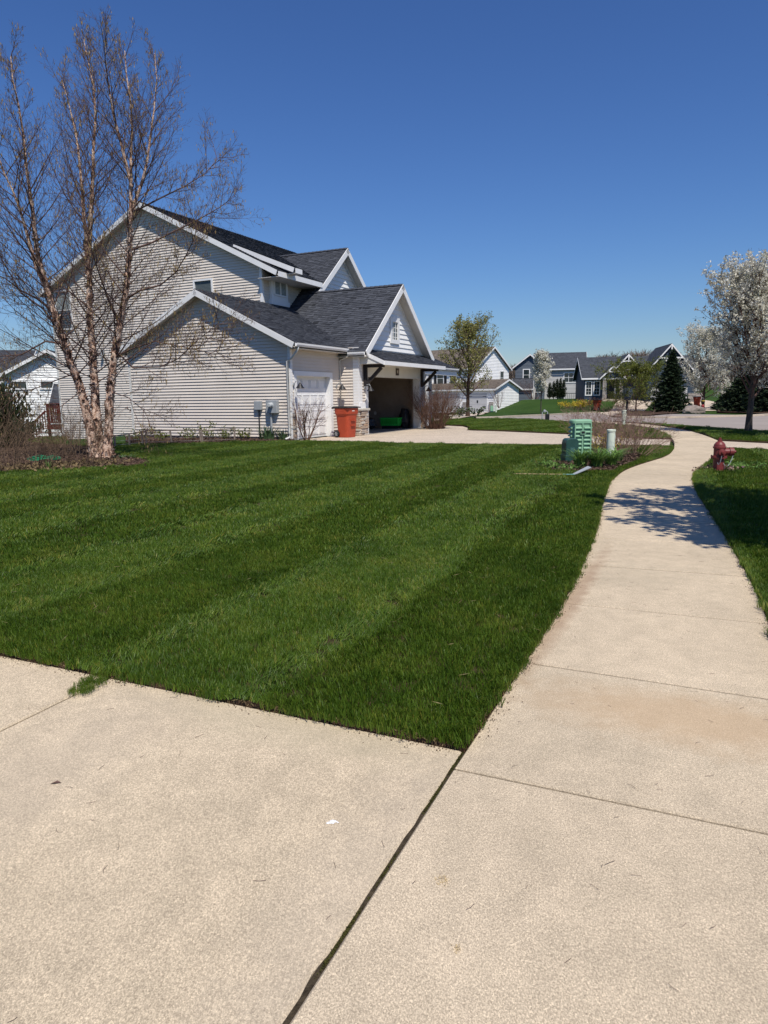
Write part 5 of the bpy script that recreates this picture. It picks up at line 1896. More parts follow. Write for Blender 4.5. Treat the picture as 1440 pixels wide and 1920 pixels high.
# ------------------------------------------------------------------ generic crown tree
def crown_tree(name, label, loc, height, seed, cfg, bark, leafm, per, lw, lh, jit, trunk_h=0.22, r0=None, cat='tree', lean=0.02, group=None, limbs=16, limb_ang=(28, 62), crown_r=None, cluster=1, twigm=None, tmin=0.1, keep=1.0):
    r = random.Random(seed)
    t = thing(name, label, cat, (0, 0, 0), group=group)
    base = Vector(loc)
    r0 = r0 or height * 0.016
    n = 9
    tp = [base + Vector((0, 0, -0.1))]
    for i in range(1, n + 1):
        tp.append(base + Vector((r.gauss(0, lean) * i * 0.3, r.gauss(0, lean) * i * 0.3, height * 0.93 * i / n)))
    rads = [r0 * (1.25 if i == 0 else 1) * (1 - 0.9 * i / n) + 0.008 for i in range(n + 1)]
    trunk = [(tp, rads, 0)]
    out, tips = [], []
    az = r.uniform(0, 6.28)
    cr = crown_r or height * 0.27
    for k in range(limbs):
        tt = trunk_h + (0.95 - trunk_h) * (k + r.uniform(0, 1)) / limbs
        f = tt * n
        i = min(n - 1, int(f))
        q = tp[i] + (tp[i + 1] - tp[i]) * (f - i)
        az += 2.4 + r.uniform(-0.4, 0.4)
        u_ = (tt - trunk_h) / (1 - trunk_h)
        an = math.radians(limb_ang[1] + (limb_ang[0] - limb_ang[1]) * u_ + r.uniform(-6, 6))
        prof = math.sin(math.pi * min(1, 0.22 + 0.80 * u_ ** 0.85)) ** 0.7
        L = cr * prof / max(0.35, math.sin(an)) * r.uniform(0.85, 1.12)
        L = min(L, (height - q.z + base.z) * 1.15 / max(0.3, math.cos(an)))
        cd = Vector((math.cos(az) * math.sin(an), math.sin(az) * math.sin(an), math.cos(an)))
        grow(r, q, cd, L, r0 * 0.42 * (1 - 0.6 * u_), 0, cfg, out, tips)
    tubes(trunk, [10], 'trunk', bark, t)
    tubes(out, [5, 4, 3], 'limbs', twigm or bark, t)
    C, Dd = tip_points(tips, per, jit, seed, tmin)
    rg = np.random.default_rng(seed)
    if keep < 1:
        C = C[rg.random(len(C)) < keep]
    if cluster > 1:
        C = (C[:, None, :] + rg.normal(0, lw * 0.75, (len(C), cluster, 3))).reshape(-1, 3)
    V, Fq = leaf_quads(C, lw, lh, seed)
    np_mesh('crown', V, Fq, leafm, t)['kind'] = 'stuff'
    return t

TC = dict(segs=[6, 4, 3], wig=[0.07, 0.12, 0.16], trop=[0.09, 0.09, 0.05], kids=[9, 5], t0=[0.2, 0.15], ang=[38, 40], ratio=[0.42, 0.5], fall=[0.4, 0.3], rr=[0.45, 0.5], rmin=0.004, end=0.25)
PR = G(1403, 811)
crown_tree('pear_tree', 'tall white blossoming pear tree at right edge beside the street', PR, 5.4, 5, dict(TC, kids=[11, 7]), MT['bark_grey'], MT['blossom'], 3, 0.06, 0.065, 0.02, 0.22, 0.115, limbs=38, limb_ang=(12, 40), crown_r=1.65, cluster=6, twigm=MT['twig'], keep=0.9, tmin=0.2)
p2 = G(1318, 768)
crown_tree('pear_tree', 'rounded white blossoming tree across the street beside the dark spruce', p2, 8.0, 9, dict(TC, kids=[10, 6]), MT['bark_brown'], MT['blossom'], 3, 0.12, 0.12, 0.06, 0.13, 0.14, limbs=30, limb_ang=(22, 62), crown_r=3.1, cluster=5, twigm=MT['twig'], keep=0.8)
p3 = G(1014, 775)
crown_tree('pear_tree', 'slender young white blossoming tree in front of grey house', p3, 5.9, 12, TC, MT['bark_grey'], MT['blossom'], 3, 0.12, 0.12, 0.05, 0.24, 0.055, limbs=18, limb_ang=(12, 28), crown_r=0.85, cluster=5, twigm=MT['twig'])
p4_ = G(877, 780)
crown_tree('maple_tree', 'round tree with sparse yellow green new leaves by white house', p4_, 7.0, 15, dict(TC, kids=[10, 6]), MT['bark_brown'], MT['young_leaf'], 4, 0.08, 0.13, 0.09, 0.20, 0.17, limbs=26, limb_ang=(16, 56), crown_r=2.35, cluster=2, twigm=MT['twig'])
p5 = G(1192, 771)
WL = dict(TC, trop=[0.0, -0.02, -0.05], wig=[0.12, 0.16, 0.2])
crown_tree('small_tree', 'low spreading lime green tree in front of navy house', p5, 4.6, 18, WL, MT['bark_brown'], MT['lime_leaf'], 6, 0.08, 0.14, 0.09, 0.10, 0.08, limbs=34, limb_ang=(34, 66), crown_r=3.5, cluster=2, twigm=MT['twig'])
# trees just right of the picture whose crowns throw shade on the walk and strip
crown_tree('pear_tree', 'shade tree right of the picture casting shadow on the sidewalk', (6.5, 5.45, 0), 4.9, 31, dict(TC, kids=[10, 6]), MT['bark_grey'], MT['blossom'], 4, 0.10, 0.11, 0.06, 0.42, 0.10, limbs=26, limb_ang=(30, 66), crown_r=2.75, cluster=9, twigm=MT['twig'])
crown_tree('pear_tree', 'shade tree right of the picture on the street strip', (14.6, 21.2, 0), 7.0, 33, TC, MT['bark_grey'], MT['blossom'], 4, 0.10, 0.10, 0.05, 0.28, 0.10, limbs=20, limb_ang=(20, 50), crown_r=1.9, cluster=5, twigm=MT['twig'])

# ------------------------------------------------------------------ conifers
def conifer(name, label, loc, height, rad, seed, mat, n_br=150, cat='tree', droop=-0.12, ls=(0.05, 0.22), dens=26, group=None, col=False):
    r = random.Random(seed)
    rg = np.random.default_rng(seed)
    t = thing(name, label, cat, loc, group=group)
    MB().tube([(0, 0, -0.1), (0, 0, height * 0.5), (0, 0, height * 0.97)], [height * 0.022, height * 0.012, 0.008], 8).build('trunk', MT['bark_brown'], t, smooth_=True)
    br, C, Dr = MB(), [], []
    az = 0
    for k in range(n_br):
        u_ = (k + r.random()) / n_br
        z = height * (0.04 + 0.94 * u_)
        if col: L = rad * (1 - u_ ** 2.5) * r.uniform(0.8, 1.1) + 0.03
        else: L = rad * (1 - u_) ** 0.85 * r.uniform(0.75, 1.12) + 0.04
        az += 2.4
        dz = (0.7 if col else droop + 0.35 * u_)
        d = Vector((math.cos(az), math.sin(az), dz)).normalized()
        p0 = Vector((0, 0, z))
        pts = [p0, p0 + d * L * 0.5, p0 + d * L + Vector((0, 0, 0.06 * L))]
        br.tube(pts, [0.012 * height / 4, 0.008, 0.003], 3, cap=False)
        m = max(5, int(dens * L))
        tt = rg.uniform(0.12, 1.05, m)
        A = np.array(p0)[None] + np.array(d)[None] * (L * tt)[:, None]
        side = np.array([-d.y, d.x, 0])
        off = rg.uniform(-1, 1, m) * (0.32 * L * (1.1 - tt) + 0.04)
        A = A + side[None] * off[:, None] + rg.normal(0, 0.025 * (1 + L), (m, 3))
        C.append(A)
        Dr.append(np.array(d)[None] * 0.8 + side[None] * np.sign(off)[:, None] * 0.6 + np.array([0, 0, 0.1]))
    br.build('branches', MT['bark_brown'], t, fix=False)
    C, Dr = np.concatenate(C), np.concatenate(Dr)
    V, Fq = leaf_quads(C, ls[0], ls[1], seed, dirs=Dr)
    np_mesh('needles', V, Fq, mat, t)['kind'] = 'stuff'
    return t
sp_ = G(1256, 773)
conifer('spruce_tree', 'dark green spruce with pointed top in front of navy house', sp_, 6.0, 1.85, 41, MT['spruce'], 210, ls=(0.10, 0.34), dens=48)
for k, (x, y, hh, rr, lab) in enumerate(((1400, 772, 4.6, 2.4, 'broad dark spruce behind the tall pear trunk'), (1450, 773, 5.6, 2.6, 'tall dark spruce at right picture edge behind street'), (1362, 768, 2.4, 1.5, 'low dark evergreen mound beside the rounded blossom tree'))):
    q = G(x, y)
    conifer('spruce_tree', lab, q, hh, rr, 60 + k, MT['spruce'], 190, ls=(0.10, 0.34), dens=46)
crown_tree('bare_tree', 'bare brown tree rising behind the dark spruces at right', G(1425, 768), 8.2, 71, TC, MT['bark_brown'], MT['twig_red'], 3, 0.02, 0.3, 0.1, 0.2, 0.1, limbs=24, limb_ang=(20, 50), crown_r=2.8, twigm=MT['twig_red'])
for k, x in enumerate((1030, 1037.5, 1044, 1050, 1056)):
    q = D(x, 760, 92)
    conifer('arborvitae', ('leftmost', 'second from left', 'middle', 'second from right', 'rightmost')[k] + ' narrow arborvitae of the row by the pale grey wing', (q.x, q.y, float(T(q.x, q.y))), (2.1, 2.3, 2.6, 2.75, 2.5)[k], 0.42, 80 + k, MT['yew'], 70, ls=(0.05, 0.2), dens=60, group='arborvitae hedge', col=True)

# yew at the far left, rounded evergreen with uneven top
def evergreen_shrub(label, loc, h, rad, seed, mat, n=2600):
    rg = np.random.default_rng(seed)
    t = thing('evergreen_shrub', label, 'shrub', loc)
    r = random.Random(seed)
    mb = MB()
    C, Dr = [], []
    for k in range(46):
        a, e = r.uniform(0, 6.28), r.uniform(0.15, 1.35)
        L = r.uniform(0.7, 1.05)
        d = Vector((math.cos(a) * math.cos(e) * rad, math.sin(a) * math.cos(e) * rad, math.sin(e) * h)) * L
        pts = [Vector((0, 0, 0)), d * 0.5 + Vector((0, 0, 0.1)), d]
        mb.tube(pts, [0.03, 0.015, 0.005], 4, cap=False)
        m = n // 46
        tt = rg.uniform(0.3, 1.08, m)
        A = np.array(d)[None] * tt[:, None] + rg.normal(0, 0.10, (m, 3)) * (0.6 + tt[:, None])
        C.append(A)
        Dr.append(np.tile(np.array(d.normalized()) + np.array([0, 0, 0.4]), (m, 1)))
    mb.build('stems', MT['bark_brown'], t, fix=False)
    V, Fq = leaf_quads(np.concatenate(C), 0.055, 0.15, seed, dirs=np.concatenate(Dr))
    np_mesh('foliage', V, Fq, mat, t)['kind'] = 'stuff'
    return t
q = D(-6, 800, 22.5)
evergreen_shrub('dark green yew shrub at left edge below the white house', (q.x, q.y, float(T(q.x, q.y)) - 0.1), 2.35, 1.15, 91, MT['yew'], 11000)

# ------------------------------------------------------------------ bare and leafy shrubs
SH = dict(segs=[5, 4, 3], wig=[0.10, 0.14, 0.16], trop=[0.03, 0.03, 0.02], kids=[6, 3.5], t0=[0.25, 0.2], ang=[26, 34], ratio=[0.5, 0.5], fall=[0.3, 0.3], rr=[0.55, 0.6], rmin=0.0022, end=0.35, angv=10)
def bare_shrub(label, loc, h, spread, stems_n, seed, mat, r0=0.008, cfg=None, leaf=None, name='bare_shrub', base=0.12, per=1, keep=1.0, lw=0.02, lh=0.035):
    r = random.Random(seed)
    t = thing(name, label, 'shrub', (0, 0, 0))
    out, tips = [], []
    for k in range(stems_n):
        a = r.uniform(0, 6.283)
        s = r.random() ** 0.6
        d = Vector((math.cos(a) * s * spread, math.sin(a) * s * spread, h)).normalized()
        b = Vector(loc) + Vector((math.cos(a) * s * base, math.sin(a) * s * base, -0.03))
        grow(r, b, d, (h / max(0.35, d.z)) * r.uniform(0.7, 1.0), r0 * r.uniform(0.7, 1.3), 0, cfg or SH, out, tips)
    tubes(out, [4, 3, 3], 'stems', mat, t)
    if leaf:
        C, Dd = tip_points(tips, per, 0.015, seed)
        C = C[np.random.default_rng(seed).random(len(C)) < keep]
        V, Fq = leaf_quads(C, lw, lh, seed)
        np_mesh('foliage', V, Fq, leaf, t)['kind'] = 'stuff'
    return t
bare_shrub('bare branching shrub in front of the white garage door', G(574, 826), 1.4, 1.2, 9, 101, MT['twig_red'], 0.020, dict(SH, wig=[0.18, 0.22, 0.22], kids=[8, 5], ang=[34, 38]), name='bare_shrub')
bare_shrub('dense twiggy brown shrub beside the right stone pier', G(816, 804), 1.75, 1.1, 120, 103, MT['twig_red'], 0.011, base=0.4)
for k, (x, y, hh, sp2, n, lab) in enumerate((
        (20, 884, 1.05, 1.1, 22, 'tan twiggy shrub at lower left edge of mulch bed'),
        (62, 878, 0.8, 1.0, 20, 'tan twiggy shrub in front of the red deck'),
        (105, 872, 0.75, 0.9, 18, 'low tan twiggy shrub by the green hose'),
        (150, 876, 1.2, 0.9, 24, 'tan twiggy shrub at the foot of the birch'),
        (-30, 878, 1.4, 1.1, 20, 'tan twiggy shrub cut by the left picture edge'),
        (130, 858, 1.1, 0.9, 18, 'brown twiggy shrub just left of the birch trunk'))):
    bare_shrub(lab, G(x, y), hh, sp2, n, 110 + k, MT['twig_tan'], 0.006, base=0.3)
bare_shrub('burgundy leaved shrub in the corner behind the birch', HO + HU * 2.4 + HV * 8.7, 1.5, 1.0, 22, 121, MT['twig'], 0.008, leaf=MT['burgundy'], per=4, lw=0.05, lh=0.06, base=0.3, name='burgundy_shrub')
for k, (x, y, hh, lab) in enumerate(((1160, 850, 0.95, 'pinkish twiggy shrub right of the white marker post'), (1118, 846, 1.05, 'pinkish twiggy shrub behind the green utility pedestal'), (1182, 858, 0.7, 'low twiggy shrub leaning over the sidewalk bend'))):
    bare_shrub(lab, G(x, y), hh, 0.9, 46, 130 + k, MT['twig_pink'], 0.005, base=0.3, leaf=MT['young_leaf'], per=1, keep=0.3)
bare_shrub('small shrub with yellow flowers between pedestal and marker post', G(1128, 858), 0.55, 0.5, 14, 139, MT['twig_tan'], 0.004, leaf=MT['yellow_flower'], per=2, keep=0.5, lw=0.03, lh=0.03, name='flowering_shrub')
bare_shrub('thin bare shrub against the white house gable', D(936, 765, 86) - Vector((0, 0, 0.0)), 2.4, 1.2, 12, 141, MT['twig_red'], 0.02)
q = D(1000, 768, 98)
bare_shrub('dark bare bush by the slate gable wall', (q.x, q.y, float(T(q.x, q.y))), 2.4, 2.2, 30, 143, MT['twig'], 0.02, base=0.6)
for k, (x, y, hh, lab, lf) in enumerate(((1073, 760, 0.5, 'yellow flowering bush left of the navy house windows', MT['yellow_flower']), (1090, 760, 0.55, 'yellow flowering bush under the navy house windows', MT['yellow_flower']), (1106, 757, 0.9, 'reddish brown bush below the navy house windows', MT['twig_red']), (1166, 754, 1.5, 'lime bush beside the navy house entry', MT['lime_leaf']))):
    q = D(x, y, 80)
    bare_shrub(lab, (q.x, q.y, float(T(q.x, q.y))), hh, 1.4, 26, 150 + k, MT['twig_red'], 0.012, leaf=lf, per=2, lw=0.09, lh=0.10, base=0.5, name='flowering_shrub')
q = G(1163, 776)
bare_shrub('small pale twiggy shrub at the mulch corner by the street', q, 0.9, 0.8, 18, 160, MT['twig_tan'], 0.006)

# strap-leaved clumps
def strap_clump(name, label, loc, n, L, w, arch, seed, mat, spread=0.12):
    r = random.Random(seed)
    mb = MB()
    for k in range(n):
        a = r.uniform(0, 6.283)
        o = Vector((math.cos(a), math.sin(a), 0))
        s = Vector((-o.y, o.x, 0))
        b = o * r.uniform(0, spread)
        l_ = L * r.uniform(0.6, 1.15)
        out_, ww = arch * r.uniform(0.5, 1.3), w * r.uniform(0.7, 1.2)
        prev = None
        m = 6
        for i in range(m + 1):
            t = i / m
            p = b + o * (out_ * l_ * t * t) + Vector((0, 0, l_ * (t - arch * 0.55 * t ** 2.6)))
            hw = s * (ww / 2 * (1 - t ** 3 * 0.92))
            cur = (p - hw, p + hw)
            if prev: mb.quad(prev[0], prev[1], cur[1], cur[0])
            prev = cur
    o = mb.build(name, mat, None, fix=False)
    o.location = loc
    return tag(o, label, 'plant')
for k, (x, y, n, L, lab) in enumerate(((1088, 880, 120, 0.50, 'arching daylily clump in front of dark green utility box'), (1118, 880, 140, 0.50, 'arching daylily clump in front of the ribbed pedestal'), (1146, 876, 110, 0.48, 'daylily clump at the foot of the white marker post'), (1158, 868, 40, 0.40, 'daylily clump nearest the sidewalk bend'))):
    strap_clump('daylily', lab, G(x, y) + Vector((0, 0, .03)), n, L * 1.15, 0.026, 0.75, 170 + k, MT['strap_leaf'])
strap_clump('iris', 'upright iris clump below the electric meter', G(503, 826), 90, 0.62, 0.035, 0.35, 180, MT['iris_leaf'], 0.35)
strap_clump('iris', 'upright iris clump near the garage downspout', G(533, 826), 60, 0.50, 0.035, 0.35, 181, MT['iris_leaf'], 0.25)
strap_clump('daylily', 'green sprouts at front of the mulch bed', G(92, 882), 24, 0.28, 0.012, 0.4, 182, MT['strap_leaf'], 0.06)
strap_clump('daylily', 'dark green leaf tuft just right of the birch trunk', G(232, 862), 60, 0.22, 0.02, 0.9, 183, MT['iris_leaf'], 0.3)
# leafy perennials
def leafy(name, label, loc, rad, h, n, seed, mat, lw, lh):
    rg = np.random.default_rng(seed)
    t = thing(name, label, 'plant', loc)
    r = random.Random(seed)
    mb, C = MB(), []
    for k in range(max(6, n // 16)):
        a, s = r.uniform(0, 6.28), r.random() ** 0.5
        tip = Vector((math.cos(a) * s * rad, math.sin(a) * s * rad, h * r.uniform(0.5, 1.0)))
        mb.tube([tip * 0.1, Vector((tip.x * .6, tip.y * .6, tip.z * .6)), tip], 0.003, 3, cap=False)
        C.append(np.array(tip)[None] * rg.uniform(0.35, 1.05, (16, 1)) + rg.normal(0, 0.05, (16, 3)) * np.array([1, 1, 0.6]))
    mb.build('stems', MT['twig_tan'], t, fix=False)
    V, Fq = leaf_quads(np.concatenate(C), lw, lh, seed)
    np_mesh('foliage', V, Fq, mat, t)['kind'] = 'stuff'
    return t
for k, (x, y, rad, h, lab) in enumerate(((258, 831, 0.7, 0.5, 'lime leafed perennial at left end of the wire fence'), (305, 829, 0.5, 0.45, 'lime leafed perennial by the second fence post'), (355, 828, 0.5, 0.6, 'lime leafed perennial in the middle of the fence'), (392, 827, 0.4, 0.75, 'taller lime perennial right of the fence middle'), (425, 826, 0.5, 0.55, 'lime leafed perennial near the last fence post'), (458, 825, 0.35, 0.5, 'lime leafed perennial between fence and meter'))):
    leafy('perennial', lab, G(x, y), rad, h, 170, 190 + k, MT['lime_plant'], 0.05, 0.08)
leafy('ground_cover', 'low dark groundcover left of the utility box', G(1035, 880), 0.42, 0.2, 220, 201, MT['strap_leaf'], 0.04, 0.06)
leafy('ground_cover', 'low green plants along front of the utility bed', G(1068, 884), 0.35, 0.16, 160, 202, MT['strap_leaf'], 0.04, 0.06)
MT['pansy'] = leafmat('pansy', [(0.05, 0.09, 0.02), (0.10, 0.02, 0.08), (0.35, 0.28, 0.14), (0.50, 0.46, 0.38)], 0.2, 0.6, 25)
leafy('flower_bed', 'low mixed pansies at the foot of the red hydrant', G(1362, 885), 0.42, 0.10, 220, 205, MT['pansy'], 0.045, 0.05)
leafy('flower_bed', 'green flower leaves right of the hydrant base', G(1392, 882), 0.5, 0.16, 200, 206, MT['strap_leaf'], 0.03, 0.09)
leafy('flower_bed', 'small pansies left of the hydrant base', G(1322, 885), 0.16, 0.07, 60, 207, MT['pansy'], 0.04, 0.05)
for k, (x, y, lab) in enumerate(((852, 781, 'lilac flower clump left of the maple trunk'), (868, 782, 'lilac flower clump at the maple trunk'), (893, 781, 'lilac flower clump right of the maple trunk'))):
    leafy('flower_clump', lab, G(x, y), 0.7, 0.8, 200, 210 + k, leafmat('lilac%d' % k, [(0.05, 0.09, 0.02), (0.07, 0.10, 0.03), (0.35, 0.28, 0.38)], 0.2, 0.6, 4), 0.12, 0.14)
leafy('perennial', 'green leafy plants between brown shrub and lilac flowers', G(838, 790), 0.9, 0.5, 260, 215, MT['lime_plant'], 0.07, 0.1)

# ------------------------------------------------------------------ distant woods on the rise
rg = np.random.default_rng(5)
V, Fq = [], []
nt = 3000
for k in range(nt):
    a = rg.uniform(-0.62, 0.66)
    dist = rg.uniform(235, 330)
    x, y = math.sin(a) * dist, math.cos(a) * dist
    z = float(T(x, y))
    h = rg.uniform(8.5, 11.5) * (1.0 + 0.2 * math.sin(a * 23))
    m = 80
    t = rg.uniform(0.25, 1, m)
    ang = rg.uniform(0, 6.283, m)
    L = rg.uniform(0.08, 0.22, m) * h
    b = np.column_stack([np.full(m, x), np.full(m, y), z + h * t * 0.8])
    e = b + np.column_stack([np.cos(ang) * L * 0.7, np.sin(ang) * L * 0.7, L * 0.9])
    w = rg.uniform(0.04, 0.11, m)
    o = np.column_stack([w, np.zeros(m), w * 0.3])
    q = np.stack([b - o, b + o, e + o * 0.4, e - o * 0.4], 1)
    tr = np.array([[[x - .14, y, z - 1], [x + .14, y, z - 1], [x + .06, y, z + h * .9], [x - .06, y, z + h * .9]]])
    V.append(np.concatenate([q, tr]).reshape(-1, 3))
V = np.concatenate(V)
MT['far_wood'] = simple('bare_wood', (0.14, 0.105, 0.085), 0.9, 0.3, 0.06, 0.1)
tag(np_mesh('distant_wood', V, np.arange(len(V)).reshape(-1, 4), MT['far_wood']), 'bare brown wood on the rise behind the houses', 'wood', kind='stuff')
# ================================================================== OBJECTS
# ------------------------------------------------------------------ wheeled refuse cart
MT['cart'] = simple('orange_cart_plastic', (0.40, 0.060, 0.024), 0.5, 0.10, 4, 0.35)
MT['cart_lid'] = simple('black_lid_plastic', (0.018, 0.017, 0.017), 0.45, 0.2, 6, 0.4)
MT['rubber'] = simple('rubber', (0.012, 0.012, 0.012), 0.8, 0.2, 6)
MT['print'] = simple('white_print', (0.70, 0.62, 0.56), 0.6, 0.1)
def make_cart(label, group=None):
    t = thing('trash_cart', label, 'trash cart', group=group)
    # body: tapering shell with a pocketed front lower corner
    lev = [(0.0, 0.235, 0.27), (0.10, 0.24, 0.28), (0.62, 0.275, 0.325), (0.80, 0.285, 0.34), (0.86, 0.315, 0.385), (1.06, 0.325, 0.40)]
    mb = MB()
    K = 20
    for z, a, b in lev:
        for k in range(K):
            th = 2 * math.pi * (k + 0.5) / K
            c, s = math.cos(th), math.sin(th)
            e = 0.36
            x = a * math.copysign(abs(c) ** e, c)
            y = b * math.copysign(abs(s) ** e, s)
            if x > a * 0.7 and z < 0.85 and abs(y) < b * 0.5: x -= 0.035   # recessed front panel
            mb.v.append((x, y, z))
    for i in range(len(lev) - 1):
        for k in range(K):
            j = (k + 1) % K
            mb.f.append((i * K + k, i * K + j, (i + 1) * K + j, (i + 1) * K + k))
    mb.f.append(tuple(range(K - 1, -1, -1)))
    mb.f.append(tuple((len(lev) - 1) * K + k for k in range(K)))
    body = mb.build('body', MT['cart'], t, bevel=0.006)
    MB().box(0.27, 0.315, -0.13, 0.13, 0.60, 0.64).box(0.27, 0.31, -0.13, 0.13, 0.42, 0.45).build('catch_bar', MT['cart'], body)
    lid = MB()
    lid.prism([(-0.36, -0.42, 1.065), (0.36, -0.42, 1.065), (0.36, -0.40, 1.10), (0.10, -0.36, 1.135), (-0.33, -0.36, 1.135), (-0.40, -0.40, 1.10)], (0, 0.84, 0))
    lo = lid.build('lid', MT['cart_lid'], t, bevel=0.012)
    MB().tube([(-0.38, -0.30, 1.05), (-0.45, -0.30, 1.06), (-0.45, 0.30, 1.06), (-0.38, 0.30, 1.05)], 0.016, 6).build('handle', MT['cart_lid'], lo)
    for s in (-1, 1):
        w = MB().lathe([(0.04, -0.025), (0.11, -0.028), (0.13, -0.018), (0.13, 0.018), (0.11, 0.028), (0.04, 0.025)], (-0.25, s * 0.31, 0.13), 20, 'y').build('wheel', MT['rubber'], t)
        hub = MB()
        for k in range(6):
            a = math.pi * k / 3
            hub.bar((-0.25, s * 0.342, 0.13), (-0.25 + 0.09 * math.cos(a), s * 0.342, 0.13 + 0.09 * math.sin(a)), 0.018, 0.012, (0, 1, 0))
        hub.build('rim', MT['grey_metal'], w)
    # printed mark on the side facing the lawn
    for s in (-1,):
        m = MB()
        for (x0, x1, z0, z1) in ((-0.16, -0.12, 0.88, 0.885), (-0.17, 0.00, 0.90, 0.915), (-0.12, -0.03, 0.86, 0.872)):
            m.box(x0, x1, s * 0.378 - 0.004, s * 0.378, z0, z1)
        m.build('printed_mark', MT['print'], body)
        MB().bar((-0.17, s * 0.381, 0.925), (0.02, s * 0.381, 0.965), 0.004, 0.014, (0, 0, 1)).build('printed_mark', MT['print'], body)
    MB().box(0.315, 0.322, -0.10, 0.06, 0.95, 0.98).build('printed_number', MT['print'], body)
    return t
cart = make_cart('orange trash cart with black lid beside the white garage door', 'refuse carts')
cart.location = HO + HU * 2.38 + HV * -0.92
cart.rotation_euler = (0, 0, math.radians(-32))
cart.scale = (1.04, 1.04, 1.04)
for (x, y, dd, rz, lab) in ((1119, 773.5, 78, 40, 'orange cart on the far lawn edge by the street'), (1306, 765.5, 80, -120, 'orange cart beside the rounded blossom tree')):
    c2 = copy_tree(cart)
    q = D(x, y, dd)
    c2.location = (q.x, q.y, float(T(q.x, q.y)) - 0.05)
    c2.rotation_euler = (0, 0, math.radians(rz))
    c2['label'] = lab

# ------------------------------------------------------------------ fire hydrant
MT['hydrant'] = simple('hydrant_red', (0.17, 0.030, 0.028), 0.45, 0.15, 12, 0.4, 0, 0.2, 60)
hy = G(1346, 886)
HY = thing('fire_hydrant', 'dark red fire hydrant beside the sidewalk', 'hydrant', hy + Vector((0, 0, 0.0)), math.radians(-6))
HY.scale = (0.92, 0.92, 0.92)
MB().lathe([(0.175, 0.0), (0.175, 0.035), (0.12, 0.045), (0.108, 0.06), (0.105, 0.30), (0.155, 0.305), (0.155, 0.345), (0.11, 0.35), (0.108, 0.36), (0.108, 0.50), (0.125, 0.505), (0.125, 0.535), (0.115, 0.54), (0.105, 0.585), (0.075, 0.625), (0.045, 0.645), (0.045, 0.665), (0.03, 0.67), (0.028, 0.70)], (0, 0, 0), 28).build('barrel', MT['hydrant'], HY, smooth_=False)
MB().lathe([(0.032, 0.66), (0.026, 0.72), (0.0, 0.722)], (0, 0, 0), 5).build('operating_nut', MT['hydrant'], HY)
nz = MB().lathe([(0.075, 0.08), (0.075, 0.19), (0.095, 0.19), (0.095, 0.215), (0.088, 0.22), (0.088, 0.275), (0.05, 0.285), (0.028, 0.29), (0.028, 0.325)], (0, 0, 0.43), 20, 'x').build('pumper_nozzle', MT['hydrant'], HY)
nb = MB().lathe([(0.055, 0.08), (0.055, 0.13), (0.07, 0.13), (0.07, 0.18), (0.03, 0.19), (0.022, 0.22)], (0, 0, 0.43), 16, 'y')
nb.v = [(a, -b, c) for a, b, c in nb.v]
nb.build('hose_nozzle', MT['hydrant'], HY)
for k in range(8):
    a = 2 * math.pi * (k + 0.5) / 8
    MB().lathe([(0.014, 0.285), (0.014, 0.362)], (0.14 * math.cos(a), 0.14 * math.sin(a), 0), 6).build('flange_bolt', MT['hydrant'], HY)
ch = MB()
for (pa, pb, sag) in (((0.26, -0.05, 0.36), (0.06, -0.11, 0.20), 0.13), ((-0.02, -0.20, 0.36), (-0.06, -0.12, 0.22), 0.10)):
    pa, pb = Vector(pa), Vector(pb)
    pts = [pa + (pb - pa) * (i / 10) + Vector((0, 0, -sag * 4 * (i / 10) * (1 - i / 10))) for i in range(11)]
    ch.tube(pts, 0.007, 5)
ch.build('chain', MT['grey_metal'], HY)['kind'] = 'stuff'

# ------------------------------------------------------------------ ribbed green utility pedestal
MT['ped_green'] = simple('pale_green_plastic', (0.22, 0.40, 0.26), 0.5, 0.08, 6, 0.3)
MT['box_green'] = simple('dark_green_metal', (0.022, 0.065, 0.055), 0.4, 0.15, 6, 0.4)
MT['post_white'] = simple('marker_post_white', (0.62, 0.68, 0.56), 0.5, 0.06, 6)
pd = G(1086, 862)
PD = thing('utility_pedestal', 'pale green ribbed utility pedestal in the planting bed', 'utility box', pd, math.radians(4))
def rrect(a, b, n=24, e=0.55):
    o = []
    for k in range(n):
        th = 2 * math.pi * k / n
        c, s = math.cos(th), math.sin(th)
        o.append((a * math.copysign(abs(c) ** e, c), b * math.copysign(abs(s) ** e, s)))
    return o
mb = MB()
for z, k in ((0, 1.0), (0.86, 0.97), (0.865, 1.02)):
    mb.v += [(x * k, y * k, z) for x, y in rrect(0.225, 0.17)]
for i in range(2):
    for k in range(24):
        mb.f.append((i * 24 + k, i * 24 + (k + 1) % 24, (i + 1) * 24 + (k + 1) % 24, (i + 1) * 24 + k))
mb.build('body', MT['ped_green'], PD, smooth_=False)
mb = MB()
for z, k in ((0.85, 1.08), (0.90, 1.08), (0.925, 1.02), (0.935, 0.9), (0.935, 0.02)):
    mb.v += [(x * k, y * k, z) for x, y in rrect(0.225, 0.17)]
for i in range(4):
    for k in range(24):
        mb.f.append((i * 24 + k, i * 24 + (k + 1) % 24, (i + 1) * 24 + (k + 1) % 24, (i + 1) * 24 + k))
mb.build('lid', MT['ped_green'], PD)
for sx in (-1, 1):                    # louvre ribs on both front panels
    for j in range(8):
        z = 0.08 + j * 0.092
        if 5 <= j <= 6 and sx < 0: pass
        mb = MB().prism([(sx * 0.03, -0.166, z), (sx * 0.03, -0.205, z + 0.01), (sx * 0.03, -0.200, z + 0.028), (sx * 0.03, -0.166, z + 0.05)], (sx * 0.145, 0, 0))
        mb.build('louvre', MT['ped_green'], PD)
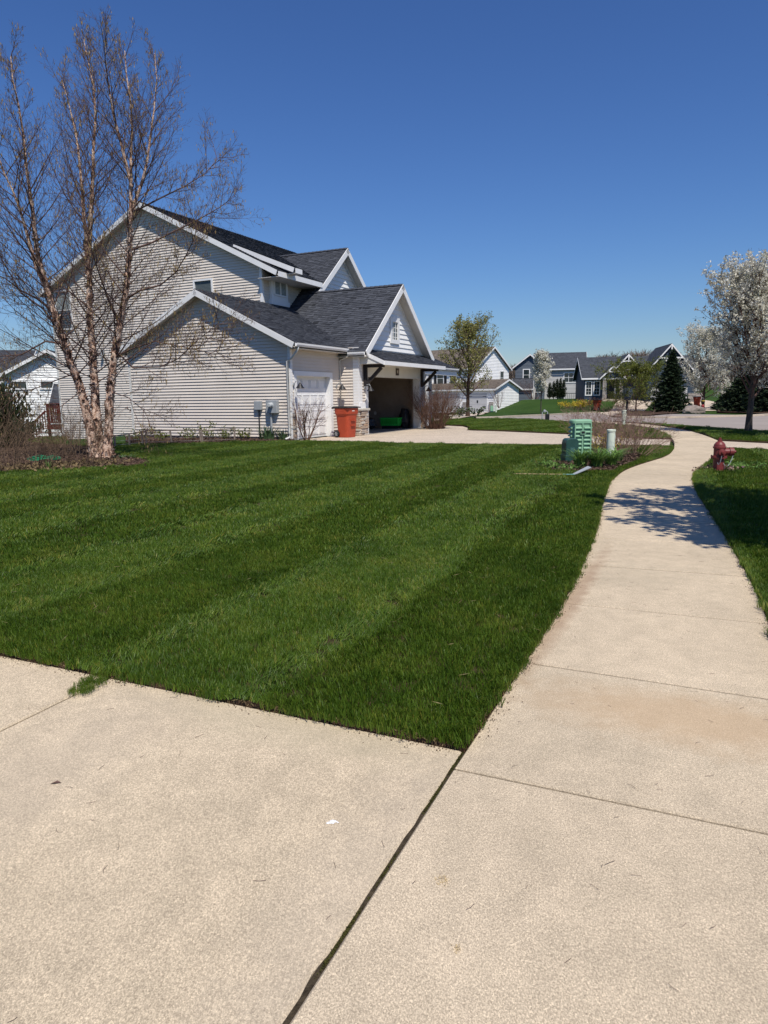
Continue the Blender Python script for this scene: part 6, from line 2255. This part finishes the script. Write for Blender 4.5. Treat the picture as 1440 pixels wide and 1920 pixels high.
for j in range(8):
    z = 0.08 + j * 0.092
    MB().prism([(0.218, -0.10, z), (0.255, -0.10, z + 0.01), (0.250, -0.10, z + 0.028), (0.218, -0.10, z + 0.05)], (0, 0.2, 0)).build('louvre', MT['ped_green'], PD)
    MB().prism([(-0.218, -0.10, z), (-0.255, -0.10, z + 0.01), (-0.250, -0.10, z + 0.028), (-0.218, -0.10, z + 0.05)], (0, 0.2, 0)).build('louvre', MT['ped_green'], PD)
for x in (-0.185, -0.012, 0.185):
    MB().box(x - 0.012, x + 0.012, -0.205, -0.165, 0.02, 0.85).build('rib', MT['ped_green'], PD)
MB().box(-0.07, 0.05, -0.225, -0.206, 0.60, 0.69).build('latch', MT['ped_green'], PD)
MB().box(-0.05, 0.03, -0.229, -0.2255, 0.62, 0.67).build('latch_recess', MT['black'], PD)
bx_ = G(1068, 869)
DB = thing('utility_box', 'dark green rounded utility box in front of the pedestal', 'utility box', bx_, math.radians(8))
mb = MB()
prof = [(0, 0), (0.29, 0), (0.29, 0.46), (0.275, 0.52), (0.235, 0.555), (0.055, 0.555), (0.015, 0.52), (0, 0.46)]
mb.prism([(a - 0.145, -0.13, b) for a, b in prof], (0, 0.26, 0))
mb.build('cover', MT['box_green'], DB, bevel=0.012)
MB().box(-0.16, 0.16, -0.145, 0.145, -0.05, 0.20).build('base', MT['box_green'], DB, bevel=0.01)
MB().box(-0.05, 0.05, -0.139, -0.131, 0.26, 0.36).build('label_plate', simple('plate', (0.05, 0.12, 0.11), 0.5), DB)
def marker(label, loc, h, rad, rz=0):
    t = thing('marker_post', label, 'post', loc, rz)
    MB().lathe([(rad, -0.05), (rad, h - 0.05), (rad * 1.12, h - 0.045), (rad * 1.12, h - 0.01), (rad * 0.95, h), (0.005, h + 0.004)], (0, 0, 0), 20).build('tube', MT['post_white'], t)
    MB().box(-rad * 0.5, rad * 0.5, -rad - 0.006, -rad * 0.9, h * 0.72, h * 0.80).build('sticker', MT['grey_metal'], t)
marker('white plastic marker post beside the ribbed pedestal', G(1144, 862), 0.70, 0.092, 2.0)
marker('pale marker post beyond the driveway near the street', G(1169, 798), 0.74, 0.105, 2.0)
marker('thin white marker post on the far lawn', G(930, 772), 0.75, 0.09)
q = G(922, 772)
t = thing('utility_box', 'small green utility box on the far lawn by white house', 'utility box', q)
MB().prism([(-0.17, -0.15, 0), (0.17, -0.15, 0), (0.17, -0.15, 0.62), (0.12, -0.15, 0.70), (-0.12, -0.15, 0.70), (-0.17, -0.15, 0.62)], (0, 0.3, 0)).build('cover', MT['ped_green'], t, bevel=0.02)
MB().box(-0.2, 0.2, -0.18, 0.18, -0.05, 0.08).build('base', MT['box_green'], t)
# grey pipe loop with valves on the striped island
q = G(1022, 787)
t = thing('backflow_pipe', 'grey pipe loop standing on the striped grass island', 'pipe')
MB().tube([q + Vector((-0.18, 0, -0.05)), q + Vector((-0.18, 0, 0.42)), q + Vector((-0.12, 0, 0.50)), q + Vector((0.08, 0, 0.52)), q + Vector((0.14, 0, 0.46)), q + Vector((0.14, 0, -0.05))], 0.03, 8).build('pipe', MT['grey_metal'], t)
MB().lathe([(0.07, 0), (0.08, 0.12), (0.05, 0.16)], tuple(q + Vector((-0.05, 0, 0.45))), 10).build('valve', MT['grey_metal'], t)
MB().box(q.x + 0.02, q.x + 0.24, q.y - 0.1, q.y + 0.1, q.z - 0.02, q.z + 0.35).build('valve_box', MT['black'], t)

# ------------------------------------------------------------------ low garden fence along the garage wall
GF = thing('garden_fence', 'low weathered wooden post and wire fence along garage wall', 'fence')
fp = [G(x, y) for x, y in ((216, 840), (243, 838), (268, 835), (275, 834), (323, 833), (378, 831), (381, 831), (440, 829))]
hs = [0.42, 0.45, 0.48, 0.50, 0.50, 0.50, 0.46, 0.50]
for k, p in enumerate(fp):
    MB().bar(p + Vector((0, 0, -0.05)), p + Vector((rng.uniform(-.06, .06), 0, hs[k])), 0.05, 0.04, (0, 1, 0)).build('post', MT['grey_wood'], GF)
for k in range(len(fp) - 1):
    a, b = fp[k], fp[k + 1]
    if (b - a).length < 0.25: continue
    MB().bar(a + Vector((0, 0.03, hs[k] - 0.03)), b + Vector((0, 0.03, hs[k + 1] - 0.03)), 0.02, 0.035).build('rail', MT['grey_wood'], GF)
w = MB()
for k in range(len(fp) - 1):
    a, b = fp[k], fp[k + 1]
    for j in (0.10, 0.22, 0.34):
        w.tube([a + Vector((0, 0.02, j)), b + Vector((0, 0.02, j))], 0.003, 3)
w.build('wire_mesh', MT['grey_metal'], GF)['kind'] = 'stuff'

# ------------------------------------------------------------------ hose, tool on the lawn, boulder, figure, mailbox
q = G(84, 866)
mb = MB()
pts = []
for i in range(70):
    a = i * 0.33
    rr_ = 0.30 - 0.0016 * i + 0.05 * math.sin(i * 0.7)
    pts.append(q + Vector((rr_ * 1.2 * math.cos(a), rr_ * math.sin(a), 0.06 + 0.0012 * i + 0.02 * math.sin(i * 1.3))))
mb.tube(pts, 0.014, 6)
tag(mb.build('garden_hose', simple('hose_green', (0.02, 0.22, 0.10), 0.4, 0.1), None, smooth_=True), 'coiled green garden hose lying in the mulch bed', 'hose')
t = thing('edging_tool', 'long handled garden tool lying on the lawn before the utility bed', 'tool')
a, b = G(962, 894) + Vector((0, 0, .055)), G(1078, 895.5) + Vector((0, 0, .055))
MB().tube([a, b], 0.011, 8).build('handle', simple('tool_wood', (0.42, 0.29, 0.17), 0.6, 0.15), t)
m_ = a + (b - a) * 0.80
MB().tube([m_, b], 0.0125, 8).build('grip_sleeve', simple('teal_sleeve', (0.10, 0.28, 0.26), 0.5), t)
c = G(1104, 889.5) + Vector((0, 0, .09))
MB().prism([b + Vector((-.03, -.02, -.01)), b + Vector((-.02, .08, .0)), c + Vector((0, .09, .05)), c + Vector((0.03, -.05, .04))], (0, 0, 0.012)).build('blade', MT['grey_metal'], t)

def boulder(label, loc, s, seed, mat):
    bm = bmesh.new()
    bmesh.ops.create_icosphere(bm, subdivisions=3, radius=1)
    r = random.Random(seed)
    from mathutils import noise as mn
    for v in bm.verts:
        k = 1 + 0.30 * mn.noise(v.co * 1.3 + Vector((seed, 0, 0))) + 0.12 * mn.noise(v.co * 3.5)
        v.co = Vector((v.co.x * s[0], v.co.y * s[1], v.co.z * s[2])) * k
    me = bpy.data.meshes.new('boulder')
    bm.to_mesh(me)
    bm.free()
    me.materials.append(mat)
    o = bpy.data.objects.new('boulder', me)
    COL.objects.link(o)
    o.location = loc
    return tag(o, label, 'rock')
MT['rock'] = simple('field_stone', (0.24, 0.20, 0.17), 0.9, 0.3, 3, 0.1, 0, 0.8, 9)
q = G(1300, 774)
boulder('large tan boulder beside the tree across the street', q + Vector((0, 0, 0.15)), (0.95, 0.6, 0.48), 4, MT['rock'])
# red and dark garden ornament by the boulder
q = G(1317, 771)
t = thing('garden_figure', 'small dark and red garden ornament beside the boulder', 'ornament', q)
MB().lathe([(0.16, 0), (0.2, 0.05), (0.15, 0.3), (0.17, 0.55), (0.1, 0.7)], (0, 0, 0), 12).build('base', simple('ornament_red', (0.30, 0.03, 0.03), 0.5), t)
MB().lathe([(0.10, 0.7), (0.17, 0.8), (0.19, 1.0), (0.13, 1.15), (0.16, 1.2), (0.02, 1.42)], (0, 0, 0), 12).build('top', MT['dark_wood'], t)
MB().lathe([(0.14, 0.98), (0.20, 1.0), (0.20, 1.08), (0.14, 1.1)], (0, 0, 0), 12).build('band', simple('ornament_yellow', (0.5, 0.35, 0.05), 0.5), t)
# mailbox at the mulch corner
q = G(1175, 776)
t = thing('mailbox', 'dark mailbox on post at the navy house driveway', 'mailbox', q, 0.3)
MB().box(-0.06, 0.06, -0.06, 0.06, -0.1, 1.15).build('post', MT['dark_wood'], t)
MB().prism([(-0.12, -0.28, 1.15), (0.12, -0.28, 1.15), (0.12, -0.28, 1.32), (0.06, -0.28, 1.42), (-0.06, -0.28, 1.42), (-0.12, -0.28, 1.32)], (0, 0.6, 0)).build('box', MT['black'], t)
struct(sheet('mulch_bed', px_line([(1146, 781), (1180, 782), (1215, 779), (1262, 775), (1290, 771), (1270, 765), (1215, 766), (1175, 770)]), MT['mulch'], 0.03))
struct(sheet('mulch_bed', px_line([(1345, 773), (1445, 776), (1560, 777), (1560, 766), (1345, 766)]), MT['mulch'], 0.03))
struct(sheet('mulch_bed', px_line([(795, 803), (835, 803), (832, 796), (800, 796)]), MT['mulch'], 0.03))

# green crate and dark bags inside the open garage
MT['crate'] = simple('green_plastic', (0.02, 0.42, 0.05), 0.5, 0.1)
gc = thing('storage_crate', 'bright green slotted plastic crate inside the open garage', 'crate', HO + HU * 9.0 + HV * 0.32 + Vector((0, 0, 0.012)), HRZ + math.pi / 2 + 0.1)
gc.scale = (0.72, 0.72, 0.74)
MB().box(-0.60, 0.60, -0.30, 0.30, 0.20, 0.30).build('base', MT['crate'], gc)
MB().box(-0.66, 0.66, -0.36, 0.36, 0.62, 0.70).build('rim', MT['crate'], gc)
for s in (-1, 1):
    for k in range(9):
        x = -0.58 + k * 0.145
        MB().box(x - 0.04, x + 0.04, s * 0.31 - 0.012, s * 0.31 + 0.012, 0.30, 0.62).build('slat', MT['crate'], gc)
    for k in range(4):
        y = -0.24 + k * 0.16
        MB().box(s * 0.61 - 0.012, s * 0.61 + 0.012, y - 0.05, y + 0.05, 0.30, 0.62).build('slat', MT['crate'], gc)
MB().box(-0.55, 0.55, -0.26, 0.26, 0.0, 0.20).build('stand', MT['black'], gc)
bg1 = boulder('black full bag on the garage floor left of the crate', HO + HU * 7.9 + HV * 1.2 + Vector((0, 0, 0.30)), (0.55, 0.4, 0.34), 9, MT['black'])
bg1.name = 'black_bag'; bg1['category'] = 'bag'
bg2 = boulder('black bundle standing right of the green crate', HO + HU * 9.65 + HV * -0.1 + Vector((0, 0, 0.45)), (0.28, 0.22, 0.5), 12, MT['black'])
bg2.name = 'black_bundle'; bg2['category'] = 'bundle'

# ------------------------------------------------------------------ joint filler, moss, debris on the paving
MT['joint'] = soil_mat('joint_filler', (0.025, 0.019, 0.013), (0.11, 0.085, 0.055), 60)
MT['moss'] = leafmat('moss', [(0.035, 0.035, 0.008), (0.075, 0.07, 0.015)], 0.1, 0.9, 30)
j0, j1 = SJ - WD * 5.4, SJ
nrm2 = WN
mb = MB()
a0, b0 = j0 - nrm2 * 0.02, j1 - nrm2 * 0.02
a1, b1 = j0 + nrm2 * 0.005, j1 + nrm2 * 0.005
mb.quad((*a0, -0.008), (*a1, -0.008), (*b1, -0.008), (*b0, -0.008))
struct(mb.build('joint_filler', MT['joint'], None))
rg = np.random.default_rng(77)
n = 9000
s = rg.uniform(0.0, 2.4, n)
k = (np.sin(s * 7.3) + np.sin(s * 17.1 + 1.0) + rg.normal(0, 0.5, n)) > 0.45
s = s[k]
C = np.column_stack([SJ.x - WD.x * s - WN.x * (0.0065 + rg.normal(0, 0.003, len(s))), SJ.y - WD.y * s - WN.y * (0.0065 + rg.normal(0, 0.003, len(s))), rg.uniform(-0.008, -0.002, len(s))])
V, Fq = leaf_quads(C, 0.004, 0.005, 3)
tag(np_mesh('moss', V, Fq, MT['moss']), 'green moss growing along the paving joint', 'moss', kind='stuff')
# thin grass growing in the driveway joint at the lawn edge
f0 = SJ - WN * 2.037 + WD * ((DE * (2.037 / -(DE.dot(WN)))).dot(WD))
n = 90
P = np.column_stack([f0.x - WD.x * rg.uniform(-0.02, 0.27, n), f0.y - WD.y * rg.uniform(-0.02, 0.27, n)]) + rg.normal(0, 0.009, (n, 2))
scatter('grass', P, 5, NG_NEAR, 'grass tuft growing out of the driveway joint at left', sc=(0.28, 0.45), hs=1.5)
# dry thatch along the trimmed edges
def along(line, n, w, seed):
    rg = np.random.default_rng(seed)
    L = arclen(line)
    d = rg.uniform(0, L[-1], n)
    P = np.array([tuple(at_len(line, L, x)) for x in d])
    return P + rg.normal(0, w, (n, 2))
edge_line = [SJ + DE * t for t in (0.05, 1, 2, 3, 4.2)]
e1 = along([p + DEN * 0.012 for p in edge_line], 1300, 0.010, 1)
e2 = along(off_line([p for p in SL if SJ.y + 0.05 < p.y < 12], 0.012), 1900, 0.010, 2)
e3 = along(off_line([p for p in SR if SJ.y + 1.0 < p.y < 12], -0.012), 1300, 0.010, 3)
E = np.concatenate([e1, e2, e3])
C = np.column_stack([E, rg.uniform(0.0, 0.035, len(E))])
V, Fq = leaf_quads(C, 0.004, 0.026, 4)
MT['thatch'] = leafmat('dry_thatch', [(0.11, 0.075, 0.035), (0.22, 0.16, 0.08), (0.07, 0.04, 0.022)], 0.15, 0.9, 40)
tag(np_mesh('thatch', V, Fq, MT['thatch']), 'dry brown thatch along the trimmed lawn edges', 'thatch', kind='stuff')
# soil crumbs spilled from the cut edges onto the concrete
def spill(line, side, n, w, seed):
    rg = np.random.default_rng(seed)
    L = arclen(line)
    d = rg.uniform(0, L[-1], n)
    d = d[(np.sin(d * 2.3 + seed) + np.sin(d * 7.1) + rg.normal(0, 0.8, n)) > 0.1]
    P = []
    for x in d:
        p, q = at_len(line, L, x), at_len(line, L, min(L[-1], x + 0.05))
        t = (q - p)
        t = t.normalized() if t.length > 1e-6 else WD
        P.append(tuple(p + Vector((-t.y, t.x)) * side * abs(rg.normal(0, w))))
    return np.array(P)
sp1 = spill([p for p in SL if SJ.y + 0.05 < p.y < 13], -1, 2200, 0.035, 1)
sp2 = spill([SJ + DE * t for t in (0.05, 1, 2, 3, 4.2)], 1, 1100, 0.03, 2)
sp3 = spill([p for p in SR if SJ.y + 1.0 < p.y < 13], 1, 1100, 0.03, 3)
E = np.concatenate([sp1, sp2, sp3])
V, Fq = leaf_quads(np.column_stack([E, np.full(len(E), 0.006)]), 0.006, 0.008, 8)
tag(np_mesh('soil_crumbs', V, Fq, MT['edge']), 'brown soil crumbs spilled along the lawn edges', 'soil', kind='stuff')
# clippings, twigs and grit scattered on the concrete
n = 900
P = np.column_stack([rg.uniform(-2.5, 4.5, n), rg.uniform(1.2, 14, n) ** 1.0])
keepm = ~inside(P, LAWN1) & ~inside(P, LAWN2)
P = P[keepm]
mb = MB()
r = random.Random(8)
for x, y in P:
    a = r.uniform(0, 6.28)
    L = r.uniform(0.006, 0.022)
    bend = r.uniform(-0.6, 0.6)
    p0 = Vector((x, y, 0.0045))
    p1 = p0 + Vector((math.cos(a), math.sin(a), 0)) * L
    p2 = p1 + Vector((math.cos(a + bend), math.sin(a + bend), 0.05)) * L
    mb.tube([p0, p1, p2], 0.0007, 3)
tag(mb.build('clippings', MT['twig'], None, fix=False), 'fine dark grass clippings and twigs on the concrete', 'debris', kind='stuff')
# dead straw lying in the turf
n = 2600
P = np.column_stack([rg.uniform(-7, 3.2, n), rg.uniform(2.6, 15, n)])
P = P[inside(P, LAWN1)]
P = P[(np.sin(P[:, 0] * 1.9) + np.sin(P[:, 1] * 1.3 + 1) + rg.normal(0, 0.7, len(P))) > 0.3]
dd = rg.normal(size=(len(P), 3)); dd[:, 2] *= 0.25
V, Fq = leaf_quads(np.column_stack([P, rg.uniform(0.045, 0.065, len(P))]), 0.0035, 0.06, 14, dirs=dd)
tag(np_mesh('straw', V, Fq, leafmat('straw_blade', [(0.22, 0.17, 0.08), (0.34, 0.28, 0.14)], 0.2, 0.8, 20)), 'dry straw coloured blades lying on the front lawn', 'straw', kind='stuff')
q = G(105, 1470)
mb = MB()
mb.quad((-0.02, -0.006, 0.004), (0.0, -0.009, 0.012), (0.022, 0.0, 0.006), (0.002, 0.009, 0.011))
lf = mb.build('dead_leaf', MT['twig'], None)
lf.location = q
tag(lf, 'small dark curled leaf on the driveway at left', 'leaf')
mb = MB()
for cx, cy, rr_ in ((0, 0, 0.010), (0.012, 0.004, 0.006), (-0.012, -0.003, 0.006), (0.022, -0.003, 0.003), (0.004, 0.009, 0.005)):
    k0 = len(mb.v)
    for k in range(12):
        a = 2 * math.pi * k / 12
        q_ = rr_ * r.uniform(0.6, 1.3)
        mb.v.append((cx + q_ * 1.3 * math.cos(a), cy + q_ * math.sin(a), 0.0005))
    mb.v.append((cx, cy, 0.002))
    mb.f += [(k0 + k, k0 + (k + 1) % 12, k0 + 12) for k in range(12)]
dp = mb.build('bird_dropping', MT['white'], None)
dp.location = G(622, 1543) + Vector((0, 0, 0.003))
tag(dp, 'small white splat on the driveway left of the joint', 'splat')
rg2 = np.random.default_rng(12)
C = np.concatenate([np.column_stack([rg2.normal(G(830, 1651).x, 0.012, 90), rg2.normal(G(830, 1651).y, 0.014, 90), np.full(90, 0.003)]),
                    np.column_stack([rg2.normal(G(857, 1780).x, 0.006, 40), rg2.normal(G(857, 1780).y, 0.007, 40), np.full(40, 0.003)])])
V, Fq = leaf_quads(C, 0.0035, 0.0035, 5)
tag(np_mesh('sawdust', V, Fq, simple('pale_crumbs', (0.55, 0.42, 0.22), 0.9, 0.3, 200)), 'pale crumbs scattered on the sidewalk slab', 'debris', kind='stuff')
# mulch chips
def chips(poly, n, seed, label, mat):
    rg = np.random.default_rng(seed)
    x0, x1 = max(-14, min(p.x for p in poly)), max(p.x for p in poly)
    y0, y1 = min(p.y for p in poly), max(p.y for p in poly)
    P = np.column_stack([rg.uniform(x0, x1, n), rg.uniform(y0, y1, n)])
    P = P[inside(P, poly)]
    C = np.column_stack([P, T(P[:, 0], P[:, 1]) + 0.05 + rg.uniform(0, 0.025, len(P))])
    d = rg.normal(size=(len(P), 3)); d[:, 2] *= 0.2
    V, Fq = leaf_quads(C, 0.03, 0.085, seed, dirs=d)
    tag(np_mesh('mulch_chips', V, Fq, mat), label, 'mulch', kind='stuff')
MT['chip'] = leafmat('mulch_chip', [(0.03, 0.018, 0.013), (0.09, 0.055, 0.04), (0.20, 0.14, 0.10)], 0.0, 0.9, 12)
chips(BED_BIRCH, 26000, 1, 'shredded bark mulch under the birch', MT['chip'])
chips(BED_UTIL, 5000, 2, 'shredded mulch in the utility planting bed', MT['chip'])
chips(BED_WALL, 6000, 3, 'shredded mulch along the garage wall', MT['chip'])
# fallen dry leaves among the shrubs
C = along(px_line([(0, 884), (100, 880), (200, 872)]), 700, 0.5, 9)
V, Fq = leaf_quads(np.column_stack([C, 0.07 + rg.uniform(0, 0.04, len(C))]), 0.05, 0.07, 6)
tag(np_mesh('leaf_litter', V, Fq, MT['thatch']), 'dry leaf litter among the twiggy shrubs', 'leaf litter', kind='stuff')
